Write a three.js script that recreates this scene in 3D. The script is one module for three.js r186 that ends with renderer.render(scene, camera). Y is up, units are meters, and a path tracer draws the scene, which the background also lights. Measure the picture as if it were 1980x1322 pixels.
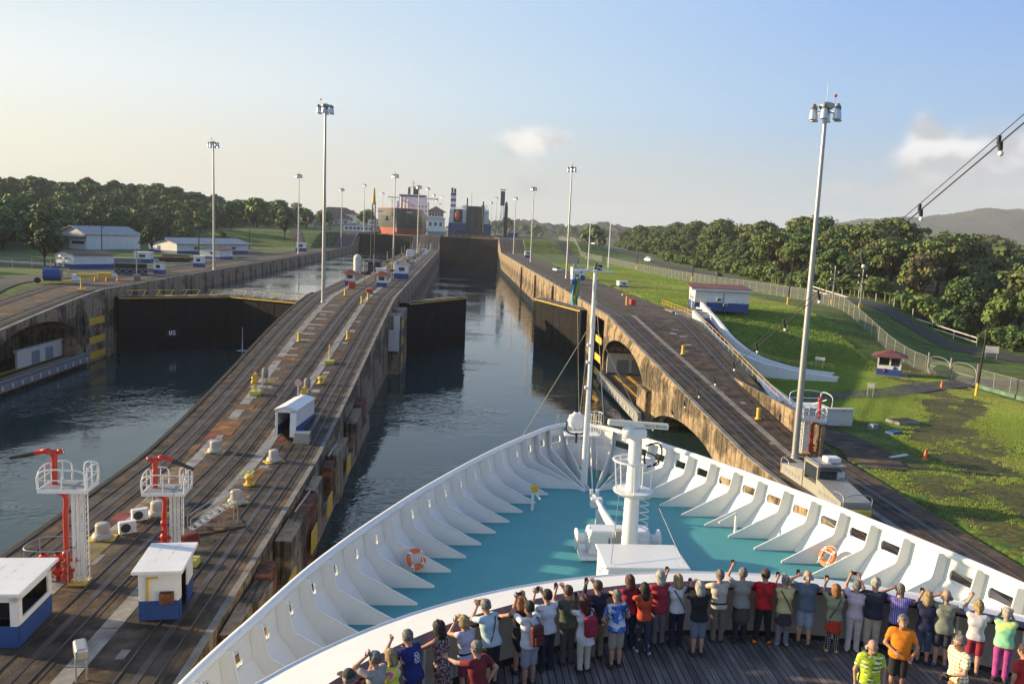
import * as THREE from 'three';
import { mergeGeometries } from 'three/addons/utils/BufferGeometryUtils.js';
import { RoundedBoxGeometry } from 'three/addons/geometries/RoundedBoxGeometry.js';

// ---------------------------------------------------------------- camera, sky, sun, exposure
const scene = new THREE.Scene();
const camera = new THREE.PerspectiveCamera(44.88, 1980 / 1322, 0.3, 20000);
camera.matrixAutoUpdate = true;
camera.position.set(0, 12.5, 0);
camera.quaternion.setFromRotationMatrix(new THREE.Matrix4().makeBasis(
  new THREE.Vector3(0.99709, 0.04188, 0.06365), new THREE.Vector3(-0.03292, 0.99017, -0.13594), new THREE.Vector3(-0.06871, 0.13345, 0.98867)));
const renderer = new THREE.WebGLRenderer({ antialias: true });
renderer.toneMapping = THREE.LinearToneMapping;
renderer.toneMappingExposure = 1.95;
renderer.shadowMap.enabled = true;
const sunDir = new THREE.Vector3(-Math.cos(0.24), 0, -Math.sin(0.24)).multiplyScalar(Math.cos(0.238)).setY(Math.sin(0.238)).normalize();
const sun = new THREE.DirectionalLight(new THREE.Color().setRGB(1, 0.77, 0.46), 5);
sun.position.copy(sunDir).multiplyScalar(400).add(new THREE.Vector3(0, 0, -120));
sun.target.position.set(0, 0, -120);
sun.castShadow = true; sun.shadow.radius = 2; sun.shadow.mapSize.set(4096, 4096);
Object.assign(sun.shadow.camera, { left: -300, right: 300, top: 200, bottom: -200, near: 1, far: 1500 });
scene.add(sun, sun.target);

let seedv = 7;
const rnd = () => { seedv |= 0; seedv = seedv + 0x6D2B79F5 | 0; let t = Math.imul(seedv ^ seedv >>> 15, 1 | seedv); t = t + Math.imul(t ^ t >>> 7, 61 | t) ^ t; return ((t ^ t >>> 14) >>> 0) / 4294967296; };
const rr = (a, b) => a + (b - a) * rnd();
const clamp = (v, a = 0, b = 1) => Math.min(b, Math.max(a, v));
const mix = (a, b, t) => a + (b - a) * t;
const ss = (a, b, v) => { const t = clamp((v - a) / (b - a)); return t * t * (3 - 2 * t); };
const hash = (x, y, s) => { let h = Math.imul(x | 0, 374761393) ^ Math.imul(y | 0, 668265263) ^ Math.imul(s | 0, 2147483647 ^ 0x5bd1e995); h = Math.imul(h ^ h >>> 13, 1274126177); return ((h ^ h >>> 16) >>> 0) / 4294967296; };
// value noise that repeats every px, py cells (0 = never)
const vn = (x, y, px = 0, py = 0, s = 1) => {
  const xi = Math.floor(x), yi = Math.floor(y), fx = x - xi, fy = y - yi, u = fx * fx * (3 - 2 * fx), v = fy * fy * (3 - 2 * fy);
  const wx = (i) => px ? ((i % px) + px) % px : i, wy = (i) => py ? ((i % py) + py) % py : i;
  return mix(mix(hash(wx(xi), wy(yi), s), hash(wx(xi + 1), wy(yi), s), u), mix(hash(wx(xi), wy(yi + 1), s), hash(wx(xi + 1), wy(yi + 1), s), u), v);
};
const fbm = (x, y, px = 0, py = 0, o = 4, s = 1) => { let a = 0, w = 0.5, t = 0; for (let i = 0; i < o; i++) { a += w * vn(x, y, px, py, s + i); t += w; x *= 2; y *= 2; px *= 2; py *= 2; w *= 0.5; } return a / t; };

{ // the sky: clear morning air, brighter and warmer towards the sun on the left, a few low cumulus
  const W = 2048, H = 1024, d = new Float32Array(W * H * 4), dir = new THREE.Vector3();
  // colour of the air by height above the horizon (rows) and angle from the sun (columns)
  const E = [0, 3.3, 8.5, 14.7, 32, 90], S = [47, 63, 80, 97, 110], K = [
    [[0.95, 0.89, 0.64], [0.83, 0.79, 0.65], [0.68, 0.69, 0.645], [0.56, 0.61, 0.64], [0.49, 0.56, 0.63]],
    [[0.96, 0.94, 0.75], [0.82, 0.80, 0.69], [0.66, 0.70, 0.67], [0.54, 0.62, 0.67], [0.47, 0.57, 0.68]],
    [[0.91, 0.96, 0.94], [0.78, 0.86, 0.89], [0.57, 0.73, 0.86], [0.41, 0.60, 0.84], [0.35, 0.53, 0.79]],
    [[0.67, 0.8, 0.9], [0.62, 0.77, 0.9], [0.48, 0.66, 0.89], [0.33, 0.52, 0.87], [0.26, 0.44, 0.82]],
    [[0.44, 0.58, 0.8], [0.38, 0.53, 0.78], [0.28, 0.44, 0.75], [0.2, 0.35, 0.7], [0.16, 0.3, 0.66]],
    [[0.12, 0.21, 0.44], [0.115, 0.205, 0.44], [0.11, 0.2, 0.43], [0.105, 0.195, 0.42], [0.1, 0.19, 0.42]]];
  const seg = (L, v) => { let i = 0; while (i < L.length - 2 && v > L[i + 1]) i++; return [i, clamp((v - L[i]) / (L[i + 1] - L[i]))]; };
  const air = (e, a) => { const [i, u] = seg(E, e), [j, v] = seg(S, a), us = u * u * (3 - 2 * u) * 0.5 + u * 0.5, glow = a < 47 ? (47 - a) / 47 : 0; return [0, 1, 2].map((c) => mix(mix(K[i][j][c], K[i][j + 1][c], v), mix(K[i + 1][j][c], K[i + 1][j + 1][c], v), us) * (1 + glow * glow * [3.2, 2.6, 1.7][c])); };
  const blob = (az, el, a0, e0, ra, re) => Math.exp(-(((az - a0) / ra) ** 2 + ((el - e0) / re) ** 2));
  for (let j = 0; j < H; j++) for (let i = 0; i < W; i++) {
    const el = ((j + 0.5) / H - 0.5) * Math.PI, ph = ((i + 0.5) / W - 0.5) * 2 * Math.PI;
    dir.set(Math.cos(el) * Math.cos(ph), Math.sin(el), Math.cos(el) * Math.sin(ph));
    const ang = Math.acos(clamp(dir.dot(sunDir), -1, 1)) * 57.3, e = Math.max(0, el) * 57.3; let [r, g, b] = air(e, ang);
    if (el > -0.02) {
      const az = Math.atan2(dir.x, -dir.z) * 57.3, ed = el * 57.3;
      if (az > -40 && az < 75 && ed < 24) {
        const n = fbm(az * 0.55 + 40, ed * 1.05 + 9, 0, 0, 6, 11), n2 = fbm(az * 0.2 + 5, ed * 0.75, 0, 0, 4, 23);
        let m = blob(az, ed, 4.9, 6.0, 2.6, 0.95) * 1.2 + blob(az, ed, 30.4, 4.6, 2.3, 2.2) * 1.5 + blob(az, ed, 29.2, 7.0, 0.75, 1.3) * 1.2 + blob(az, ed, 34.5, 4.4, 3.6, 2.4) * 1.4 + blob(az, ed, 41, 5, 5, 2) * 1.05
          + blob(az, ed, 5, 3.2, 1.6, 1.5) * 0.75 + blob(az, ed, 9, 2.4, 7, 1.0) * 0.6 + blob(az, ed, 25.5, 3.2, 2.2, 0.7) * 0.7 + blob(az, ed, 60, 5, 9, 2) + blob(az, ed, 32, 3, 9, 1.0) * 0.5;
        const c = ss(0.18, 0.95, m * (0.2 + 1.35 * n)) * 0.92;
        const lit = 0.62 + 0.5 * ss(0.35, 0.7, fbm(az * 0.55 + 39.5, ed * 1.05 + 8.6, 0, 0, 5, 11)) - 0.1;
        const flat = ss(2.5, 6.5, ed);
        r = mix(r, mix(0.6, 0.9 * lit + 0.14, flat), c * 0.85); g = mix(g, mix(0.61, 0.86 * lit + 0.14, flat), c * 0.85); b = mix(b, mix(0.63, 0.8 * lit + 0.16, flat), c * 0.85);
        const veil = ss(0.42, 0.8, n2) * Math.exp(-(((ed - 3) / 3) ** 2)) * 0.25 * ss(-5, 10, az); r = mix(r, 0.62, veil); g = mix(g, 0.62, veil); b = mix(b, 0.63, veil);
      }
    }
    const k = (j * W + i) * 4; const q = 1.02 / 1.95; d[k] = r * q; d[k + 1] = g * q; d[k + 2] = b * q; d[k + 3] = 1;
  }
  const t = new THREE.DataTexture(d, W, H, THREE.RGBAFormat, THREE.FloatType);
  t.mapping = THREE.EquirectangularReflectionMapping; t.magFilter = t.minFilter = THREE.LinearFilter; t.wrapS = THREE.RepeatWrapping; t.needsUpdate = true;
  scene.background = t; scene.environment = t;
}
scene.fog = new THREE.FogExp2(new THREE.Color().setRGB(0.76, 0.82, 0.9), 0.00012);

// ---------------------------------------------------------------- helpers
const V = (x, y, z) => new THREE.Vector3(x, y, z);
const used = new Map();
const numbered = (n) => { const k = used.get(n) ?? 0; used.set(n, k + 1); return k ? n + '_' + String(k).padStart(3, '0') : n; };
const tag = (o, label, category, group, kind) => { o.userData = { label, category }; if (group) o.userData.group = group; if (kind) o.userData.kind = kind; return o; };
function thing(name, label, category, pos = [0, 0, 0], turn = 0, group) {
  const o = new THREE.Group(); o.name = numbered(name); scene.add(o); o.position.set(...pos); o.rotation.y = turn; return tag(o, label, category, group);
}
function copyOf(src, pos, turn, label, group) {
  const c = src.clone(); c.name = numbered(src.name.replace(/_\d+$/, '')); scene.add(c); c.position.set(...pos); c.rotation.y = turn;
  c.userData = { ...src.userData, label }; if (group) c.userData.group = group; return c;
}
// every piece gets uv in metres from its own axes
function flat(g) {
  if (g.index) g = g.toNonIndexed();
  const p = g.attributes.position, n = g.attributes.normal ?? (g.computeVertexNormals(), g.attributes.normal), uv = new Float32Array(p.count * 2);
  const a = V(), b = V(), c = V();
  for (let i = 0; i < p.count; i += 3) {
    a.fromBufferAttribute(p, i); b.fromBufferAttribute(p, i + 1).sub(a); c.fromBufferAttribute(p, i + 2).sub(a); b.cross(c);
    const x = Math.abs(b.x), y = Math.abs(b.y), z = Math.abs(b.z), m = y >= x && y >= z ? 1 : x >= z ? 0 : 2;
    for (let k = i; k < i + 3; k++) { uv[k * 2] = m === 0 ? p.getZ(k) : p.getX(k); uv[k * 2 + 1] = m === 1 ? p.getZ(k) : p.getY(k); }
  }
  g.setAttribute('uv', new THREE.BufferAttribute(uv, 2));
  for (const k of Object.keys(g.attributes)) if (!['position', 'normal', 'uv', 'color'].includes(k)) g.deleteAttribute(k);
  return g;
}
function join(list) { list = (Array.isArray(list) ? list : [list]).map(flat); return list.length > 1 ? mergeGeometries(list) : list[0]; }
function part(name, geos, mat, parent) {
  const m = new THREE.Mesh(join(geos), mat); m.name = parent ? name : numbered(name); m.castShadow = m.receiveShadow = true; (parent ?? scene).add(m); return m;
}
const single = (name, geos, mat, label, category, group) => tag(part(name, geos, mat), label, category, group);
const struct = (name, geos, mat, label) => { const m = part(name, geos, mat); m.userData = { kind: 'structure', label }; return m; };
const place = (g, x = 0, y = 0, z = 0, ry = 0, rx = 0, rz = 0) => { if (rx) g.rotateX(rx); if (rz) g.rotateZ(rz); if (ry) g.rotateY(ry); return g.translate(x, y, z); };
const box = (w, h, d, x = 0, y = 0, z = 0, ry = 0, rx = 0, rz = 0) => place(new THREE.BoxGeometry(w, h, d), x, y, z, ry, rx, rz);
const rbox = (w, h, d, r, x = 0, y = 0, z = 0, ry = 0, rx = 0, rz = 0) => place(new RoundedBoxGeometry(w, h, d, 2, r), x, y, z, ry, rx, rz);
const ball = (r, x = 0, y = 0, z = 0, sx = 1, sy = 1, sz = 1, n = 12) => new THREE.SphereGeometry(r, n, Math.max(6, n * 0.7 | 0)).scale(sx, sy, sz).translate(x, y, z);
const lathe = (pts, n = 16, x = 0, y = 0, z = 0) => new THREE.LatheGeometry(pts.map((p) => new THREE.Vector2(p[0], p[1])), n).translate(x, y, z);
const Y = V(0, 1, 0);
function rod(p, q, r, r2 = r, n = 8) {
  const a = V(...p), b = V(...q), d = b.clone().sub(a), l = d.length(), g = new THREE.CylinderGeometry(r2, r, l, n);
  return g.applyQuaternion(new THREE.Quaternion().setFromUnitVectors(Y, d.normalize())).translate((a.x + b.x) / 2, (a.y + b.y) / 2, (a.z + b.z) / 2);
}
const tube = (pts, r, n = 6, seg = 0, closed = false) => new THREE.TubeGeometry(new THREE.CatmullRomCurve3(pts.map((p) => V(...p)), closed), seg || pts.length * 4, r, n, closed);
function polyMesh(verts, faces) { // faces: arrays of corner indices, counter-clockwise
  const pos = []; for (const f of faces) for (let k = 1; k < f.length - 1; k++) for (const i of [f[0], f[k], f[k + 1]]) pos.push(...verts[i]);
  const g = new THREE.BufferGeometry(); g.setAttribute('position', new THREE.Float32BufferAttribute(pos, 3)); g.computeVertexNormals(); return g;
}
function slab(a, b, c, d, t) { // a quad with thickness t behind it
  const n = V(...b).sub(V(...a)).cross(V(...d).sub(V(...a))).normalize().multiplyScalar(-t), o = (p) => [p[0] + n.x, p[1] + n.y, p[2] + n.z];
  return polyMesh([a, b, c, d, o(a), o(b), o(c), o(d)], [[0, 1, 2, 3], [7, 6, 5, 4], [0, 4, 5, 1], [1, 5, 6, 2], [2, 6, 7, 3], [3, 7, 4, 0]]);
}
function plate(pts, t) { // outline in x,y given thickness t along z, centred
  const s = new THREE.Shape(pts.map((p) => new THREE.Vector2(p[0], p[1]))); return new THREE.ExtrudeGeometry(s, { depth: t, bevelEnabled: false }).translate(0, 0, -t / 2);
}
const fn = (f) => typeof f === 'function' ? f : () => f;
function sweep(x0, x1, h0, h1, zs, yf) { // a bar that follows a profile along z
  x0 = fn(x0); x1 = fn(x1); const v = [], f = [];
  zs.forEach((z, i) => { const y = yf(z), a = x0(z), b = x1(z); v.push([a, y + h0, z], [b, y + h0, z], [b, y + h1, z], [a, y + h1, z]);
    if (i) { const k = i * 4, l = k - 4; for (const [s, e] of [[0, 1], [1, 2], [2, 3], [3, 0]]) f.push([l + s, k + s, k + e, l + e]); } });
  f.push([0, 1, 2, 3]); const k = (zs.length - 1) * 4; f.push([k + 3, k + 2, k + 1, k]); 
  const up = zs[zs.length - 1] > zs[0]; return polyMesh(v, up ? f.map((q) => q.slice().reverse()) : f);
}
const range = (a, b, s) => { const n = Math.max(1, Math.round(Math.abs(b - a) / s)); return Array.from({ length: n + 1 }, (_, i) => mix(a, b, i / n)); };
// ---------------------------------------------------------------- textures and materials
function tex(size, f, metres, srgb = true) {
  const d = new Uint8Array(size * size * 4);
  for (let j = 0; j < size; j++) for (let i = 0; i < size; i++) { const c = f(i / size, j / size), k = (j * size + i) * 4; for (let q = 0; q < 3; q++) d[k + q] = clamp(c.length ? c[q] : c) * 255; d[k + 3] = c.length === 4 ? clamp(c[3]) * 255 : 255; }
  const t = new THREE.DataTexture(d, size, size, THREE.RGBAFormat); t.wrapS = t.wrapT = THREE.RepeatWrapping; t.magFilter = THREE.LinearFilter; t.minFilter = THREE.LinearMipmapLinearFilter; t.generateMipmaps = true;
  if (srgb) t.colorSpace = THREE.SRGBColorSpace; const r = Array.isArray(metres) ? metres : [metres, metres]; t.repeat.set(1 / r[0], 1 / r[1]); t.needsUpdate = true; return t;
}
const rgb = (r, g, b) => new THREE.Color().setRGB(r, g, b);
const std = (c, roughness = 0.7, o = {}) => new THREE.MeshStandardMaterial({ color: Array.isArray(c) ? rgb(...c) : new THREE.Color(c), roughness, ...o });
const T = {};
T.fine = tex(512, (u, v) => 0.72 + 0.4 * (fbm(u * 8, v * 8, 8, 8, 6, 3) - 0.5) + 0.12 * (hash(u * 512, v * 512, 5) - 0.5), 6);
T.fineB = tex(512, (u, v) => fbm(u * 32, v * 32, 32, 32, 4, 9), 6, false);
// old concrete: blotches, dark runs down the face, pour lines
T.old = tex(768, (u, v) => {
  const run = fbm(u * 90, v * 5, 90, 5, 4, 31), run2 = fbm(u * 26, v * 3, 26, 3, 4, 37), bl = fbm(u * 5, v * 5, 5, 5, 6, 41), sp = fbm(u * 34, v * 34, 34, 34, 4, 43), line = Math.abs(((v * 8 + 0.02 * sp) % 1) - 0.5) > 0.48 ? 0.12 : 0;
  const dk = ss(0.56, 0.76, run) * 0.32 * ss(0.35, 0.62, bl) + ss(0.6, 0.76, run2) * 0.24 + ss(0.46, 0.7, bl) * 0.36 + line + 0.42 * (sp - 0.5), k = clamp(0.96 - dk, 0.14, 1), rust = ss(0.55, 0.75, fbm(u * 12, v * 8, 12, 8, 4, 71)) * 0.5;
  return [k * 0.92, k * (0.87 - 0.1 * rust), k * (0.79 - 0.18 * rust)];
}, [14, 12]);
T.oldB = tex(512, (u, v) => fbm(u * 24, v * 24, 24, 24, 5, 47), [7, 6], false);
// paving blackened along the tracks
T.pave = tex(768, (u, v) => {
  const st = fbm(u * 30, v * 12, 30, 12, 3, 51), b = fbm(u * 5, v * 5, 5, 5, 6, 53), c = fbm(u * 14, v * 14, 14, 14, 5, 57), g = hash(u * 768, v * 768, 3), oil = ss(0.52, 0.72, fbm(u * 8, v * 8, 8, 8, 5, 59));
  const k = clamp(0.55 + 0.05 * (st - 0.5) + 0.5 * (b - 0.5) + 0.6 * (c - 0.5) + 0.07 * (g - 0.5) - 0.24 * oil, 0.08, 0.95), rust = ss(0.5, 0.7, fbm(u * 7, v * 4, 7, 4, 5, 63));
  return [k * (1.0 + 0.1 * rust), k * (0.93 - 0.02 * rust), k * (0.84 - 0.16 * rust)];
}, [11, 10]);
T.grass = tex(768, (u, v) => {
  const a = fbm(u * 6, v * 6, 6, 6, 6, 61), b = fbm(u * 60, v * 60, 60, 60, 3, 67), c = fbm(u * 17, v * 17, 17, 17, 4, 69), g = hash(u * 768, v * 768, 8), dry = ss(0.5, 0.75, c) * 0.5;
  const k = 0.62 + 0.5 * (a - 0.5) + 0.55 * (b - 0.5) + 0.25 * (g - 0.5); return [k * (0.78 + 0.42 * dry), k * 0.94, k * (0.42 + 0.2 * dry)];
}, 13);
T.wood = tex(512, (u, v) => { const s = fbm(u * 60, v * 3, 60, 3, 4, 73), b = fbm(u * 4, v * 4, 4, 4, 4, 79); const k = 0.56 + 0.35 * (s - 0.5) + 0.3 * (b - 0.5); return [k * 1.02, k * 0.97, k * 0.95]; }, [1.2, 2.6]);
T.rust = tex(512, (u, v) => { const a = fbm(u * 7, v * 7, 7, 7, 6, 83), b = fbm(u * 30, v * 30, 30, 30, 3, 85); const k = 0.55 + 0.7 * (a - 0.5) + 0.3 * (b - 0.5); return [k * 1.1, k * (0.74 + 0.2 * (a - 0.5)), k * 0.52]; }, 3);
T.steel = tex(512, (u, v) => { const s = fbm(u * 40, v * 3, 40, 3, 4, 87), b = fbm(u * 6, v * 6, 6, 6, 5, 89); const r = ss(0.58, 0.8, b) * ss(0.4, 0.7, s); const k = 0.62 + 0.4 * (s - 0.5) + 0.3 * (b - 0.5); return [k * (1 + 0.5 * r), k * (1 + 0.05 * r), k * (1 - 0.25 * r)]; }, [10, 12]);
T.paint = tex(512, (u, v) => { const s = fbm(u * 50, v * 4, 50, 4, 4, 91), b = fbm(u * 5, v * 5, 5, 5, 5, 93), d = ss(0.6, 0.85, s) * ss(0.45, 0.7, b); const k = 0.97 - 0.16 * d - 0.08 * (b - 0.5); return [k, k - 0.05 * d, k - 0.12 * d]; }, [5, 4]);
T.soft = tex(512, (u, v) => { const st = fbm(u * 40, v * 5, 40, 5, 4, 121), b = fbm(u * 5, v * 5, 5, 5, 5, 123), d = ss(0.62, 0.8, st) * ss(0.5, 0.7, b); const k = 0.965 + 0.07 * (b - 0.5) - 0.05 * d; return [k, k - 0.012 * d, k - 0.03 * d]; }, [5, 4]);
T.hair = tex(128, (u, v) => 0.75 + 0.7 * (fbm(u * 40, v * 8, 40, 8, 3, 131) - 0.5) + 0.25 * (fbm(u * 6, v * 6, 6, 6, 2, 133) - 0.5), 0.5);
T.bark = tex(256, (u, v) => { const s = fbm(u * 20, v * 4, 20, 4, 4, 95); const k = 0.45 + 0.7 * (s - 0.5); return [k, k * 0.9, k * 0.78]; }, 2);
T.waves = tex(768, (u, v) => { const w = fbm(u * 6, v * 6, 6, 6, 2, 97) * 0.3, a = fbm(u * 13 + w, v * 16 + w, 13, 16, 3, 101), b = fbm(u * 40 + 2 * w, v * 52, 40, 52, 3, 103), c = fbm(u * 110, v * 130, 110, 130, 2, 107); const calm = 0.12 + 0.88 * ss(0.38, 0.66, fbm(u * 3, v * 4, 3, 4, 3, 113)); return 0.5 + (0.62 * a + 0.22 * (1 - Math.abs(2 * b - 1)) + 0.1 * c - 0.5) * calm; }, 40, false);
T.cloth = tex(256, (u, v) => 0.9 + 0.22 * (fbm(u * 6, v * 6, 6, 6, 4, 109) - 0.5) + 0.06 * (hash(u * 256, v * 256, 4) - 0.5), 0.6);
T.roof = tex(256, (u, v) => 0.8 - 0.25 * ss(0.8, 0.98, (u * 16) % 1) + 0.3 * (fbm(u * 5, v * 5, 5, 5, 4, 111) - 0.5), 4);
const MT = {
  concrete: std([0.42, 0.39, 0.34], 0.9, { map: T.fine, bumpMap: T.fineB, bumpScale: 0.012 }),
  pale: std([0.5, 0.48, 0.44], 0.9, { map: T.fine, bumpMap: T.fineB, bumpScale: 0.01 }),
  wall: std([0.4, 0.345, 0.265], 0.95, { map: T.old, bumpMap: T.oldB, bumpScale: 0.03 }),
  pave: std([0.23, 0.2, 0.17], 0.88, { map: T.pave, bumpMap: T.fineB, bumpScale: 0.02 }),
  track: std([0.15, 0.125, 0.1], 0.85, { map: T.pave, bumpMap: T.fineB, bumpScale: 0.02 }),
  rail: std([0.16, 0.13, 0.11], 0.5, { metalness: 0.35, map: T.fine }),
  rust: std([0.42, 0.34, 0.3], 0.85, { map: T.rust, metalness: 0.1 }),
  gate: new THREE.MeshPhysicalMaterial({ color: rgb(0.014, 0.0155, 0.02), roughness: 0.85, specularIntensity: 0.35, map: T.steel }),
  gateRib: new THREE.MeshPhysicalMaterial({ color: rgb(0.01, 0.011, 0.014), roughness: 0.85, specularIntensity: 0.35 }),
  yellow: std([0.72, 0.46, 0.05], 0.6, { map: T.paint }), orangePlate: std([0.5, 0.28, 0.1], 0.8, { map: T.pave.clone() }),
  white: std([0.8, 0.8, 0.78], 0.55, { map: T.paint }), whiteOld: std([0.66, 0.64, 0.58], 0.7, { map: T.paint }),
  blue: std([0.02, 0.07, 0.25], 0.55, { map: T.paint }), red: std([0.55, 0.035, 0.02], 0.45, { map: T.paint }),
  brick: std([0.42, 0.09, 0.05], 0.7, { map: T.roof }), roofBrown: std([0.2, 0.13, 0.1], 0.8, { map: T.roof }), roofGrey: std([0.5, 0.52, 0.54], 0.6, { map: T.roof, metalness: 0.2 }), roofRed: std([0.26, 0.08, 0.07], 0.7, { map: T.roof }),
  dark: std([0.03, 0.03, 0.032], 0.6), black: std([0.012, 0.012, 0.013], 0.5), glass: std([0.03, 0.04, 0.045], 0.08, { metalness: 0.1 }), grey: std([0.25, 0.26, 0.27], 0.6, { map: T.paint }),
  galv: std([0.42, 0.43, 0.43], 0.42, { metalness: 0.55, map: T.paint }), door: std([0.22, 0.26, 0.3], 0.6, { map: T.paint }),
  shipWhite: new THREE.MeshPhysicalMaterial({ color: rgb(0.8, 0.8, 0.77), roughness: 0.42, clearcoat: 0.25, clearcoatRoughness: 0.35, map: T.soft, bumpMap: T.soft, bumpScale: 0.015 }),
  teal: std([0.075, 0.335, 0.35], 0.62, { map: T.soft, bumpMap: T.fineB, bumpScale: 0.004 }),
  asphalt: std([0.085, 0.085, 0.088], 0.92, { map: T.fine, bumpMap: T.fineB, bumpScale: 0.01 }),
  timber: std([0.16, 0.12, 0.085], 0.85, { map: T.bark }), bark: std([0.17, 0.145, 0.115], 0.95, { map: T.bark }), varnish: std([0.24, 0.035, 0.02], 0.3, { map: T.bark }),
  yellowGreen: std([0.5, 0.5, 0.1], 0.6, { map: T.paint }), steel: std([0.3, 0.3, 0.31], 0.45, { metalness: 0.6, map: T.paint }), beige: std([0.46, 0.43, 0.36], 0.55, { map: T.paint }), mule: std([0.36, 0.35, 0.31], 0.5, { map: T.paint, metalness: 0.2 }),
  orange: std([0.75, 0.13, 0.02], 0.5), mauve: std([0.45, 0.09, 0.08], 0.8, { map: T.rust }), rope: std([0.4, 0.37, 0.3], 0.9), timberPale: std([0.3, 0.26, 0.2], 0.85, { map: T.bark }),
};
// ---------------------------------------------------------------- ground, water, roads
const L0 = -6.3, WATER = -11;
const ramp = (z, a, b) => { const t = clamp((z - a) / (b - a)); return 0.72 * t + 0.28 * t * t * (3 - 2 * t); };
const farRise = (z) => 7.5 * ramp(-z, 456, 488);
const yC = (z) => L0 * ramp(z, -146, -65) + farRise(z), yR = (z) => L0 * ramp(z, -126.5, -70) + farRise(z), yL = (z) => L0 * ramp(z, -140, -75) + farRise(z);
const xR0 = (z) => mix(23.5, 25.8, ss(-126, -70, z)), xR1 = (z) => mix(37, 34.6, ss(-140, -75, z));
const xC0 = (z) => mix(-25.6, -24, ss(-130, -60, z)), xC1 = () => -10.6, xL1 = -58;
const roadPts = [[160, -45], [126, -86], [106, -120], [96, -150], [89, -180], [85, -212], [86, -263], [92, -353], [101, -450], [113, -575], [150, -900], [190, -1230]];
const roadX = (z) => { for (let i = 1; i < roadPts.length; i++) if (z >= roadPts[i][1]) { const [a, b] = roadPts[i - 1], [c, d] = roadPts[i]; return mix(a, c, clamp((z - b) / (d - b))); } return 190; };
// bare earth worn into the lower lawn
const dirtAt = (x, z) => { const path = 49.8 - 0.43 * (z + 74) + 2.5 * Math.sin(z * 0.11), w = 4 + 3 * vn(z * 0.08, 3) + ss(-80, -60, z) * 3; return clamp(Math.exp(-(((x - path) / w) ** 2)) * 1.15 * (0.45 + 0.8 * ss(0.3, 0.65, fbm(x * 0.3, z * 0.3, 0, 0, 5, 15))) + ss(0.5, 0.72, fbm(x * 0.12 + 7, z * 0.12, 0, 0, 4, 25)) * 0.15 * ss(-112, -90, z)); };
function hG(x, z) {
  let h = 0;
  if (x > 30) {
    h = L0 * ss(-152, -116, z + 0.12 * (Math.min(x, 72) - 45) + Math.max(0, x - 72) * 1.2);
    h += 7.5 * ss(452, 488, -z) * (1 - ss(70, 105, x) * 0.75);
    h += ss(150, 420, x) * 10 * fbm(x * 0.006, z * 0.006, 0, 0, 3, 5);
  } else if (x < -50) {
    h = L0 * ss(-150, -108, z) * ss(-140, -85, x);
    h += 7.5 * ss(400, 445, -z) * ss(-180, -110, x);
    h += 8 * ss(-135, -260, x) * (0.6 + 0.8 * fbm(x * 0.008 + 3, z * 0.006, 0, 0, 3, 6)) * (1 - ss(-250, 150, z) * 0.2);
    h += 12 * ss(-90, -190, x) * ss(430, 620, -z);
  }
  if (x > -67.5 && x < 33.3 && z > -700) h = -16; else if (x >= 33.3 && x < xR1(z) + 0.25 && z > -640) h = yR(z) - 0.4; else if (x <= -67.5 && x > -69.2 && z > -640) h = yL(z) - 0.4;
  const far = ss(900, 2500, Math.hypot(x, z)); return mix(h, -1 + 8 * fbm(x * 0.0012, z * 0.0012, 0, 0, 3, 9), far);
}
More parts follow.
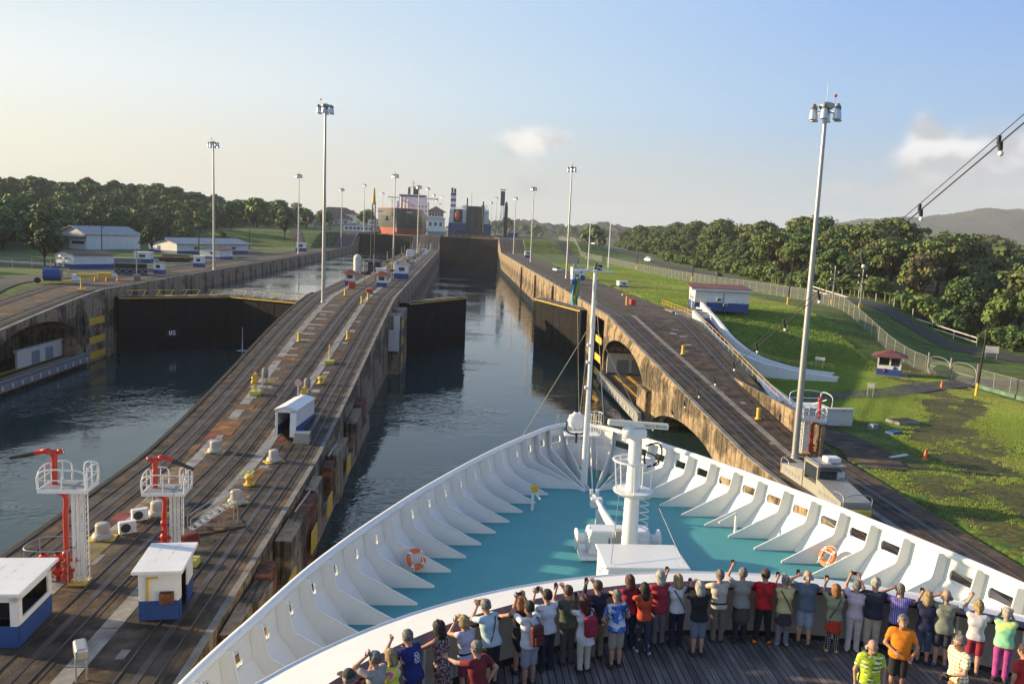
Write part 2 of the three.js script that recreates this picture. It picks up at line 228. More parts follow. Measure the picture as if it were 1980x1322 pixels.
{
  const axis = (list) => [...new Set(list.map((v) => Math.round(v * 100) / 100))].sort((a, b) => a - b);
  const xs = axis([...range(-5000, -900, 820), ...range(-800, -280, 40), ...range(-270, -140, 10), ...range(-136, -68, 4), -69.25, -69.1, -67.6, -67.4, -40, 0, 33.2, 33.4, ...range(34, 38, 0.4), ...range(38.5, 84, 1.5), ...range(87, 160, 4), ...range(170, 420, 25), ...range(500, 1200, 120), ...range(1500, 5000, 875)]);
  const zs = axis([...range(-5000, -1500, 700), ...range(-1400, -760, 80), -701, -699, ...range(-690, -500, 15), ...range(-495, -395, 5), ...range(-385, -195, 7), ...range(-190, -40, 1.8), ...range(-34, 40, 8), ...range(60, 900, 140)]);
  const pos = [], col = [], uv = [], idx = [], nx = xs.length;
  for (const z of zs) for (const x of xs) {
    pos.push(x, hG(x, z), z); uv.push(x, z);
    // worn earth where vehicles cross the lower lawn, drier strips elsewhere
    let dirt = 0;
    if (x > 36 && z > -125) { dirt = dirtAt(x, z); dirt = Math.max(dirt, Math.exp(-(((x - 47) / 14) ** 2 + ((z + 61) / 5) ** 2)) * ss(0.4, 0.7, fbm(x * 0.3, z * 0.3, 0, 0, 4, 18)) * 0.35); }
    const m = fbm(x * 0.035, z * 0.035, 0, 0, 4, 21), dry = ss(0.48, 0.7, m) * 0.6; dirt = clamp(dirt);
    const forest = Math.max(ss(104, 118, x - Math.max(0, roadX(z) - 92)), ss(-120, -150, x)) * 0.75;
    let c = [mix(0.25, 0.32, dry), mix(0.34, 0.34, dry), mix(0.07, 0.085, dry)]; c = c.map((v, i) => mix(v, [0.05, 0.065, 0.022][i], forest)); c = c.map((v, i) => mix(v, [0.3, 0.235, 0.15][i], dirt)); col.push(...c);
  }
  for (let j = 0; j < zs.length - 1; j++) for (let i = 0; i < nx - 1; i++) { const a = j * nx + i; idx.push(a, a + nx, a + 1, a + 1, a + nx, a + nx + 1); }
  const g = new THREE.BufferGeometry(); g.setAttribute('position', new THREE.Float32BufferAttribute(pos, 3)); g.setAttribute('color', new THREE.Float32BufferAttribute(col, 3)); g.setAttribute('uv', new THREE.Float32BufferAttribute(uv, 2)); g.setIndex(idx); g.computeVertexNormals();
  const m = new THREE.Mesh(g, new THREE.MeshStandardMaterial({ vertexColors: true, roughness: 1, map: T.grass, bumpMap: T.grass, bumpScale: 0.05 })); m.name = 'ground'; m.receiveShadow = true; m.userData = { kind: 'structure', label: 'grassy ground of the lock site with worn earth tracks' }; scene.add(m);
}
const waterMat = new THREE.MeshPhysicalMaterial({ color: rgb(0.02, 0.044, 0.042), roughness: 0.06, ior: 1.333, bumpMap: T.waves, bumpScale: 0.2 });
const waterSheet = (x0, x1, z0, z1, y, label) => { const g = new THREE.PlaneGeometry(x1 - x0, z1 - z0).rotateX(-Math.PI / 2).translate((x0 + x1) / 2, y, (z0 + z1) / 2); return struct('water', [g], waterMat, label); };
waterSheet(-90, 36, -510, 300, WATER, 'dark rippled canal water in the approach and the lower right chamber');
waterSheet(-58.2, -25, -478, -152, -3.4, 'higher water in the upper left chamber behind the closed gate');
function ribbon(pts, w0, w1, y, up = 0.03) { // a sheet of even width along a line of [x, z], following the ground
  const c = new THREE.CatmullRomCurve3(pts.map((p) => V(p[0], 0, p[1]))), n = pts.length * 14, pos = [], idx = [];
  for (let i = 0; i <= n; i++) { const p = c.getPoint(i / n), t = c.getTangent(i / n), nx = -t.z, nz = t.x; for (let k = 0; k <= 4; k++) { const w = mix(w0, w1, k / 4), x = p.x + nx * w, z = p.z + nz * w; pos.push(x, (y ?? hG(x, z)) + up, z); } if (i) for (let k = 0; k < 4; k++) { const a = (i - 1) * 5 + k; idx.push(a, a + 1, a + 5, a + 1, a + 6, a + 5); } }
  const g = new THREE.BufferGeometry(); g.setAttribute('position', new THREE.Float32BufferAttribute(pos, 3)); g.setIndex(idx); g.computeVertexNormals(); if (g.attributes.normal.getY(0) < 0) { g.setIndex(idx.reverse()); g.computeVertexNormals(); } return g;
}
struct('road', [ribbon(roadPts, -4.2, 4.2, null, 0.12)], MT.asphalt, 'two lane asphalt road curving past the forest');
struct('road', [ribbon([[84, -98], [90, -108], [98, -118], [106, -122]], -5, 5, null, 0.15)], MT.asphalt, 'paved apron joining the guarded gate to the road');
struct('path', [ribbon([[37, -90], [44, -97], [56, -102], [66, -108], [76, -112], [84, -112]], -2.2, 2.2, null, 0.1)], MT.asphalt, 'dark paved path from the ramp to the guard hut');
struct('path', [ribbon([[60, -170], [50, -205], [44, -260], [46, -330], [56, -400], [61, -455], [58, -500]], -2.4, 2.4, null, 0.1)], MT.asphalt, 'service track crossing the right lawn and climbing the far bank');
struct('path', [ribbon([[38, -130], [44, -150], [56, -168], [66, -178]], -3.6, 3.6, null, 0.13)], MT.asphalt, 'paved yard beside the white and blue building');
struct('path', [ribbon([[-64, -60], [-74, -115], [-78, -150], [-72, -185], [-70, -260], [-80, -330], [-100, -380]], -4.5, 3.5, null, 0.12)], MT.asphalt, 'dark service road along the left lock wall');
struct('path', [ribbon([[-72, -180], [-100, -200], [-150, -225]], -6, 6, null, 0.1)], MT.asphalt, 'paved yard between the left sheds');
struct('path', [ribbon([[-72, -395], [-82, -430], [-92, -470]], -2.5, 2.5, null, 0.12)], MT.asphalt, 'track climbing the far left grass bank');
struct('path', [ribbon([[36.6, -66], [38, -72], [37.4, -78], [36.8, -83]], -2.4, 2.2, null, 0.09)], MT.pave, 'stained concrete apron beside the right ramp');

// ---------------------------------------------------------------- lock walls with tow tracks
const zsAll = (a, b) => [...new Set([...range(a, b, 60), ...range(-495, -450, 2.5), ...range(-145, -64, 2.5)])].filter((z) => z >= a && z <= b).sort((p, q) => p - q);
function elevation(za, zb, top, arches, notches, depth, x0, x1) { // side view cut by arches, given depth across
  const s = new THREE.Shape(), zs = zsAll(za, zb); s.moveTo(-za, -16); zs.forEach((z) => s.lineTo(-z, top(z)));
  s.lineTo(-zb, -16);
  for (const [zc, half, spring, crown] of notches) { const n = 26; s.lineTo(-zc - -0 - half * 1, -16); for (let i = 0; i <= n; i++) { const a = i / n * Math.PI; s.lineTo(-zc - half * Math.cos(a), spring + (crown - spring) * Math.sin(a)); } s.lineTo(-zc + half, -16); }
  for (const [zc, half, spring, crown, foot] of arches) { const h = new THREE.Path(), n = 26; h.moveTo(-zc - half, foot); for (let i = 0; i <= n; i++) { const a = i / n * Math.PI; h.lineTo(-zc - half * Math.cos(a), spring + (crown - spring) * Math.sin(a)); } h.lineTo(-zc + half, foot); s.holes.push(h); }
  const g = new THREE.ExtrudeGeometry(s, { depth, bevelEnabled: false, steps: 1 }).rotateY(Math.PI / 2), p = g.attributes.position;
  for (let i = 0; i < p.count; i++) p.setX(i, x1 && p.getX(i) > 1 ? x1(p.getZ(i)) : p.getX(i) + fn(x0)(p.getZ(i))); g.computeVertexNormals(); return g;
}
function tracks(parent, xc, yf, za, zb, mat = MT.track) { // dark bed, two rails and the toothed rack between them
  xc = fn(xc); const zs = zsAll(za, zb), bar = (a, b, h0, h1) => sweep((z) => xc(z) + a, (z) => xc(z) + b, h0, h1, zs, yf);
  part('track_bed', [bar(-1.12, 1.12, 0.0, 0.05)], mat, parent);
  for (const s of [-1, 1]) part('rail', [bar(s * 0.79 - 0.045, s * 0.79 + 0.045, 0.04, 0.085)], MT.rail, parent);
  part('rack', [bar(-0.16, 0.16, 0.04, 0.065)], MT.rail, parent);
}
const strip = (x0, x1, h, za, zb, yf) => sweep(x0, x1, 0.004, h, zsAll(za, zb).length > 1 ? zsAll(za, zb) : [za, zb], yf);
const patch = (x0, x1, za, zb, h, yf) => sweep(x0, x1, -0.05, h, range(za, zb, 1.2), yf);

const centre = thing('centre_lock_wall', 'long dark centre lock wall with three tow tracks between the two canal lanes', 'lock wall');
part('wall_body', [sweep(xC0, xC1, -16, 0, zsAll(-620, 40), yC)].map((g) => { return g; }), MT.wall, centre).geometry;
{ // the body reaches the same depth everywhere
  const p = centre.children[0].geometry.attributes.position; for (let i = 0; i < p.count; i++) if (p.getY(i) < -8.5 - 0) { if (p.getY(i) < yC(p.getZ(i)) - 8) p.setY(i, -16); }
}
part('paving', [strip((z) => xC0(z) + 0.1, -10.75, 0.03, -620, 40, yC)], MT.pave, centre);
tracks(centre, (z) => xC0(z) + 1.9, yC, -620, 40); tracks(centre, -17.4, yC, -620, 40); tracks(centre, -12.5, yC, -620, 40);
part('concrete_strip', [strip((z) => xC0(z) + 3.7, (z) => xC0(z) + 4.6, 0.045, -470, 40, yC)], MT.pale, centre);
part('concrete_strip', [strip(-15.75, -14.9, 0.045, -470, 40, yC)], MT.pale, centre);
for (let z = -132; z < -28; z += 3.4) for (const [x0, x1] of [[(q) => xC0(q) + 3.7, (q) => xC0(q) + 4.6], [() => -15.75, () => -14.9]]) part('expansion_joint', [sweep(x0, x1, 0.02, 0.05, [z, z + 0.06], yC)], MT.timber, centre);
part('concrete_strip', [strip(-10.95, -10.6, 0.07, -470, 40, yC)], MT.concrete, centre);
for (let k = 0; k < 15; k++) { const z = -134 + k * 3.6 + rr(-1, 1), w = rr(0.6, 1.1); part('concrete_patch', [patch(k % 3 === 1 ? -21.2 : -20.6, k % 3 === 2 ? -19.6 : -18.9, z, z + w, 0.05, yC)], MT.pale, centre); if (k % 2 && k > 2) part('concrete_patch', [patch(-14.7, rr(-14, -13.8), z + 1, z + 1 + w, 0.05, yC)], MT.pale, centre); }
for (const [x0, x1, z0, z1] of [[-21, -18.9, -75.4, -73], [-20.9, -18.9, -72.8, -70.6], [-20.6, -19, -80, -78.4], [-21.2, -18.9, -99.6, -97.6], [-14.8, -14, -100, -98], [-14.6, -13.9, -56.2, -52.4], [-14.7, -14.1, -68.5, -65], [-14.8, -14.05, -62.2, -59], [-21.4, -20.6, -68, -64.4], [-19.9, -19, -60, -55.8]]) part('steel_plate', [patch(x0, x1, z0, z1, 0.055, yC)], MT.orangePlate, centre);
for (const [x0, x1, z0, z1] of [[-20.4, -19, -90.4, -88.2], [-14.7, -14, -92, -88], [-19.6, -18.9, -51.5, -47.6], [-15.1, -14.1, -55.6, -53.2], [-20.6, -19.3, -49, -43.6]]) part('faded_marking', [patch(x0, x1, z0, z1, 0.05, yC)], std([0.36, 0.29, 0.1], 0.9, { map: T.fine }), centre);
for (const [x0, x1, z0, z1] of [[-20.9, -20, -71, -69.6], [-14.8, -14.2, -70.6, -69.4], [-15.2, -14.1, -49.8, -48.7], [-21, -20, -52, -50.6], [-14.9, -14.3, -51, -49.6]]) part('red_marking', [patch(x0, x1, z0, z1, 0.048, yC)], std([0.4, 0.06, 0.07], 0.9, { map: T.fine }), centre);
for (const [x0, x1, z0, z1] of [[-15.4, -14, -59.6, -56.6], [-20.2, -18.8, -56, -52], [-14.2, -13.9, -77, -71], [-21, -19.6, -62, -58]]) part('bleached_patch', [patch(x0, x1, z0, z1, 0.046, yC)], std([0.55, 0.52, 0.49], 0.95, { map: T.pave }), centre);
for (let k = 0; k < 34; k++) { const z = rr(-74, -28), x = [rr(-20.9, -19.2), rr(-14.7, -14)][k % 2], w = rr(0.2, 0.9); part('concrete_patch', [patch(x, x + rr(0.3, 0.8), z, z + w * 1.6, 0.036 + k * 0.0004, yC)], k % 3 ? MT.concrete : MT.pave, centre); }
for (let k = 0; k < 9; k++) part('yellow_bar', [patch(-15.6 + (k % 3) * 0.35, -15.4 + (k % 3) * 0.35, -60.6 + (k / 3 | 0) * 0.4 - 1, -60.3 + (k / 3 | 0) * 0.4 - 1, 0.06, yC)], MT.yellowGreen, centre);
// broken fender ledge along the water, and its yellow panels
{
  for (let k = 0, z = -92; z < -26; k++) { const l = rr(2.2, 5.2), h = rr(-0.75, -0.15), w = rr(0.75, 1.15); if (k % 4 !== 3) { const g = rbox(w, 4.9, l - 0.12, 0.12, -10.15 + w / 2 - 0.4, L0 - 2.6 + h, z + l / 2, 0, 0, rr(-0.03, 0.03)); const p = g.attributes.position; for (let i = 0; i < p.count; i++) p.setXYZ(i, p.getX(i) + 0.22 * (vn(p.getY(i) * 2, p.getZ(i) * 1.3, 0, 0, 7) - 0.5), p.getY(i), p.getZ(i)); part('fender_block', [g], k % 3 ? MT.wall : MT.rust, centre); } z += l; }
  for (const z of [-73, -62, -55, -47.5, -40]) part('yellow_panel', [box(0.08, 1.5, 2.1, -9.16, L0 - 2.6, z)], MT.yellow, centre);
  part('ledge', [sweep(-10.65, -9.6, -5.2, -3.1, [-95, 40], () => L0)], MT.wall, centre);
  part('handrail', [rod([-9.9, L0 + 0.1, -66], [-9.9, L0 - 0.1, -70.5], 0.05), rod([-9.9, L0 - 0.1, -57.5], [-9.9, L0 + 0.3, -52], 0.05)], MT.steel, centre);
  part('gate_pier', [box(2.1, 13, 15, -9.6, -8.2, -138.6)], MT.wall, centre); part('white_end_panel', [box(1.7, 3.4, 0.1, -9.7, -5.6, -131)], MT.whiteOld, centre); part('white_end_panel', [box(1, 2.4, 0.1, -9.3, -2.9, -131.02)], MT.whiteOld, centre);
  for (const y of [-8.6, -5.8, -3.2]) part('yellow_panel', [box(0.08, 1.2, 2.6, -8.5, y, -133)], MT.yellow, centre);
  for (const [x, z, s] of [[-24.1, -62, 1], [-24.1, -71, 1]]) part('fender_block', [box(0.5, 5, 8, x - 0.2, L0 - 2.7, z)], MT.wall, centre);
  part('edge_timber', [sweep((z) => xC0(z) - 0.35, (z) => xC0(z), -0.7, 0.08, zsAll(-150, 40), yC)], MT.timber, centre);
}
function sideWall(side) {
  const right = side > 0, yf = right ? yR : yL, w = right ? 12 : 11;
  const o = thing('side_lock_wall', right ? 'sunlit arched right lock wall with ramp and two tow tracks' : 'shaded left lock wall with arched ramp beside the closed gate', 'lock wall');
  const x0 = right ? xR0 : (() => xL1 - w), dz = right ? 0 : -3;
  part('wall_body', [elevation(-130, 60, yf, [[-116 + dz, 12.4, -7.2, -2.5 - (right ? 0.2 : 0.6), -9.6]], [[-87 + dz, 13, -11.8, -7.7]], w, x0, right && xR1)], MT.wall, o);
  part('wall_body', [elevation(-620, -130.01, yf, [], [], w, x0, right && xR1)], MT.wall, o);
  const xf = right ? 24 : -58, s = side;
  part('arch_back', [box(0.3, 10, 62, right ? 33 : -66.6, -8.6, -101 + dz)], MT.wall, o);
  const room = part('end_wall', [box(right ? 9 : 8, 6.6, 0.3, right ? 28.6 : -62.4, -6.3, -128.1 + dz)], MT.whiteOld, o);
  for (const k of [0, 1]) part('door', [box(1.9, 2.5, 0.08, (right ? 26.6 : -62.6) + k * 2.4, -8.3, -127.9 + dz)], MT.door, room);
  part('skirting', [box(right ? 9 : 8, 0.45, 0.04, right ? 28.6 : -62.4, -9.35, -127.9 + dz)], MT.blue, room);
  if (!right) { const mh = part('machinery_house', [box(0.3, 2.4, 14, -60.4, -8.25, -124)], MT.whiteOld, o); for (const z of [-126, -122]) part('door', [box(0.08, 1.9, 2.2, -60.22, -8.45, z)], MT.door, mh); part('coping', [box(0.7, 0.25, 14.4, -60.4, -6.95, -124)], MT.whiteOld, mh); }
  part('platform', [box(right ? 8 : 9, 0.5, 26, right ? 27 : -61.4, -9.62, -115 + dz)], MT.pave, o);
  part('platform_line', [box(0.5, 0.03, 24, right ? 27.2 : -60.4, -9.35, -114 + dz)], MT.yellow, o); part('platform_line', [box(0.25, 0.03, 24, right ? 25.2 : -58.6, -9.35, -114 + dz)], MT.yellow, o);
  part('fender_beam', [box(0.5, 1.1, 30, right ? 22.9 : -56.9, -9.9, -113 + dz), box(0.5, 0.25, 30, right ? 22.8 : -56.8, -9.1, -113 + dz)], MT.grey, o);
  for (let k = 0; k < 12; k++) part('fender_post', [box(0.14, 0.5, 0.3, right ? 22.6 : -56.5, -9.9, -127 + dz + k * 2.4)], MT.whiteOld, o);
  const pier = part('pier', [rbox(3.2, 7.4, 5, 0.2, right ? 25.4 : -60, -10.2, -102 + dz)], MT.wall, o); part('yellow_panel', [box(1.6, 1.8, 0.08, right ? 25.2 : -60, -8.4, -99.46 + dz), ], MT.yellow, pier);
  for (const y of [-4.6, -7.6, -10]) part('yellow_panel', [box(0.1, 1.1, 5.6, xf - s * 0.55, y, -133 + dz)], right ? MT.yellow : MT.yellow, o);
  part('quay_nose', [rbox(1.6, 12, 9, 0.15, xf + s * 0.3, -6.9, -133.4 + dz)], MT.wall, o);
  const gap = right ? [xR0, (z) => xR1(z)] : [() => xL1 - w, () => xL1];
  part('paving', [strip((z) => gap[0](z) + 0.1, (z) => gap[1](z) - 0.1, 0.03, -620, 60, yf)], MT.pave, o);
  tracks(o, right ? (z) => xR0(z) + 2.1 : -60.1, yf, -620, 60); tracks(o, right ? (z) => xR1(z) - 2.2 : -66.7, yf, -620, 60);
  part('coping', [sweep(right ? xR0 : () => xL1 - 0.5, right ? (z) => xR0(z) + 0.45 : () => xL1, 0, 0.1, zsAll(-620, 60), yf)], MT.concrete, o);
  for (let k = 0; k < 26; k++) { const z = -440 + k * 11.2; part('coping_knob', [rbox(0.35, 0.22, 0.9, 0.06, xf + s * 0.2, 0.16, z)], MT.pale, o); }
  if (right) {
    for (let k = 0; k < 9; k++) { const z = rr(-120, -60), x = rr(29, 31.5); part('concrete_patch', [patch(x, x + rr(0.4, 1.1), z, z + rr(0.4, 1), 0.05, yf)], MT.pale, o); }
    part('concrete_strip', [strip((z) => xR0(z) + 4.0, (z) => xR0(z) + 4.6, 0.05, -128, 20, yf)], MT.concrete, o);
    for (const z of [-165, -200, -246, -300]) part('wall_buttress', [rbox(0.9, 11.6, 1.4, 0.1, 23.3, -6.2, z)], MT.wall, o);
  } else for (const z of [-185, -222, -262, -310]) part('wall_buttress', [rbox(0.9, 11, 1.4, 0.1, -57.8, -6.2, z)], MT.wall, o);
  return o;
}
sideWall(1); sideWall(-1);

// ---------------------------------------------------------------- gates
function leaf(label, a, b, top, foot, rails, number) {
  const dx = b[0] - a[0], dz = b[1] - a[1], l = Math.hypot(dx, dz), o = thing('gate_leaf', label, 'lock gate', [a[0], 0, a[1]], Math.atan2(-dz, dx)), h = top - foot;
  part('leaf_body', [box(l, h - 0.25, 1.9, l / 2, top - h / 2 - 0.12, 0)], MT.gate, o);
  const n = Math.floor(l / 3.2); for (let k = 0; k <= n; k++) for (const s of [-1, 1]) part('vertical_seam', [box(0.09, h - 1, 0.05, 0.15 + k * (l - 0.3) / n, top - h / 2 - 0.3, s * 0.97)], MT.gateRib, o);
  for (let k = 1; k < h / 2.4; k++) for (const s of [-1, 1]) part('horizontal_seam', [box(l - 0.1, 0.07, 0.06, l / 2, top - k * 2.4, s * 0.975)], MT.gateRib, o);
  part('walkway', [box(l + 0.2, 0.14, 2.5, l / 2, top + 0.0, 0)], MT.timberPale, o);
  for (const s of [-1, 1]) part('edge_strip', [box(l, 0.16, 0.08, l / 2, top - 0.14, s * 1.3)], MT.yellow, o);
  for (let k = 0; k < l / 1.3; k++) part('walkway_plank', [box(1.16, 0.06, 2.3 + rr(-0.1, 0.1), 0.6 + k * 1.3, top + 0.1, 0)], k % 3 ? MT.timberPale : MT.concrete, o);
  if (rails) for (let k = 0; k < 4; k++) { const x = 1.6 + k * l / 4.2, y = top + 0.12; part('folding_rail', [rod([x, y, 0.9], [x + 0.7, y + 1.05, 0.9], 0.05), rod([x + 2.2, y, 0.9], [x + 2.9, y + 1.05, 0.9], 0.05), rod([x - 0.2, y + 1.05, 0.9], [x + 3, y + 1.05, 0.9], 0.055)], MT.yellow, o); }
  if (number) { const c = document.createElement('canvas'); c.width = 128; c.height = 64; const q = c.getContext('2d'); q.fillStyle = '#0c0c0e'; q.fillRect(0, 0, 128, 64); q.fillStyle = '#ffffff'; q.font = 'bold 54px serif'; q.textAlign = 'center'; q.fillText(number, 64, 50); const t = new THREE.CanvasTexture(c); t.colorSpace = THREE.SRGBColorSpace;
    const m = new THREE.Mesh(new THREE.PlaneGeometry(2.5, 1.25), new THREE.MeshStandardMaterial({ map: t, roughness: 0.7 })); m.name = 'number_plate'; m.position.set(8.6, top - 6.4, 1.02); o.add(m); }
  return o;
}
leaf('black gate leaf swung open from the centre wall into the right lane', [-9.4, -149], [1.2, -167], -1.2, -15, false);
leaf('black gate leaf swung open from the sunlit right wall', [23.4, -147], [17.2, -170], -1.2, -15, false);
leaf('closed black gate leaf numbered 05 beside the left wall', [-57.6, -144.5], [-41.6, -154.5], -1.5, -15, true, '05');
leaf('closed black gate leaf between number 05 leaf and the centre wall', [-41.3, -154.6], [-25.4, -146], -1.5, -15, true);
leaf('closed far gate leaf of the right chamber, nearer the centre wall', [-10.4, -494], [6.7, -503], 7.2, -15, true);
leaf('closed far gate leaf of the right chamber, nearer the right wall', [6.9, -503], [23.6, -494], 7.2, -15, true);
leaf('closed far gate leaf of the left chamber, nearer the left wall', [-57.8, -494], [-42, -503], 7.2, -15, false);
leaf('closed far gate leaf of the left chamber, nearer the centre wall', [-41.6, -503], [-25.8, -494], 7.2, -15, false);
single('gate_sill', [box(34, 9, 1.2, 6.6, -6.6, -492.6)], MT.gate, 'dark sill wall below the far gate of the right chamber', 'sill');
{ const o = thing('leak_jet', 'thin jet of water leaking from the closed left gate into the canal', 'water jet', [-38.3, 0, -150.9]); part('jet', [rod([0, -6.8, 0], [0.05, WATER, 0.35], 0.03, 0.09)], std([0.75, 0.8, 0.85], 0.4), o); part('splash', [lathe([[0, 0.1], [0.3, 0.06], [0.7, 0.02], [1.1, 0.004]], 14, 0.1, WATER + 0.01, 0.4)], std([0.5, 0.58, 0.7], 0.6), o); }
// ---------------------------------------------------------------- the ship we stand on
const SX = 6.55, BOW = -41.9, DECK = 0.6, TOP = 2.6, PDECK = 3.3;
const hb = [[0, 0], [0.25, 0.95], [0.7, 1.5], [1.6, 2.15], [3.4, 3.35], [5.3, 4.5], [7.6, 5.75], [10, 6.95], [12, 7.9], [14, 8.75], [16, 9.55], [19, 10.6], [22, 11.4], [25, 12.15], [30, 12.7], [40, 13]];
const halfB = (z) => { const d = z - BOW; for (let i = 1; i < hb.length; i++) if (d <= hb[i][0]) return mix(hb[i - 1][1], hb[i][1], (d - hb[i - 1][0]) / (hb[i][0] - hb[i - 1][0])); return 13; };
const ship = thing('cruise_ship', 'white cruise ship bow with teal foredeck and curved passenger deck in front', 'ship');
// outline of the rail, evenly spaced from port quarter round the bow to starboard quarter
const rim = []; {
  const c = new THREE.CatmullRomCurve3([...hb.slice(1).reverse().map(([d, h]) => V(SX - h, 0, BOW + d)), V(SX, 0, BOW), ...hb.slice(1).map(([d, h]) => V(SX + h, 0, BOW + d))], false, 'centripetal');
  const l = c.getLength(), n = Math.round(l / 1.38); for (let i = 0; i <= n; i++) { const u = i / n, p = c.getPointAt(u), t = c.getTangentAt(u); rim.push({ x: p.x, z: p.z, nx: -t.z, nz: t.x }); }
  for (const p of rim) if (p.nx * (SX - p.x) + p.nz * (-25 - p.z) < 0) { p.nx *= -1; p.nz *= -1; }
}
// s metres inboard of the rail at height y
const at = (p, s, y) => [p.x + p.nx * s, y, p.z + p.nz * s];
const KN = 1.72, sRoot = 0.85, sKn = 0.14;
{
  const shell = [], keel = []; // outer plating, flared above and drawn in to the waterline
  const lev = [[0.0, TOP - 0.02], [-0.02, KN], [0.5, DECK - 0.5], [1.6, -4], [2.6, -9], [3.1, -14]];
  for (let i = 0; i < rim.length - 1; i++) for (let k = 0; k < lev.length - 1; k++) { if (k < 1) continue; const a = rim[i], b = rim[i + 1], f = (p, q) => { const o = at(p, q[0] - 0.05, q[1]); if (q[0] > 0) o[2] = Math.max(o[2], p.z + q[0] * 0.4); return o; }; shell.push(polyMesh([f(a, lev[k]), f(b, lev[k]), f(b, lev[k + 1]), f(a, lev[k + 1])], [[0, 1, 2, 3]])); }
  part('hull_plating', shell, MT.shipWhite, ship);
  const s = new THREE.Shape(rim.map((p) => { const q = at(p, sRoot - 0.2, 0); return new THREE.Vector2(q[0], -q[2]); })); part('foredeck', [new THREE.ExtrudeGeometry(s, { depth: 0.2, bevelEnabled: false }).rotateX(-Math.PI / 2).translate(0, DECK - 0.2, 0)], MT.teal, ship);
}
for (let i = 0; i < rim.length - 1; i++) { // bulwark bays: sloping lower plate, upright upper plate with a mooring port
  const a = rim[i], b = rim[i + 1]; if (Math.max(a.z, b.z) > -4) continue;
  const bay = new THREE.Group(); bay.name = 'bulwark_bay'; ship.add(bay);
  const port = a.z > BOW + 1.2 || b.z > BOW + 1.2, lerp = (t) => { const m = { x: mix(a.x, b.x, t), z: mix(a.z, b.z, t), nx: mix(a.nx, b.nx, t), nz: mix(a.nz, b.nz, t) }; return m; };
  const q = (s0, y0, s1, y1, t0 = 0, t1 = 1, th = 0.05) => slab(at(lerp(t0), s0, y0), at(lerp(t1), s0, y0), at(lerp(t1), s1, y1), at(lerp(t0), s1, y1), th);
  part('lower_plate', [q(sRoot, DECK - 0.02, sKn, KN)], MT.shipWhite, bay);
  const portSide = a.x < SX - 1.5, T0 = portSide ? 0.05 : 0.14, T1 = portSide ? 0.66 : 0.86, yo0 = KN + 0.1, yo1 = KN + 0.42, sAt = (y) => mix(sKn, 0.02, (y - KN) / (TOP - KN));
  if (i % 13 === 6) part('upper_plate', [q(sKn, KN, 0.02, TOP)], MT.shipWhite, bay);
  else {
    part('upper_plate', [q(sKn, KN, sAt(yo0), yo0), q(sAt(yo1), yo1, 0.02, TOP), q(sAt(yo0), yo0, sAt(yo1), yo1, 0, T0), q(sAt(yo0), yo0, sAt(yo1), yo1, T1, 1)], MT.shipWhite, bay);
    part('port_frame', [tube([[T0 + 0.02, yo0], [T1 - 0.02, yo0], [T1 - 0.02, yo1], [T0 + 0.02, yo1]].map(([t, y]) => at(lerp(t), sAt(y) + 0.02, y)), 0.022, 5, 24, true)], MT.shipWhite, bay);
  }
}
{
  part('cap_rail', [tube(rim.filter((p) => p.z < -3).map((p) => at(p, 0.1, TOP + 0.02)), 0.13, 8, 160).scale(1, 1, 1)], MT.shipWhite, ship);
  const fan = V(SX, 0, BOW + 5.5);
  rim.forEach((p, i) => {
    if (p.z > -4) return; let dx = p.x < SX ? 1 : -1, dz = 0; const d = p.z - BOW;
    if (d < 5.2) { const rx = fan.x - p.x, rz = fan.z - p.z, l = Math.hypot(rx, rz), w = ss(5.2, 2.6, d); dx = mix(dx, rx / l, w); dz = rz / l * w; const m = Math.hypot(dx, dz); dx /= m; dz /= m; }
    const k = 1 / Math.max(0.62, Math.abs(dx * p.nx + dz * p.nz)), foot = d < 5.2 ? Math.min(mix(2.15, 4.6, ss(5.2, 3.2, d)), Math.max(1.2, Math.hypot(fan.x - p.x, fan.z - p.z) - 0.65) / k) : 2.15;
    const pts = [[sRoot * k, DECK], [(foot + 0.12) * k, DECK + 0.01], [(foot + 0.1) * k, DECK + 0.07], [0.56 * k, KN - 0.05], [0.49 * k, KN + 0.06], [0.46 * k, KN + 0.18], [0.34 * k, TOP], [0.03, TOP], [sKn * k, KN]];
    const grp = new THREE.Group(); grp.name = 'bracket'; grp.position.set(p.x, 0, p.z); grp.rotation.y = Math.atan2(-dz, dx); ship.add(grp);
    part('web', [plate(pts, 0.03)], MT.shipWhite, grp);
    part('flange', [...[2, 3, 4, 5].map((j) => rod([...pts[j], 0], [...pts[j + 1], 0], 0.032, 0.032, 8)), ...[2, 3, 4, 5].map((j) => ball(0.033, pts[j][0], pts[j][1], 0, 1, 1, 1, 8))], MT.shipWhite, grp);
  });
}
// breakwater and curved passenger deck
const CZ = -7.9, arc = (r, y, a) => [SX + r * Math.sin(a), y, CZ - r * Math.cos(a)];
const arcBand = (r0, y0, r1, y1, a0, a1, n, t = 0.06) => { const o = []; for (let i = 0; i < n; i++) { const p = mix(a0, a1, i / n), q = mix(a0, a1, (i + 1) / n); o.push(slab(arc(r0, y0, p), arc(r0, y0, q), arc(r1, y1, q), arc(r1, y1, p), t)); } return o; };
part('breakwater_top', arcBand(10.3, 4.36, 12.0, 4.0, -1.75, 1.75, 90), MT.shipWhite, ship);
part('breakwater_face', [...arcBand(12.0, 4.02, 12.05, DECK, -1.75, 1.75, 90), tube(Array.from({ length: 60 }, (_, i) => arc(12.0, 4.0, mix(-1.75, 1.75, i / 59))), 0.04, 6, 120)], MT.shipWhite, ship);
part('parapet', arcBand(10.32, 4.36, 10.36, PDECK, -1.75, 1.75, 80).map((g) => g), MT.beige, ship);
part('hand_rail', [...arcBand(10.06, 4.42, 10.36, 4.44, -1.75, 1.75, 90, -0.07)], MT.varnish, ship);
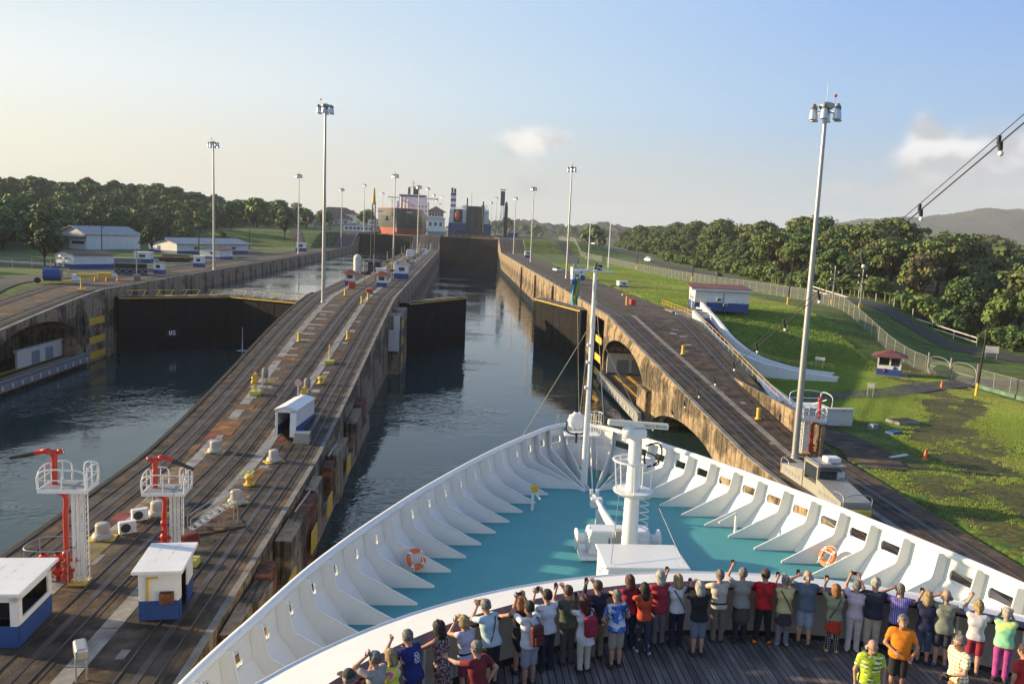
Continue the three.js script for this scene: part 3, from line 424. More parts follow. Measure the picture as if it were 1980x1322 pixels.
for (let i = -13; i <= 13; i++) { const a = i * 0.125; part('rail_stanchion', [rod(arc(10.22, PDECK, a), arc(10.2, 4.38, a), 0.035)], MT.shipWhite, ship); }
part('waterway', arcBand(10.02, PDECK + 0.02, 10.34, PDECK + 0.02, -1.75, 1.75, 80, 0.04), MT.timber, ship);
part('sub_deck', [new THREE.CylinderGeometry(10.3, 10.3, 0.12, 64).translate(SX, PDECK - 0.1, CZ)], MT.dark, ship);
{
  const deck = new THREE.Group(); deck.name = 'passenger_deck'; ship.add(deck); const w = 0.152;
  const tones = [0, 1, 2, 3].map((k) => std([0.34 + k * 0.045, 0.32 + k * 0.045, 0.31 + k * 0.045], 0.8, { map: T.wood }));
  for (let x = SX - 10; x < SX + 10; x += w) { const z0 = CZ - Math.sqrt(Math.max(0, 10.04 ** 2 - (x + w / 2 - SX) ** 2)); let z = z0, first = true; while (z < -3) { const l = first ? rr(1.2, 5) : rr(4, 6.5), e = Math.min(z + l, -2.8); if (e - z > 0.2) part('plank', [box(w - 0.022, 0.05, e - z - 0.012, x + w / 2, PDECK, (z + e) / 2)], tones[rnd() * 4 | 0], deck); z = e; first = false; } }
}
// hatch house, radar mast, windlass, jackstaff
{
  const h = new THREE.Group(); h.name = 'hatch_house'; ship.add(h); const X = 6.12, Z = -24.75;
  part('house_wall', [rbox(2.5, 1.8, 1.8, 0.06, X, DECK + 0.9, Z)], MT.shipWhite, h); part('house_roof', [rbox(2.64, 0.08, 1.94, 0.03, X, 2.43, Z)], MT.shipWhite, h);
  for (const s of [-1, 1]) { part('door_frame', [tube([[-0.36, 0], [0.36, 0], [0.36, 0.7], [-0.36, 0.7]].map(([x, y]) => [X + s * 0.85 + x, 1.45 + y, Z + 0.93]), 0.03, 5, 24, true)], MT.dark, h); part('roof_eye', [new THREE.TorusGeometry(0.07, 0.02, 6, 14).translate(X + s * 1.38, 2.2, Z + 0.5)], MT.shipWhite, h); }
  part('vent_panel', [box(0.8, 0.3, 0.04, X, 1.9, Z + 0.92)], MT.grey, h);
  part('deck_seam', [box(0.04, 0.02, 5, 5.1, DECK + 0.01, -24.6, 0.2)], MT.shipWhite, h);
  const m = new THREE.Group(); m.name = 'radar_mast'; ship.add(m); const mx = 6.22, mz = -27;
  part('mast_post', [lathe([[0.33, 0.6], [0.28, 1.6], [0.26, 3.0], [0.245, 3.9], [0.245, 4.0], [0.22, 5.3], [0.22, 5.75]], 20, mx, 0, mz)], MT.shipWhite, m);
  part('platform', [lathe([[0, 3.66], [0.45, 3.72], [0.66, 3.85], [0.68, 3.9], [0, 3.9]], 28, mx, 0, mz)], MT.shipWhite, m);
  part('guard_ring', [new THREE.TorusGeometry(0.66, 0.035, 8, 36).rotateX(Math.PI / 2).translate(mx - 0.05, 4.95, mz), ...[0.4, 1.7, 2.9, 4.2, 5.5].map((a) => rod([mx + 0.6 * Math.cos(a), 3.9, mz + 0.6 * Math.sin(a)], [mx - 0.05 + 0.66 * Math.cos(a), 4.95, mz + 0.66 * Math.sin(a)], 0.02)), rod([mx - 0.68, 4.95, mz], [mx + 0.58, 4.95, mz - 0.1], 0.035)], MT.shipWhite, m);
  for (let k = 0; k < 12; k++) part('ladder_rung', [tube([[mx + 0.26, 1 + k * 0.24, mz + 0.18], [mx + 0.56, 1.06 + k * 0.24, mz + 0.2], [mx + 0.4, 1.1 + k * 0.24, mz - 0.12], [mx + 0.26, 1.12 + k * 0.24, mz - 0.12]], 0.02, 5)], MT.shipWhite, m);
  for (let k = 0; k < 8; k++) part('mast_band', [new THREE.TorusGeometry(0.275 - k * 0.003, 0.016, 5, 20).rotateX(Math.PI / 2 + 0.25).translate(mx, 1.4 + k * 0.26, mz)], MT.shipWhite, m);
  part('motor_housing', [rbox(0.62, 0.34, 0.5, 0.08, mx + 0.02, 5.9, mz), ball(0.24, mx - 0.28, 5.95, mz + 0.1)], MT.shipWhite, m);
  const c = document.createElement('canvas'); c.width = 512; c.height = 64; const q = c.getContext('2d'); q.fillStyle = '#e3ddc9'; q.fillRect(0, 0, 512, 64); q.fillStyle = '#23242c'; q.font = 'bold 40px sans-serif'; q.fillText('Sperry Marine', 222, 46); const t = new THREE.CanvasTexture(c); t.colorSpace = THREE.SRGBColorSpace;
  const sc = part('radar_scanner', [rbox(2.1, 0.2, 0.2, 0.05, 0, 0, 0)], std([0.72, 0.69, 0.58], 0.5), m); sc.position.set(6.27, 6.19, mz); sc.rotation.set(0, 0.04, -0.06);
  const tx = new THREE.Mesh(new THREE.PlaneGeometry(1.5, 0.1875), new THREE.MeshStandardMaterial({ map: t, roughness: 0.5 })); tx.name = 'scanner_lettering'; tx.position.set(0.28, 0, 0.104); sc.add(tx);
  part('cable_loop', [tube([[mx + 0.3, 5.5, mz + 0.2], [mx + 0.75, 5.6, mz + 0.2], [mx + 0.9, 5.2, mz + 0.1], [mx + 0.75, 4.85, mz], [mx + 0.4, 4.8, mz], [mx + 0.3, 5.2, mz + 0.1]], 0.03, 6), tube([[mx + 0.3, 5.3, mz + 0.2], [mx + 0.6, 5.2, mz + 0.3], [mx + 0.8, 4.9, mz + 0.2], [mx + 0.45, 4.72, mz]], 0.026, 6)], MT.dark, m);
  for (const [x, z] of [[5.0, -24], [7.3, -24.1]]) part('stay', [rod([mx + (x > 6 ? 0.7 : -0.5), 3.75, mz + 0.2], [x, 2.5, z], 0.012)], MT.steel, m);
  const w = new THREE.Group(); w.name = 'windlass'; ship.add(w);
  part('bed', [rbox(2.75, 0.12, 1.5, 0.04, 6.2, DECK + 0.1, -29.4)], MT.shipWhite, w); part('gearcase', [rbox(2.3, 0.95, 0.85, 0.12, 6.3, DECK + 0.62, -29.3)], MT.shipWhite, w);
  for (const s of [-1, 1]) part('drum', [lathe([[0.45, -0.08], [0.48, 0], [0.2, 0.06], [0.2, 0.3], [0.38, 0.36], [0.4, 0.44], [0, 0.46]], 18).rotateZ(-s * Math.PI / 2).translate(6.3 + s * 1.15, DECK + 0.65, -29.3)], MT.shipWhite, w);
  part('cable_lifter', [box(0.5, 0.5, 0.3, 6.35, DECK + 0.9, -28.9), box(0.24, 0.45, 0.12, 6.35, DECK + 0.8, -28.78)], MT.beige, w);
  for (const x of [5.9, 6.05, 6.65, 6.8]) part('slot', [box(0.04, 0.2, 0.03, x, DECK + 0.75, -28.87)], MT.dark, w);
  const cr = new THREE.Group(); cr.name = 'deck_crane'; ship.add(cr); part('boom', [rod([6.35, DECK + 0.7, -30], [6.2, DECK + 0.75, -32.3], 0.2, 0.14, 10), rod([6.25, DECK + 0.75, -32.2], [6.1, DECK + 0.9, -33.6], 0.12, 0.09, 10)], MT.shipWhite, cr); part('clamp', [rbox(0.5, 0.4, 0.36, 0.05, 6.14, DECK + 0.75, -33.2), rbox(0.3, 0.3, 0.5, 0.05, 6.3, DECK + 0.6, -31.6), box(0.12, 0.4, 0.12, 6, DECK + 0.95, -33.7), box(0.12, 0.4, 0.12, 6.26, DECK + 0.95, -33.7)], MT.shipWhite, cr); part('rest', [box(0.3, 0.6, 0.3, 6.2, DECK + 0.3, -32.6)], MT.shipWhite, cr);
  const f = new THREE.Group(); f.name = 'jackstaff'; ship.add(f); const fx = 6.3, fz = -37.6;
  part('pole', [lathe([[0.17, 0.6], [0.15, 2.4], [0.11, 5], [0.1, 8], [0.085, 10.9]], 14, fx, 0, fz)], MT.shipWhite, f);
  part('yard', [rod([5.38, 10.84, fz], [7.2, 10.8, fz], 0.035), rod([fx, 11, fz], [5.75, 10.84, fz], 0.025), rod([fx, 11.05, fz], [6.85, 10.82, fz], 0.025), rod([fx, 10.84, fz], [fx, 10.84, fz - 0.5], 0.03)], MT.shipWhite, f);
  for (const x of [5.95, 6.88]) part('whip_aerial', [rod([x, 10.8, fz], [x + 0.0, 13.05, fz], 0.028, 0.018)], MT.shipWhite, f);
  part('aerial_wire', [rod([5.95, 13.03, fz], [6.88, 13.06, fz], 0.006)], MT.steel, f); part('lamp', [rod([fx, 10.9, fz], [fx + 0.02, 11.2, fz], 0.05)], MT.dark, f); part('speaker', [rbox(0.26, 0.24, 0.1, 0.04, 6.5, 10.98, fz - 0.1)], MT.dark, f);
  for (const [y, l] of [[5.4, 0.2], [6.6, 0.16], [7.4, 0.18]]) part('fitting', [rbox(l, 0.14, 0.2, 0.03, fx - 0.12, y, fz)], MT.shipWhite, f);
  for (const [x, z] of [[3.2, -38.2], [9.6, -38], [6.4, -40.8], [7.1, -36.8]]) part('stay', [rod([fx, x > 6 && x < 8 ? 10.6 : 8.5, fz], [x, TOP, z], 0.012)], MT.rope, f);
  const pl = new THREE.Group(); pl.name = 'bow_platform'; ship.add(pl); part('floor', [rbox(1.8, 0.08, 0.9, 0.03, 6.5, TOP - 0.1, -40.3)], MT.shipWhite, pl); for (let k = 0; k < 6; k++) part('guard', [rod([6.9 + k % 3 * 0.25, TOP, -40.6 + (k / 3 | 0) * 0.6], [6.9 + k % 3 * 0.25, TOP + 1, -40.6 + (k / 3 | 0) * 0.6], 0.02)], MT.shipWhite, pl); part('guard', [tube([[6.85, TOP + 1, -40.6], [7.42, TOP + 1, -40.6], [7.42, TOP + 1, -40], [6.85, TOP + 1, -40]], 0.022, 6, 20, true), tube([[6.85, TOP + 0.5, -40.6], [7.42, TOP + 0.5, -40.6], [7.42, TOP + 0.5, -40], [6.85, TOP + 0.5, -40]], 0.018, 6, 20, true)], MT.shipWhite, pl);
  for (const x of [6.95, 7.2]) part('ladder_rail', [rod([x, DECK, -39.2], [x, TOP, -39.9], 0.022)], MT.shipWhite, pl);
  const s = new THREE.Group(); s.name = 'searchlight'; ship.add(s); part('drum', [lathe([[0, -0.3], [0.36, -0.3], [0.42, -0.22], [0.42, 0.2], [0.34, 0.3], [0, 0.34]], 24).rotateX(Math.PI / 2 - 0.2).translate(5.98, 3.55, -38.6)], MT.shipWhite, s); for (let k = 0; k < 10; k++) { const a = k / 10 * 6.283; part('cooling_fin', [box(0.03, 0.07, 0.4, 5.98 + 0.43 * Math.cos(a), 3.55 + 0.43 * Math.sin(a), -38.6, 0, 0, a)], MT.shipWhite, s); } part('yoke', [tube([[5.5, 3.55, -38.6], [5.48, 3.1, -38.6], [5.7, 2.95, -38.6], [6.26, 2.95, -38.6], [6.48, 3.1, -38.6], [6.46, 3.55, -38.6]], 0.045, 6), rod([5.98, 2.5, -38.6], [5.98, 2.98, -38.6], 0.06)], MT.black, s);
  for (const [x, z, hgt] of [[3.55, -34.2, 0.9], [11.6, -31.6, 0.95]]) part('deck_davit', [rod([x, DECK, z], [x, DECK + hgt, z], 0.06), rod([x, DECK + hgt, z], [x + (x > 6 ? -0.8 : 0.3), DECK + hgt - 0.3, z + 0.3], 0.045)], MT.shipWhite, ship);
  part('valve_cover', [rbox(0.3, 0.3, 0.2, 0.04, 3.6, DECK + 1, -34.1)], MT.yellow, ship);
}
function ring(label, x, y, z, ry, rx) {
  const o = thing('life_ring', label, 'life ring', [x, y, z], ry); o.rotation.order = 'YXZ'; o.rotation.x = rx;
  part('ring', [new THREE.TorusGeometry(0.29, 0.085, 10, 32)], MT.orange, o); for (let k = 0; k < 4; k++) part('band', [new THREE.TorusGeometry(0.29, 0.09, 10, 6, 0.28).rotateZ(k * Math.PI / 2 + 0.6)], MT.white, o); part('grab_line', [new THREE.TorusGeometry(0.385, 0.012, 5, 32)], MT.white, o); part('holder', [rod([-0.2, -0.4, 0.1], [-0.2, 0.2, 0.1], 0.015), rod([0.2, -0.4, 0.1], [0.2, 0.2, 0.1], 0.015), rod([-0.3, 0.12, 0.1], [0.3, 0.12, 0.1], 0.015)], MT.white, o);
}
ring('orange life ring on the shaded left bulwark of the ship', -1.1, 1.13, -27.45, 0.6, -0.45); ring('orange life ring on the sunlit right bulwark of the ship', 13.95, 1.13, -28.3, -1.2, -0.5);
{ const o = thing('flag', 'blue and yellow flag hanging limp below the jackstaff yard', 'flag', [5.45, 0, -37.6]); const f = (x0, x1, m) => { const g = new THREE.PlaneGeometry(0.16, 1.25, 6, 16), p = g.attributes.position; for (let i = 0; i < p.count; i++) { const u = p.getX(i) / 0.16, v = p.getY(i); p.setXYZ(i, 0.62 * mix(x0, x1, u + 0.5) * (1 - 0.35 * Math.abs(v)) + 0.05 * Math.sin(v * 4), v + 9.85, 0.1 * Math.sin(u * 5 + v * 3 + x0 * 12)); } g.computeVertexNormals(); return part('stripe', [g], m, o); }; f(-0.28, -0.06, std([0.03, 0.33, 0.45], 0.8, { side: 2 })); f(-0.07, 0.1, std([0.7, 0.6, 0.05], 0.8, { side: 2 })); f(0.09, 0.26, std([0.03, 0.33, 0.45], 0.8, { side: 2 })); part('halyard', [rod([0, 10.8, 0], [0.6, 2.4, -0.3], 0.01)], MT.rope, o); }
{ // festoon of deck lights from the bow up past the bridge
  const o = thing('light_string', 'string of clear bulbs on twin cables running up from the ship bow', 'string lights'), A = V(8.3, 3.35, -36.2), B = V(6.6, 14.2, -9.2), P = (t, d = 0) => { const p = A.clone().lerp(B, t); p.y -= 0.55 * Math.sin(Math.PI * t) * 0.35 - d; return p; };
  for (const d of [0, 0.11]) part('cable', [tube(Array.from({ length: 24 }, (_, i) => P(i / 22, d).toArray()), d ? 0.006 : 0.0095, 6, 90)], MT.dark, o);
  for (let k = 0; k < 15; k++) { const p = P(0.015 + k * 0.068), b = new THREE.Group(); b.name = 'lamp_holder'; b.position.copy(p); b.scale.setScalar(0.72); o.add(b); part('socket', [rod([0, 0.03, 0], [0.03, -0.12, 0], 0.05, 0.036), box(0.05, 0.14, 0.05, -0.02, 0.06, 0)], MT.dark, b); part('bulb', [ball(0.045, 0.04, -0.17, 0, 1, 1.15, 1, 10)], new THREE.MeshPhysicalMaterial({ color: rgb(0.8, 0.8, 0.78), roughness: 0.15 }), b); }
}
// ---------------------------------------------------------------- lamp posts
{
  const p = thing('lamp_post', 'tallest nearest high mast lamp post, on the right ramp behind the locomotive', 'lamp post', [30.15, L0, -69], 0, 'high mast lamp posts along the locks');
  part('pole', [lathe([[0.36, 0], [0.36, 0.3], [0.3, 0.32], [0.3, 2], [0.16, 29.2]], 14)], MT.galv, p); part('head_frame', [lathe([[0.5, 29.9], [0.62, 30.0], [0.62, 30.3], [0.2, 30.45], [0, 30.45]], 16), ...[0, 1, 2, 3, 4, 5].map((k) => rod([0, 29.6, 0], [1.15 * Math.cos(k * 1.047), 29.6, 1.15 * Math.sin(k * 1.047)], 0.05)), rod([0, 29, 0], [0, 30, 0], 0.2), rod([0, 30.4, 0], [0, 31.9, 0], 0.02)], MT.galv, p);
  for (let k = 0; k < 6; k++) { const x = 1.08 * Math.cos(k * 1.047), z = 1.08 * Math.sin(k * 1.047); const l = part('luminaire', [lathe([[0.17, 0.4], [0.22, 0.3], [0.25, 0.25], [0.29, -0.34], [0.33, -0.36], [0.33, -0.46], [0.26, -0.47], [0, -0.42]], 14, x, 29.4, z)], std([0.6, 0.62, 0.65], 0.25, { metalness: 0.5 }), p); part('ballast', [lathe([[0, 0.36], [0.2, 0.36], [0.2, 0], [0, 0]], 10, x, 29.85, z)], MT.grey, l); }
  part('beacon', [rod([0.7, 30, 0], [0.72, 30.9, 0], 0.02), ball(0.13, 0.72, 31, 0)], MT.red, p);
  const D = [[30.2, 0, -228, 'on the right wall beside the hut with grey roof unit'], [30, 0, -341, 'on the right lock wall, second beyond the ramp'], [30.2, 0, -452, 'at the foot of the far right ramp'], [29, 7.5, -658, 'beyond the far right ramp beside the lattice tower'],
    [-20.9, 0, -131.5, 'on the centre ramp crest before the red roofed kiosks'], [-22.8, 0, -297, 'on the centre wall in front of the bulk carrier bow'], [-18, 0, -372, 'on the centre wall at the foot of the far ramp'], [-20.6, 7.5, -551, 'beside the control house on the centre wall'], [-20, 7.5, -658, 'behind the control house, nearer one'], [-14, 7.5, -690, 'behind the control house, farther one'],
    [-58.75, 0, -205, 'on the left wall beside the long white shed'], [-61.5, 0, -326, 'on the left wall in front of the far grass bank'], [-61, 0, -440, 'at the foot of the far left ramp'], [-61, 7.5, -543, 'left of the bulk carrier, nearer one'], [-61, 7.5, -672, 'left of the bulk carrier, farther one'], [-62, 7.5, -800, 'peeking over the bulk carrier deck'], [-21, 7.5, -780, 'thin and far, left of the striped funnel'], [-21, 7.5, -900, 'thinnest and farthest, left of the striped funnel'], [30, 7.5, -780, 'far away right of the blue hulled ship, nearer one'], [30, 7.5, -920, 'far away right of the blue hulled ship, farther one']];
  for (const [x, y, z, w] of D) copyOf(p, [x, y, z], rnd() * 6, 'high mast lamp ' + w, 'high mast lamp posts along the locks');
}
// ---------------------------------------------------------------- small buildings
const gable = (w, d, h, rise, over, t = 0.12) => [slab([-w / 2 - over, h, d / 2 + over], [0, h + rise, d / 2 + over], [0, h + rise, -d / 2 - over], [-w / 2 - over, h, -d / 2 - over], -t), slab([0, h + rise, d / 2 + over], [w / 2 + over, h, d / 2 + over], [w / 2 + over, h, -d / 2 - over], [0, h + rise, -d / 2 - over], -t)];
const gableEnds = (w, d, h, rise) => [1, -1].map((s) => plate([[-w / 2, h], [w / 2, h], [0, h + rise]], 0.2).translate(0, 0, s * (d / 2 - 0.1)));
const hip = (w, d, h, rise, over) => { const a = w / 2 + over, b = d / 2 + over, r = Math.max(0, d - w) / 2 + 0.01; return polyMesh([[-a, h, b], [a, h, b], [a, h, -b], [-a, h, -b], [0, h + rise, r], [0, h + rise, -r]], [[0, 1, 4], [1, 2, 5, 4], [2, 3, 5], [3, 0, 4, 5], [3, 2, 1, 0]]); };
function win(o, x, y, z, w, h, ry = 0, mat = MT.glass) { const f = part('window', [box(w + 0.14, h + 0.14, 0.08)], MT.white, o); f.position.set(x, y, z); f.rotation.y = ry; part('pane', [box(w, h, 0.04, 0, 0, 0.04)], mat, f); return f; }
function doorAt(o, x, y, z, w, h, ry = 0, mat = MT.door) { const f = part('door', [box(w, h, 0.08)], mat, o); f.position.set(x, y + h / 2, z); f.rotation.y = ry; part('handle', [box(0.06, 0.16, 0.06, w * 0.36, 0, 0.06)], MT.dark, f); return f; }
function airUnit(o, x, y, z, ry = 0) { const f = part('air_conditioner', [rbox(0.75, 0.5, 0.5, 0.04)], MT.white, o); f.position.set(x, y, z); f.rotation.y = ry; part('grille', [box(0.6, 0.36, 0.02, 0, 0, 0.26)], MT.dark, f); }
function shed(name, label, w, d, h, pos, turn, roofMat, rise, o2 = {}) {
  const o = thing(name, label, 'building', pos, turn);
  part('wall', [box(w, h - (o2.band ?? 0), d, 0, (h + (o2.band ?? 0)) / 2, 0), ...(rise ? gableEnds(w, d, h, rise) : [])], MT.white, o); if (o2.band) part('painted_base', [box(w + 0.02, o2.band, d + 0.02, 0, o2.band / 2, 0)], MT.blue, o);
  part('roof', rise ? gable(w, d, h, rise, o2.over ?? 0.5) : [slab([-w / 2 - 0.5, h + 0.25, d / 2 + 0.5], [w / 2 + 0.5, h + 0.25, d / 2 + 0.5], [w / 2 + 0.5, h + 0.05, -d / 2 - 0.5], [-w / 2 - 0.5, h + 0.05, -d / 2 - 0.5], -0.14)], roofMat, o);
  return o;
}
// the near booths on the centre wall
function booth(label, pos, turn, w, d, h, open) {
  const o = thing('control_booth', label, 'booth', pos, turn), t = 0.08, b = 0.95;
  part('painted_base', [box(w, b, t, 0, b / 2, d / 2), box(w, b, t, 0, b / 2, -d / 2), box(t, b, d - t, -w / 2, b / 2, 0), ...(open === 'door' ? [box(t, b, d * 0.42, w / 2, b / 2, -d * 0.29), box(t, b, d * 0.12, w / 2, b / 2, d * 0.42)] : [box(t, b, d - t, w / 2, b / 2, 0)])], MT.blue, o);
  const wy = (b + h) / 2, wh = h - b;
  part('wall', [box(w, wh, t, 0, wy, -d / 2), box(t, wh, d - t, -w / 2, wy, 0), ...(open === 'door' ? [box(w, wh, t, 0, wy, d / 2), box(t, wh, d * 0.42, w / 2, wy, -d * 0.29), box(t, wh, d * 0.12, w / 2, wy, d * 0.42)] : [box(w, 0.35, t, 0, h - 0.18, d / 2), box(0.3, wh, t, -w / 2 + 0.15, wy, d / 2), box(0.3, wh, t, w / 2 - 0.15, wy, d / 2), box(t, 0.35, d - t, w / 2, h - 0.18, 0), box(t, wh, 0.35, w / 2, wy, -d / 2 + 0.2), box(t, wh, 0.3, w / 2, wy, d / 2 - 0.2), box(t, 0.25, d - 0.7, w / 2, b + 0.12, 0)])], MT.white, o);
  part('roof', [rbox(w + 0.5, 0.16, d + 0.7, 0.03, 0, h + 0.08, 0)], MT.white, o); part('floor', [box(w - 0.1, 0.06, d - 0.1, 0, 0.03, 0)], MT.dark, o); part('lining', [box(w - 0.2, h - 0.1, 0.03, 0, h / 2, -d / 2 + 0.08)], MT.timber, o);
  if (open === 'door') { part('bracket', [rod([-w * 0.28, 1.0, d / 2 + 0.1], [-w * 0.26, 2.05, d / 2 + 0.12], 0.06), box(0.5, 0.05, 0.1, -w * 0.15, 2.1, d / 2 + 0.12)], MT.yellow, o); part('switch_box', [rbox(0.62, 0.55, 0.3, 0.04, w * 0.22, 1.15, d / 2 + 0.2)], MT.rust, o); }
  else { part('bracket', [rod([-0.1, 1.2, d / 2 + 0.06], [-0.1, 2.1, d / 2 + 0.06], 0.05), box(0.9, 0.05, 0.08, -0.5, 1.4, d / 2 + 0.06)], MT.yellow, o); part('desk', [box(w - 0.4, 0.06, d * 0.6, 0, 1.0, 0)], MT.dark, o); }
}
booth('small white and blue booth with a doorway and rusty switch box on the centre wall', [-13.55, L0 + 0.04, -39.1], 0.1, 1.75, 2.9, 2.35, 'door');
booth('white and blue booth with wide side window at the left photo edge', [-19.75, L0 + 0.04, -36.6], 0.05, 2.5, 3.3, 2.4, 'window');
{ // open ended locomotive shelter
  const o = thing('shelter', 'white gabled shelter with open front and blue skirt beside the middle track', 'shelter', [-14.0, yC(-70) + 0.05, -73.4], -0.03), w = 1.7, d = 7.4, h = 2.25; o.rotation.order = 'YXZ'; o.rotation.x = -Math.atan((yC(-76) - yC(-71)) / 5);
  part('side_wall', [box(0.08, h - 0.9, d, -w / 2, h - (h - 0.9) / 2, 0)], MT.white, o); part('side_wall', [box(0.08, h - 0.9, d, w / 2, h - (h - 0.9) / 2, 0)], MT.white, o); for (const s of [-1, 1]) part('skirt', [box(0.1, 0.9, d - 0.1, s * w / 2, 0.45, 0)], MT.blue, o);
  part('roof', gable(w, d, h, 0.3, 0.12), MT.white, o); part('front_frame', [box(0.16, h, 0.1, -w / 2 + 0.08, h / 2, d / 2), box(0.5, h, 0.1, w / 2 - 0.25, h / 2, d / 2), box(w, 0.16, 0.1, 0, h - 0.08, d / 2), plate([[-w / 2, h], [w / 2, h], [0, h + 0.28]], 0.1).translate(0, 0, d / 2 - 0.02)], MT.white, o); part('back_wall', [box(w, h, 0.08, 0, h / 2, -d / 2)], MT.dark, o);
  single('equipment_cabinet', [rbox(1.3, 0.95, 0.9, 0.03, -12.6, yC(-69) + 0.5, -69.2)], MT.galv, 'low grey metal cabinet in front of the white gabled shelter', 'cabinet');
}
function kiosk(label, x, z, s = 1) { // red hipped roof lookout on the wall
  const o = thing('lookout_kiosk', label, 'kiosk', [x, yC(z), z], 0.05, 'red roofed kiosks on the centre wall'); part('wall', [box(2 * s, 1.5, 2 * s, 0, 1.65, 0)], MT.white, o); part('painted_base', [box(2.02 * s, 0.9, 2.02 * s, 0, 0.45, 0)], MT.blue, o); part('roof', [hip(2 * s, 2 * s, 2.4, 0.85, 0.75)], MT.brick, o);
  for (const a of [0, 1.5708, 3.1416, 4.7124]) { win(o, Math.sin(a) * 1.0 * s, 1.75, Math.cos(a) * 1.0 * s, 1.1, 0.7, a); }
}
kiosk('red roofed white kiosk on the centre wall, nearer the left lane', -21.9, -172); kiosk('red roofed white kiosk on the centre wall, nearer the right lane', -15.3, -170);
function bluehut(label, x, y, z, w, d, h, turn = 0, vent) { const o = thing('equipment_hut', label, 'hut', [x, y, z], turn, 'white and blue equipment huts'); part('wall', [box(w, h * 0.62, d, 0, h * 0.69, 0)], MT.white, o); part('painted_base', [box(w + 0.02, h * 0.38, d + 0.02, 0, h * 0.19, 0)], MT.blue, o); part('roof', [rbox(w + 0.3, 0.12, d + 0.3, 0.03, 0, h + 0.06, 0)], vent ? MT.grey : MT.white, o); win(o, 0.1, h * 0.68, d / 2 + 0.02, w * 0.4, h * 0.26); if (vent) part('roof_unit', [rbox(0.7, 0.7, 0.7, 0.05, -w * 0.25, h + 0.45, 0)], MT.grey, o); return o; }
bluehut('white and blue hut on the centre wall behind the left kiosk', -17.3, 0.02, -190, 2.2, 2, 2.6); bluehut('larger white and blue hut on the centre wall right of the kiosks', -13.4, 0.02, -199, 3.4, 3, 3.4, 0.1, true);
bluehut('white and blue hut with grey roof unit by the right lamp post', 27.4 + 5, 0.02, -222, 3.4, 2.6, 3.4, 0.1, true); bluehut('narrow white and blue hut on the right wall, nearest the ramp crest', 33.6 - 4.6, 0.02, -202, 2, 1.8, 3.2, 0.1);
bluehut('small white box hut on the right wall behind the ramp crest', 39.5, 0.02, -196, 2.3, 1.6, 1.5, 0.2); bluehut('tiny white hut far along the right wall', 33, 0.02, -392, 3, 2.6, 3);
bluehut('round cornered white and blue hut at the left wall edge', -64, 0.02, -183, 1.9, 1.9, 2.5, 0, true); bluehut('white hut with blue base by the left wall lamp post', -65, 0.02, -214, 2.3, 2.1, 2.7); bluehut('small white hut among stacked materials on the left', -82.6, 0.02, -225, 4, 3, 2.7); bluehut('little white hut at the foot of the far left bank', -66, 0.02, -356, 4, 3, 3.6);
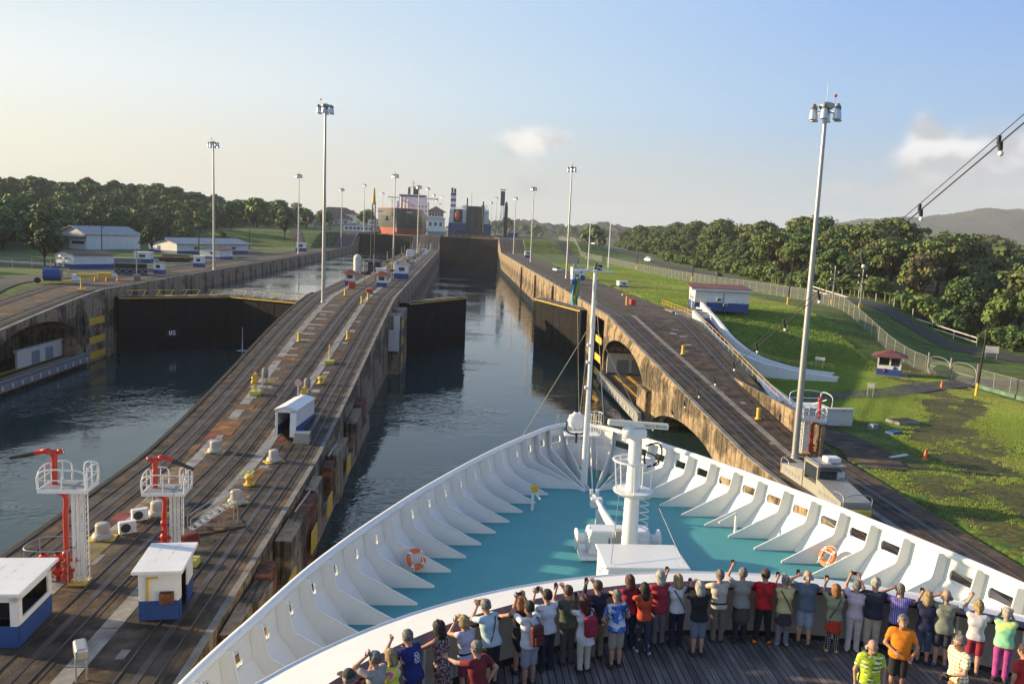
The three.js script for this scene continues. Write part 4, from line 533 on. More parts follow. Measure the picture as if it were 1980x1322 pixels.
{ // left side sheds
  const a = shed('workshop', 'white workshop with brown gabled roof and blue base on the left bank', 7.6, 9.6, 2.9, [-85.6, 0, -197], -0.62, MT.roofBrown, 0.9, { band: 0.9 });
  for (const x of [-1.8, 1.5]) airUnit(a, x, 2.1, 5.0); doorAt(a, -0.4, 0.1, 4.86, 0.9, 2, 0, MT.whiteOld); airUnit(a, -3.95, 2, -2.2, -1.57); doorAt(a, -3.86, 0.1, 2.1, 1.6, 2.2, -1.57, MT.whiteOld);
  const h = shed('warehouse', 'large white warehouse with pale metal gabled roof on the left', 14, 22, 5, [-127, 0, -305], -0.5, MT.roofGrey, 2.8, { over: 0.8 }); part('awning', [slab([-7.6, 4.2, 13.2], [7.6, 4.2, 13.2], [7.6, 4.7, 11], [-7.6, 4.7, 11], -0.15)], MT.roofGrey, h); part('shutter', [box(5, 3.4, 0.1, -4, 1.8, 11.1)], MT.door, h); part('dark_opening', [box(6, 0.9, 0.1, 3, 2.2, 11.1)], MT.dark, h);
  const l = shed('long_shed', 'long low white shed with grey roof on the left, behind the lamp post', 14, 32, 3.2, [-92, 0, -304], -0.55, MT.roofGrey, 1.9, { band: 0.9, over: 1.2 }); doorAt(l, -2, 0.1, 16.1, 1.2, 2.3, 0, MT.blue); doorAt(l, -7.06, 0.1, 3, 1.4, 2.3, -1.57, MT.blue); for (const z of [-9, -3, 8]) win(l, 7.04, 1.9, z, 2, 0.9, 1.57);
  const e = shed('annex', 'small white annex with red roof at the end of the long shed', 7, 7, 2.8, [-74.5, 0, -262], -0.3, MT.roofRed, 0.6, { band: 0.8 }); win(e, 1, 1.8, 3.55, 1.2, 0.7);
  for (const [x, z, w, d, hh, t, lab] of [[-92, -610, 26, 16, 7, 0.2, 'white house with dark hipped roof below the left ridge, nearer one'], [-98, -680, 30, 16, 11, 0.2, 'tall white house with dark hipped roof on the left ridge']]) { const o = thing('hip_roof_house', lab, 'house', [x, 9, z], t); part('wall', [box(w, hh, d, 0, hh / 2, 0)], MT.white, o); part('roof', [hip(d, w, hh, 5, 2).rotateY(Math.PI / 2)], MT.roofBrown, o); for (let k = -3; k <= 3; k++) win(o, k * w / 8, hh * 0.6, d / 2 + 0.1, 1.6, 1.6); part('veranda', [box(w + 1, 0.3, 2.4, 0, hh * 0.35, d / 2 + 1.2)], MT.grey, o); }
  const o = thing('office_block', 'white two storey office with dark windows left of the bulk carrier', 'building', [-57, 7, -655], 0.05); part('wall', [box(26, 9, 14, 0, 4.5, 0)], MT.white, o); part('roof', [hip(14, 24, 9, 3.4, 1.2).rotateY(Math.PI / 2).translate(5, 0, 0)], MT.roofBrown, o); for (let k = -4; k <= 4; k++) { win(o, k * 2.7, 6.6, 7.1, 1.7, 1.5); win(o, k * 2.7, 2.6, 7.1, 1.7, 1.5); } part('balcony', [box(27, 0.3, 2.4, 0, 4.6, 8)], MT.whiteOld, o);
  const p = shed('terrace_block', 'low white terrace building on top of the far left bank', 20, 8, 4, [-66, 7.4, -560], 0, MT.roofGrey, 0, {}); for (let k = -3; k <= 3; k++) win(p, k * 2.6, 2.2, 4.05, 1.6, 1.4);
}
{ // right side: white and blue building, its retaining walls and stair
  const o = thing('pump_building', 'white and blue building with red flat roof above the green bank', 'building', [47.2, -0.1, -146.5], -0.14), w = 9.4, d = 7.4, h = 3.8;
  part('wall', [box(w, h - 1.5, d, 0, (h + 1.5) / 2, 0)], MT.white, o); part('painted_base', [box(w + 0.03, 1.5, d + 0.03, 0, 0.75, 0)], MT.blue, o); part('roof', [slab([-w / 2 - 0.7, h + 0.02, d / 2 + 0.6], [w / 2 + 0.4, h + 0.02, d / 2 + 0.6], [w / 2 + 0.4, h + 0.42, -d / 2 - 0.5], [-w / 2 - 0.7, h + 0.42, -d / 2 - 0.5], -0.16)], MT.roofRed, o); part('fascia', [box(w + 1.2, 0.3, 0.08, -0.15, h - 0.08, d / 2 + 0.62)], MT.white, o);
  airUnit(o, -0.6, 2.1, d / 2 + 0.26); airUnit(o, 0.6, 1.2, d / 2 + 0.26); part('conduit', [rod([0.3, 0.4, d / 2 + 0.1], [0.3, 3.2, d / 2 + 0.1], 0.05)], MT.dark, o); doorAt(o, -w / 2 - 0.03, 0.1, 0.6, 1, 2.3, -1.57, MT.beige); win(o, -w / 2 - 0.02, 2.2, -1.6, 0.8, 0.7, -1.57); airUnit(o, -w / 2 - 0.3, 2.2, 2.2, -1.57);
  const s = thing('flume', 'white curved retaining walls with a blue stair sweeping down the green bank', 'retaining wall');
  const curve = (pts, y0, y1, t, mat, name) => { const c = new THREE.CatmullRomCurve3(pts.map((p) => V(...p))), o2 = [], n = 26, hy = (i) => y1 * mix(1, 0.3, ss(0.45, 1, i / n)); for (let i = 0; i < n; i++) { const a = c.getPoint(i / n), b = c.getPoint((i + 1) / n); o2.push(slab([a.x, a.y + y0, a.z], [b.x, b.y + y0, b.z], [b.x, b.y + hy(i + 1), b.z], [a.x, a.y + hy(i), a.z], t), slab([a.x, a.y + hy(i), a.z], [b.x, b.y + hy(i + 1), b.z], [b.x + t, b.y + hy(i + 1), b.z - t], [a.x + t, a.y + hy(i), a.z - t], 0.1)); } return part(name, o2, mat, s); };
  curve([[38.4, -0.6, -132], [38.8, -2.6, -125], [39.4, -4.2, -118], [41.5, -5.2, -112], [46, -5.6, -109.6], [52.5, -6, -108.6]], -2.2, 1.5, 0.5, MT.white, 'front_wall');
  curve([[41.4, 0.5, -138], [41.4, -1.6, -128], [41.6, -3.6, -120], [43.2, -4.9, -115], [47, -5.5, -112.6], [53, -5.8, -111.2]], -1.6, 1.3, 0.45, MT.white, 'back_wall');
  part('upper_wall', [box(6.2, 2.6, 0.35, 38.9, -1.0, -132.6), box(0.35, 2.8, 8, 41.8, -0.7, -137)], MT.whiteOld, s); part('landing', [box(6.6, 0.2, 5, 38.6, 0.35, -135.4)], MT.concrete, s);
  for (let k = 0; k < 22; k++) { const t = k / 21; part('stair_tread', [box(1.7, 0.14, 0.85, mix(40.6, 40.4, t), mix(0.6, -3.9, t), mix(-137, -118.6, t))], MT.blue, s); }
  part('channel_floor', [ribbon([[40, -124], [40.5, -117], [44, -112], [52, -110]], -1.2, 1.2, -6, 0.1)], MT.pale, s);
  const rail = (label, pts, mat, step = 2.2, hgt = 1.05) => { const r = thing('guard_rail', label, 'railing'), c = new THREE.CatmullRomCurve3(pts.map((p) => V(...p))), l = c.getLength(), n = Math.round(l / step); for (let k = 0; k <= n; k++) { const p = c.getPointAt(k / n); part('post', [rod([p.x, p.y, p.z], [p.x, p.y + hgt, p.z], 0.035, 0.035, 6)], mat, r); } for (const f of [1, 0.52]) part('rail', [tube(c.getSpacedPoints(n).map((p) => [p.x, p.y + hgt * f, p.z]), 0.032, 6)], mat, r); };
  rail('long yellow guard rail along the outer edge of the right ramp', range(-148, -82, 6).map((z) => [xR1(z) + 0.35, yR(z) + 0.05, z]), MT.yellow);
  rail('short yellow guard rail on the landing beside the white and blue building', [[36.6, 0.45, -133], [39, 0.45, -133], [41.6, 0.45, -133]], MT.yellow, 1.4, 0.9); rail('thin yellow guard rail along the curved white flume wall', [[43.4, -3.9, -115], [47, -4.5, -112.6], [53, -4.8, -111.2]], MT.yellowGreen, 1.5, 0.6); rail('yellow guard rail at the head of the blue stair', [[41.3, 1.1, -141], [43, 1.1, -140]], MT.yellow, 0.8, 0.9);
  const g = thing('guard_hut', 'small white and blue guard hut with red hipped roof by the fence', 'hut', [64.2, hG(64.2, -117), -117], -0.5); const b = 1.25; part('painted_base', [box(3.2, b * 0.8, 3, 0, b * 0.4, 0)], MT.blue, g); part('sill_wall', [box(3.18, 0.5, 2.98, 0, b * 0.8 + 0.25, 0)], MT.white, g); for (const [x, z] of [[-1.5, -1.4], [1.5, -1.4], [-1.5, 1.4], [1.5, 1.4], [0.1, 1.4]]) part('corner_post', [box(0.22, 1.3, 0.22, x, 2.1, z)], MT.white, g); part('pane', [box(2.9, 1.1, 0.03, 0, 2, -1.42)], MT.glass, g); part('pane', [box(0.03, 1.1, 2.7, 1.5, 2, 0)], MT.glass, g); part('pane', [box(0.03, 1.1, 2.7, -1.5, 2, 0)], MT.glass, g); part('pane', [box(1.3, 1.1, 0.03, 0.8, 2, 1.42)], MT.glass, g); part('ceiling', [box(3.3, 0.1, 3.1, 0, 2.75, 0)], MT.white, g); part('roof', [hip(3.2, 3.4, 2.8, 0.95, 0.8)], MT.roofRed, g); part('plinth', [box(4.6, 0.2, 4.2, 0.3, 0, 0.3)], MT.concrete, g); part('emblem', [new THREE.CylinderGeometry(0.28, 0.28, 0.03, 16).rotateX(Math.PI / 2).translate(0.8, 1.2, 1.53)], MT.blue, g); part('extinguisher', [rod([-0.6, 0.6, 1.56], [-0.6, 1.1, 1.56], 0.09)], MT.red, g);
}
// ---------------------------------------------------------------- fire monitors
function monitor(label, x, y, z, turn, aim, hgt = 6.2) {
  const o = thing('water_cannon_tower', label, 'water cannon', [x, y, z], turn);
  for (const x of [-0.22, 0, 0.2]) part('column', [box(0.13, hgt, 0.16, x, hgt / 2, 0)], MT.white, o); part('column_tie', range(0.5, hgt - 0.3, 0.9).map((yy) => box(0.5, 0.06, 0.06, 0, yy, -0.06)), MT.white, o); part('base_plate', [box(0.9, 0.08, 0.9, 0, 0.04, 0)], MT.yellow, o);
  part('platform', [rbox(2.3, 0.22, 1.7, 0.03, -0.35, hgt, 0.1)], MT.white, o); part('floor_grid', [box(2.1, 0.03, 1.5, -0.35, hgt + 0.125, 0.1)], MT.grey, o);
  const hoop = (ax, az, bx, bz) => part('guard_hoop', [tube([[ax, hgt + 0.1, az], [ax, hgt + 0.8, az], [mix(ax, bx, 0.12), hgt + 1.02, mix(az, bz, 0.12)], [mix(ax, bx, 0.88), hgt + 1.02, mix(az, bz, 0.88)], [bx, hgt + 0.8, bz], [bx, hgt + 0.1, bz]], 0.04, 6, 36), rod([ax, hgt + 0.55, az], [bx, hgt + 0.55, bz], 0.03), rod([(ax + bx) / 2, hgt + 0.1, (az + bz) / 2], [(ax + bx) / 2, hgt + 1.02, (az + bz) / 2], 0.03)], MT.white, o);
  hoop(-1.48, 0.92, 0.75, 0.92); hoop(-1.48, 0.85, -1.48, -0.68); hoop(-1.4, -0.72, -0.5, -0.72); hoop(0.1, -0.72, 0.78, -0.72); hoop(0.78, -0.6, 0.78, 0.8);
  part('ladder', [rod([0.42, 0, 0.18], [0.42, hgt + 0.9, 0.18], 0.03), rod([0.42, 0, -0.2], [0.42, hgt + 0.9, -0.2], 0.03), ...range(0.3, hgt - 0.1, 0.32).map((yy) => rod([0.42, yy, 0.18], [0.42, yy, -0.2], 0.022))], MT.white, o);
  part('riser_pipe', [tube([[-0.55, 0, 0.1], [-0.55, hgt - 1.5, 0.1], [-0.55, hgt - 0.45, 0.1], [-1.0, hgt - 0.2, 0.1], [-1.0, hgt + 0.4, 0.1], [-1.0, hgt + 1.5, 0.1]], 0.13, 10, 40)], MT.red, o);
  part('valve_block', [ball(0.22, -0.55, 0.8, 0.15), ball(0.2, -0.55, 1.6, 0.15), box(0.4, 0.3, 0.5, -0.55, 0.4, 0.1), rod([-0.9, 0.7, 0.1], [-0.2, 0.7, 0.1], 0.1), rod([-0.55, 1.2, -0.2], [-0.55, 1.2, 0.5], 0.1)], MT.red, o);
  const m = new THREE.Group(); m.name = 'nozzle_head'; m.position.set(-1.0, hgt + 1.7, 0.1); m.rotation.set(0, aim[0], 0); o.add(m);
  part('swivel', [ball(0.2, 0, 0, 0), rod([0, -0.3, 0], [0, 0.1, 0], 0.16), ball(0.17, -0.3, 0.12, 0), ball(0.15, 0.28, 0.1, 0), tube([[0, 0, 0], [-0.3, 0.16, 0.1], [-0.6, 0.1, 0], [-0.9, 0.05 + aim[1] * 0.2, 0]], 0.13, 8)], MT.red, m);
  part('barrel', [rod([-0.85, 0.06 + aim[1] * 0.2, 0], [-2.0, 0.06 + aim[1] * 1.3, 0], 0.13, 0.1, 12)], MT.dark, m); part('hand_wheel', [new THREE.TorusGeometry(0.14, 0.02, 6, 16).rotateY(Math.PI / 2).translate(0.42, 0.1, 0)], MT.steel, m);
  return o;
}
monitor('white tower with red water cannon aimed left, at the lower left', -18.75, L0 + 0.05, -41.6, 0.05, [0.08, -0.2], 5.1);
monitor('white tower with red water cannon aimed down right, behind the small booth', -15.5, L0 + 0.05, -46.2, 0.05, [3.4, -0.55], 3.5);
monitor('white tower with red water cannon beside the near right lamp post', 31.7, yR(-70.5) + 0.05, -70.6, 3.0, [1.2, 0.1], 3.1);
{ const o = thing('pipe_manifold', 'red valve manifold in a wire cage beside the left water cannon tower', 'pipework', [-20.6, L0 + 0.05, -41.8]); for (let k = 0; k < 4; k++) { const v = part('valve', [ball(0.24, (k % 2) * 0.7, 0.5 + (k >> 1) * 0.7, 0), rod([(k % 2) * 0.7, 0, 0], [(k % 2) * 0.7, 1.5, 0], 0.12)], MT.red, o); part('hand_wheel', [new THREE.TorusGeometry(0.2, 0.03, 6, 16).translate((k % 2) * 0.7, 0.5 + (k >> 1) * 0.7, 0.36)], MT.red, v); } part('cross_pipe', [rod([-0.3, 0.5, 0], [1.4, 0.5, 0], 0.12), rod([-0.2, 1.2, 0], [1.9, 1.2, 0.2], 0.1)], MT.red, o); part('cage', [tube([[-0.6, 1.9, -0.9], [1.5, 1.9, -0.9], [1.5, 1.9, 0.7], [-0.6, 1.9, 0.7]], 0.03, 5, 30, true), ...[[-0.6, -0.9], [1.5, -0.9], [1.5, 0.7], [-0.6, 0.7]].map(([x, z]) => rod([x, 0, z], [x, 1.9, z], 0.03))], MT.galv, o); }
// ---------------------------------------------------------------- bollards, capstans, stands on the walls
{
  const dome = thing('capstan', 'cream domed capstan between the left plates and the middle track', 'capstan', [-19, yC(-66.2) + 0.05, -66.2], 0, 'cream domed capstans on the centre wall'); part('base', [lathe([[0, 0], [0.72, 0], [0.74, 0.2], [0.66, 0.42], [0.5, 0.5], [0, 0.5]], 22)], MT.beige, dome); part('barrel', [lathe([[0.48, 0.46], [0.5, 0.6], [0.5, 1.05], [0.44, 1.17], [0.3, 1.22], [0, 1.22]], 22)], MT.beige, dome); part('footing', [box(1.9, 0.05, 1.3, 0, 0.02, 0)], MT.yellow, dome);
  for (const [x, z, l] of [[-13.9, -64.2, 'cream domed capstan directly in front of the white shelter'], [-14.15, -54.1, 'cream domed capstan above the folded metal stair'], [-20.1, -47.6, 'wide cream capstan with a white box on top beside the left cannon tower'], [-18.4, -51.6, 'cream domed capstan partly behind the second cannon tower']]) copyOf(dome, [x, yC(z) + 0.05, z], rnd(), l);
  dome.scale.setScalar(0.78); scene.traverse((q) => { if (/^capstan/.test(q.name)) q.scale.setScalar(0.78); });
  const mush = thing('bollard', 'squat yellow mooring bollard beside the yellow stand on the left', 'bollard', [-22.0 + 1, yC(-87.6) + 0.04, -87.6], 0, 'squat yellow mooring bollards'); part('post', [lathe([[0.3, 0], [0.26, 0.15], [0.2, 0.4], [0.3, 0.52], [0.34, 0.62], [0.26, 0.75], [0, 0.78]], 18)], MT.yellow, mush); part('collar', [lathe([[0, 0.02], [0.4, 0.02], [0.4, 0.1], [0, 0.1]], 18)], MT.yellow, mush);
  for (const [x, z, l] of [[-14.2, -88.3, 'squat yellow mooring bollard up the ramp right of the white signal head'], [-14.2, -76.6, 'squat yellow mooring bollard right of the white shelter'], [-14.3, -58.1, 'squat yellow mooring bollard beside the bleached patch']]) copyOf(mush, [x, yC(z) + 0.04, z], 0, l);
  const tall = thing('post_bollard', 'tall yellow post bollard on the left of the upper centre ramp', 'bollard', [-20.2, yC(-108) + 0.04, -108], 0, 'tall yellow post bollards on the ramps'); part('post', [lathe([[0.34, 0], [0.34, 0.08], [0.2, 0.1], [0.2, 0.95], [0.24, 1.0], [0.22, 1.12], [0, 1.14]], 16)], MT.yellow, tall);
  for (const [x, yf, z, l] of [[-14.2, yC, -110, 'tall yellow post bollard on the right of the upper centre ramp'], [29.4, yR, -104, 'tall yellow post bollard on the upper right ramp'], [30.8, yR, -80, 'tall yellow post bollard lower down the right ramp'], [-19.4, yC, -146, 'tall yellow post bollard at the crest below the left kiosk'], [-15, yC, -142, 'tall yellow post bollard at the crest below the right kiosk'], [-15.6, yC, -138, 'yellow post bollard just before the crest of the centre ramp']]) copyOf(tall, [x, yf(z) + 0.04, z], 0, l);
  const stand = (label, x, z, kind) => { const o = thing('marker_stand', label, 'stand', [x, yC(z) + 0.04, z]); part('block', [rbox(1.1, 0.4, 1, 0.05, 0, 0.2, 0)], MT.yellowGreen, o); part('post', [rod([0, 0.4, 0], [0, 2.3, 0], 0.09)], MT.yellow, o); if (kind) part('winch', [box(0.4, 0.9, 0.4, -0.05, 1.7, 0), ball(0.25, -0.2, 1.3, 0), rod([-0.4, 0.5, 0], [0, 1.3, 0], 0.05)], MT.yellow, o); };
  stand('yellow winch stand on a pale yellow block left of the shelter', -19.9, -83.5, 1); stand('yellow pole stand on a pale yellow block in the middle of the ramp', -14.6, -97, 0); stand('small yellow winch stand right of the white shelter', -14.2, -79, 1);
  for (const [x, z, l] of [[-19.4, -85.4, 'grey rounded signal head on a pole beside the yellow winch stand'], [-14.5, -82, 'grey rounded signal head on a pole right of the round red sign']]) { const o = thing('signal_lantern', l, 'signal', [x, yC(z) + 0.04, z]); part('post', [rod([-0.15, 0, 0], [-0.15, 1.4, 0], 0.05), rod([0.15, 0, 0], [0.15, 1.4, 0], 0.05)], MT.steel, o); part('housing', [lathe([[0, 0.55], [0.2, 0.5], [0.32, 0.3], [0.32, -0.4], [0.2, -0.5], [0, -0.5]], 14, 0, 1.75, 0)], MT.pale, o); }
  const rs = thing('round_sign', 'small round white sign with red rim on a post by the shelter', 'sign', [-15.2, yC(-81) + 0.04, -81]); part('post', [rod([0, 0, 0], [0, 1.7, 0], 0.05)], MT.whiteOld, rs); part('disc', [new THREE.CylinderGeometry(0.36, 0.36, 0.05, 20).rotateX(Math.PI / 2).translate(0, 2, 0)], std([0.7, 0.45, 0.45], 0.6), rs);
  const dr = thing('lamp_drum', 'rusty red drum lamp on a yellow block in front of the folded stair', 'lamp', [-13.9, L0 + 0.05, -44]); part('block', [rbox(0.75, 0.4, 0.75, 0.04, 0, 0.2, 0)], MT.yellowGreen, dr); part('post', [rod([0, 0.4, 0], [0, 1.2, 0], 0.07)], MT.red, dr); part('drum', [rod([-0.45, 1.35, 0.1], [0.35, 1.55, -0.1], 0.36, 0.36, 18)], MT.mauve, dr);
  const st = thing('folded_stair', 'grey metal boarding stair standing on the centre wall', 'stair', [-14.3, L0 + 0.05, -50], -1.0); for (const s of [-0.35, 0.35]) part('stringer', [rod([s, 0, 1.6], [s, 1.4, -1.2], 0.05), rod([s, 0.8, 1.6], [s, 2.2, -1.2], 0.03), rod([s, 0, 1.6], [s, 0.8, 1.6], 0.03), rod([s, 0, -1.2], [s, 2.2, -1.2], 0.035)], MT.galv, st); for (let k = 0; k < 8; k++) part('tread', [box(0.7, 0.04, 0.22, 0, 0.1 + k * 0.18, 1.45 - k * 0.36)], MT.galv, st); part('base_plate', [box(1.4, 0.08, 3.6, 0.4, 0.04, 0.3)], MT.pave, st);
  for (const [x, z, l] of [[-19, -48.4, 'white air conditioner outdoor unit on the centre wall, nearer one'], [-19.1, -50.6, 'white air conditioner outdoor unit on the centre wall, farther one']]) { const o = thing('outdoor_unit', l, 'air conditioner', [x, L0 + 0.05, z], 0.6); part('casing', [rbox(0.95, 0.72, 0.36, 0.03, 0, 0.42, 0)], MT.white, o); part('fan_grille', [lathe([[0, 0], [0.27, 0], [0.27, 0.03], [0, 0.03]], 18).rotateX(Math.PI / 2).translate(-0.12, 0.42, 0.18)], MT.dark, o); part('foot', [box(0.1, 0.08, 0.4, -0.3, 0.04, 0), box(0.1, 0.08, 0.4, 0.3, 0.04, 0)], MT.dark, o); }
  const bl = thing('lamp_stand', 'grey box lamp on two posts at the lower left edge', 'lamp', [-14.6, L0 + 0.05, -32.3], 0.5); part('post', [rod([-0.2, 0, 0], [-0.2, 1.1, 0], 0.04), rod([0.2, 0, 0], [0.2, 1.1, 0], 0.04)], MT.galv, bl); part('housing', [rbox(0.5, 0.5, 1.1, 0.12, 0, 1.35, 0)], MT.galv, bl);
  const tb = thing('work_bench', 'weathered steel table by the second cannon tower', 'bench', [-19.2, L0 + 0.05, -54.2], 0.4); part('top', [box(1.2, 0.08, 0.7, 0, 0.75, 0)], MT.timber, tb); part('leg', [box(0.16, 0.75, 0.5, -0.3, 0.37, 0)], MT.steel, tb); part('leg', [box(0.16, 0.75, 0.5, 0.4, 0.37, 0)], MT.steel, tb);
  // poles and clutter between the tracks further up
  const P = []; for (let k = 0; k < 17; k++) { const z = -178 - k * 14.5, x = [-19.8, -15, -20.6, -14.6][k % 4], nth = ['nearest', 'second', 'third', 'fourth', 'fifth', 'sixth', 'seventh', 'eighth', 'ninth', 'tenth', 'eleventh', 'twelfth', 'thirteenth', 'fourteenth', 'fifteenth', 'sixteenth', 'farthest'][k]; if (!k) { const o = thing('signal_pole', 'pale signal pole with orange box on the centre wall, nearest of its row', 'pole', [x, 0, z], 0, 'signal poles along the centre wall'); part('post', [rod([0, 0, 0], [0, 5.2, 0], 0.11)], MT.pale, o); part('box', [rbox(1.1, 0.5, 0.4, 0.05, 0, 2.2, 0)], MT.orangePlate, o); part('base', [rbox(0.7, 0.7, 0.7, 0.05, 0, 0.35, 0)], MT.beige, o); P.push(o); } else copyOf(P[0], [x, 0, z], rr(-0.3, 0.3), 'pale signal pole with orange box, ' + nth + ' of its row behind the kiosks'); }
  for (const [x, z, w, d, h, m, l] of [[-15.2, -246, 2.4, 5, 1.1, MT.yellowGreen, 'yellow green machine casing on the centre wall, right one'], [-20, -252, 2.2, 4, 1.2, MT.yellowGreen, 'yellow green machine casing on the centre wall, left one'], [-15, -262, 2.8, 3.4, 1.7, MT.roofGrey, 'pale blue grey machine cover on the centre wall'], [-19.5, -340, 2.6, 3, 3, MT.white, 'white cabin on the centre wall below the bulk carrier'], [-14.8, -372, 2.6, 3.4, 2.6, MT.white, 'white cabin on the centre wall at the foot of the far ramp'], [-16, -181, 1.5, 1.6, 1.5, MT.beige, 'beige drum casing beside the right kiosk'], [-20.4, -163, 1.2, 1.2, 1.3, MT.red, 'red box at the left kiosk'], [-15.9, -152, 1, 2, 0.9, MT.red, 'red box in front of the right kiosk']]) { const o = thing('machine_cover', l, 'machine', [x, yC(z) + 0.04, z]); part('casing', [rbox(w, h, d, 0.12, 0, h / 2, 0)], m, o); part('plinth', [box(w + 0.3, 0.15, d + 0.3, 0, 0.07, 0)], MT.concrete, o); }
  const cr = thing('crawler_crane', 'black lattice boom crane with yellow tip standing on the centre wall', 'crane', [-21.5, 0, -212]); const bm = []; for (const [x, z] of [[-0.5, -0.5], [0.5, -0.5], [0.5, 0.5], [-0.5, 0.5]]) bm.push(rod([x, 2.6, z], [x * 0.7, 18, z * 0.7 - 1], 0.09, 0.09, 5)); for (let k = 0; k < 14; k++) { const y = 2.6 + k * 1.1; bm.push(rod([-0.5, y, 0.5], [0.5, y + 1.1, 0.5], 0.05, 0.05, 4), rod([0.5, y, -0.5], [-0.5, y + 1.1, -0.5], 0.05, 0.05, 4), rod([0.5, y, 0.5], [0.5, y + 1.1, -0.5], 0.05, 0.05, 4)); } part('boom', bm, MT.black, cr); part('boom_tip', [rod([0, 17.6, -0.8], [0, 21.6, -1], 0.5, 0.2, 6)], MT.yellow, cr); part('cab', [rbox(3, 2.6, 4, 0.2, 0.6, 2, 0)], MT.dark, cr); part('crawler', [rbox(0.8, 0.9, 4.6, 0.3, -1, 0.45, 0), rbox(0.8, 0.9, 4.6, 0.3, 2, 0.45, 0)], MT.dark, cr); part('tank', [rod([-3.5, 0, 2], [-3.5, 4, 2], 1, 1, 16), ball(1, -3.5, 4, 2)], MT.whiteOld, cr);
}
// ---------------------------------------------------------------- locomotive on the right ramp
{
  const o = thing('tow_locomotive', 'grey electric tow locomotive numbered 143 on the right track beside the bow', 'locomotive', [27.5, yR(-58) + 0.2, -57.6], 0.04), W = 2.5; o.scale.setScalar(0.88);
  const body = (z0, z1, h0, h1) => polyMesh([[-W / 2, 0.55, z0], [W / 2, 0.55, z0], [W / 2, 0.55, z1], [-W / 2, 0.55, z1], [-W / 2, h0, z0], [W / 2, h0, z0], [W / 2, h1, z1], [-W / 2, h1, z1]], [[0, 1, 5, 4], [1, 2, 6, 5], [2, 3, 7, 6], [3, 0, 4, 7], [4, 5, 6, 7], [3, 2, 1, 0]].map((f) => z0 < z1 ? f.slice().reverse() : f));
  part('rear_hood', [body(1.3, 5.4, 1.95, 1.35)], MT.mule, o); part('front_hood', [body(-5.4, -1.3, 1.4, 2.0)], MT.mule, o); part('chassis', [rbox(2.3, 0.6, 11, 0.08, 0, 0.45, 0)], MT.dark, o);
  for (const s of [-1, 1]) for (let k = 0; k < 5; k++) { part('vent', [box(0.03, 0.35, 0.45, s * (W / 2 + 0.01), 1.05, 1.9 + k * 0.65)], MT.grey, o); part('vent', [box(0.03, 0.35, 0.45, s * (W / 2 + 0.01), 1.05, -4.6 + k * 0.65)], MT.grey, o); }
  const cab = part('cab', [box(2.4, 0.9, 2.5, 0, 1.0, 0), box(2.4, 0.2, 2.6, 0, 2.95, 0), ...[[-1.12, -1.15], [1.12, -1.15], [-1.12, 1.15], [1.12, 1.15]].map(([x, z]) => box(0.16, 1.6, 0.16, x, 2.2, z)), box(0.75, 1.6, 0.1, 0.82, 2.2, 1.18)], MT.mule, o); part('windscreen', [box(1.7, 0.95, 0.05, -0.35, 2.25, 1.2)], MT.glass, cab); part('windscreen', [box(2.1, 1.1, 0.05, 0, 2.3, -1.2)], MT.glass, cab); for (const s of [-1, 1]) part('side_window', [box(0.05, 1.1, 2.1, s * 1.17, 2.3, 0)], MT.glass, cab); part('sun_visor', [box(1.9, 0.06, 0.5, -0.3, 2.8, 1.5, 0, 0.3)], MT.dark, cab); part('roof_unit', [rbox(1.3, 0.5, 1, 0.16, 0.5, 3.3, 0.1)], MT.white, cab); part('roof_frame', [rod([-1.1, 3.15, 1.2], [-1.1, 3.15, -1.2], 0.05), rod([0, 3.15, 1.2], [0, 3.15, -1.2], 0.05), rod([-1.1, 3.15, 1.2], [0, 3.15, 1.2], 0.05)], MT.steel, cab); for (const x of [-1.05, 0.95]) part('tail_lamp', [ball(0.07, x, 2.9, 1.33)], MT.red, cab);
  const c = document.createElement('canvas'); c.width = 96; c.height = 128; const q = c.getContext('2d'); q.fillStyle = '#d8d8d4'; q.fillRect(0, 0, 96, 128); q.fillStyle = '#1a1a20'; q.font = 'bold 46px sans-serif'; q.textAlign = 'center'; q.fillText('143', 48, 108); q.strokeStyle = '#8a8f9a'; q.lineWidth = 3; q.beginPath(); q.arc(48, 36, 22, 0, 7); q.stroke(); q.beginPath(); q.moveTo(30, 36); q.lineTo(66, 36); q.stroke(); const t = new THREE.CanvasTexture(c); t.colorSpace = THREE.SRGBColorSpace; const pl = new THREE.Mesh(new THREE.PlaneGeometry(0.6, 0.8), new THREE.MeshStandardMaterial({ map: t, roughness: 0.6 })); pl.name = 'number_plate'; pl.position.set(0.85, 2.2, 1.25); cab.add(pl);
  for (const z of [-5.6, 5.6]) part('hand_rail', [tube([[-1.1, 0.7, z], [-1.1, 1.8, z], [1.1, 1.8, z], [1.1, 0.7, z]], 0.04, 6, 40), rod([-1.1, 1.25, z], [1.1, 1.25, z], 0.03), tube([[-1.2, 0.7, z * 0.72], [-1.2, 1.8, z * 0.74], [-1.2, 1.8, z], [-1.2, 0.7, z]], 0.035, 6, 30)], MT.galv, o);
  part('buffer', [rbox(2.2, 0.5, 0.4, 0.1, 0, 0.6, 5.7), rbox(2.2, 0.5, 0.4, 0.1, 0, 0.6, -5.7)], MT.yellow, o); for (const [x, z] of [[-0.8, -3.6], [0.8, -3.6], [-0.8, 3.6], [0.8, 3.6]]) part('wheel', [new THREE.CylinderGeometry(0.42, 0.42, 0.14, 20).rotateZ(Math.PI / 2).translate(x, 0.42, z)], MT.steel, o);
}
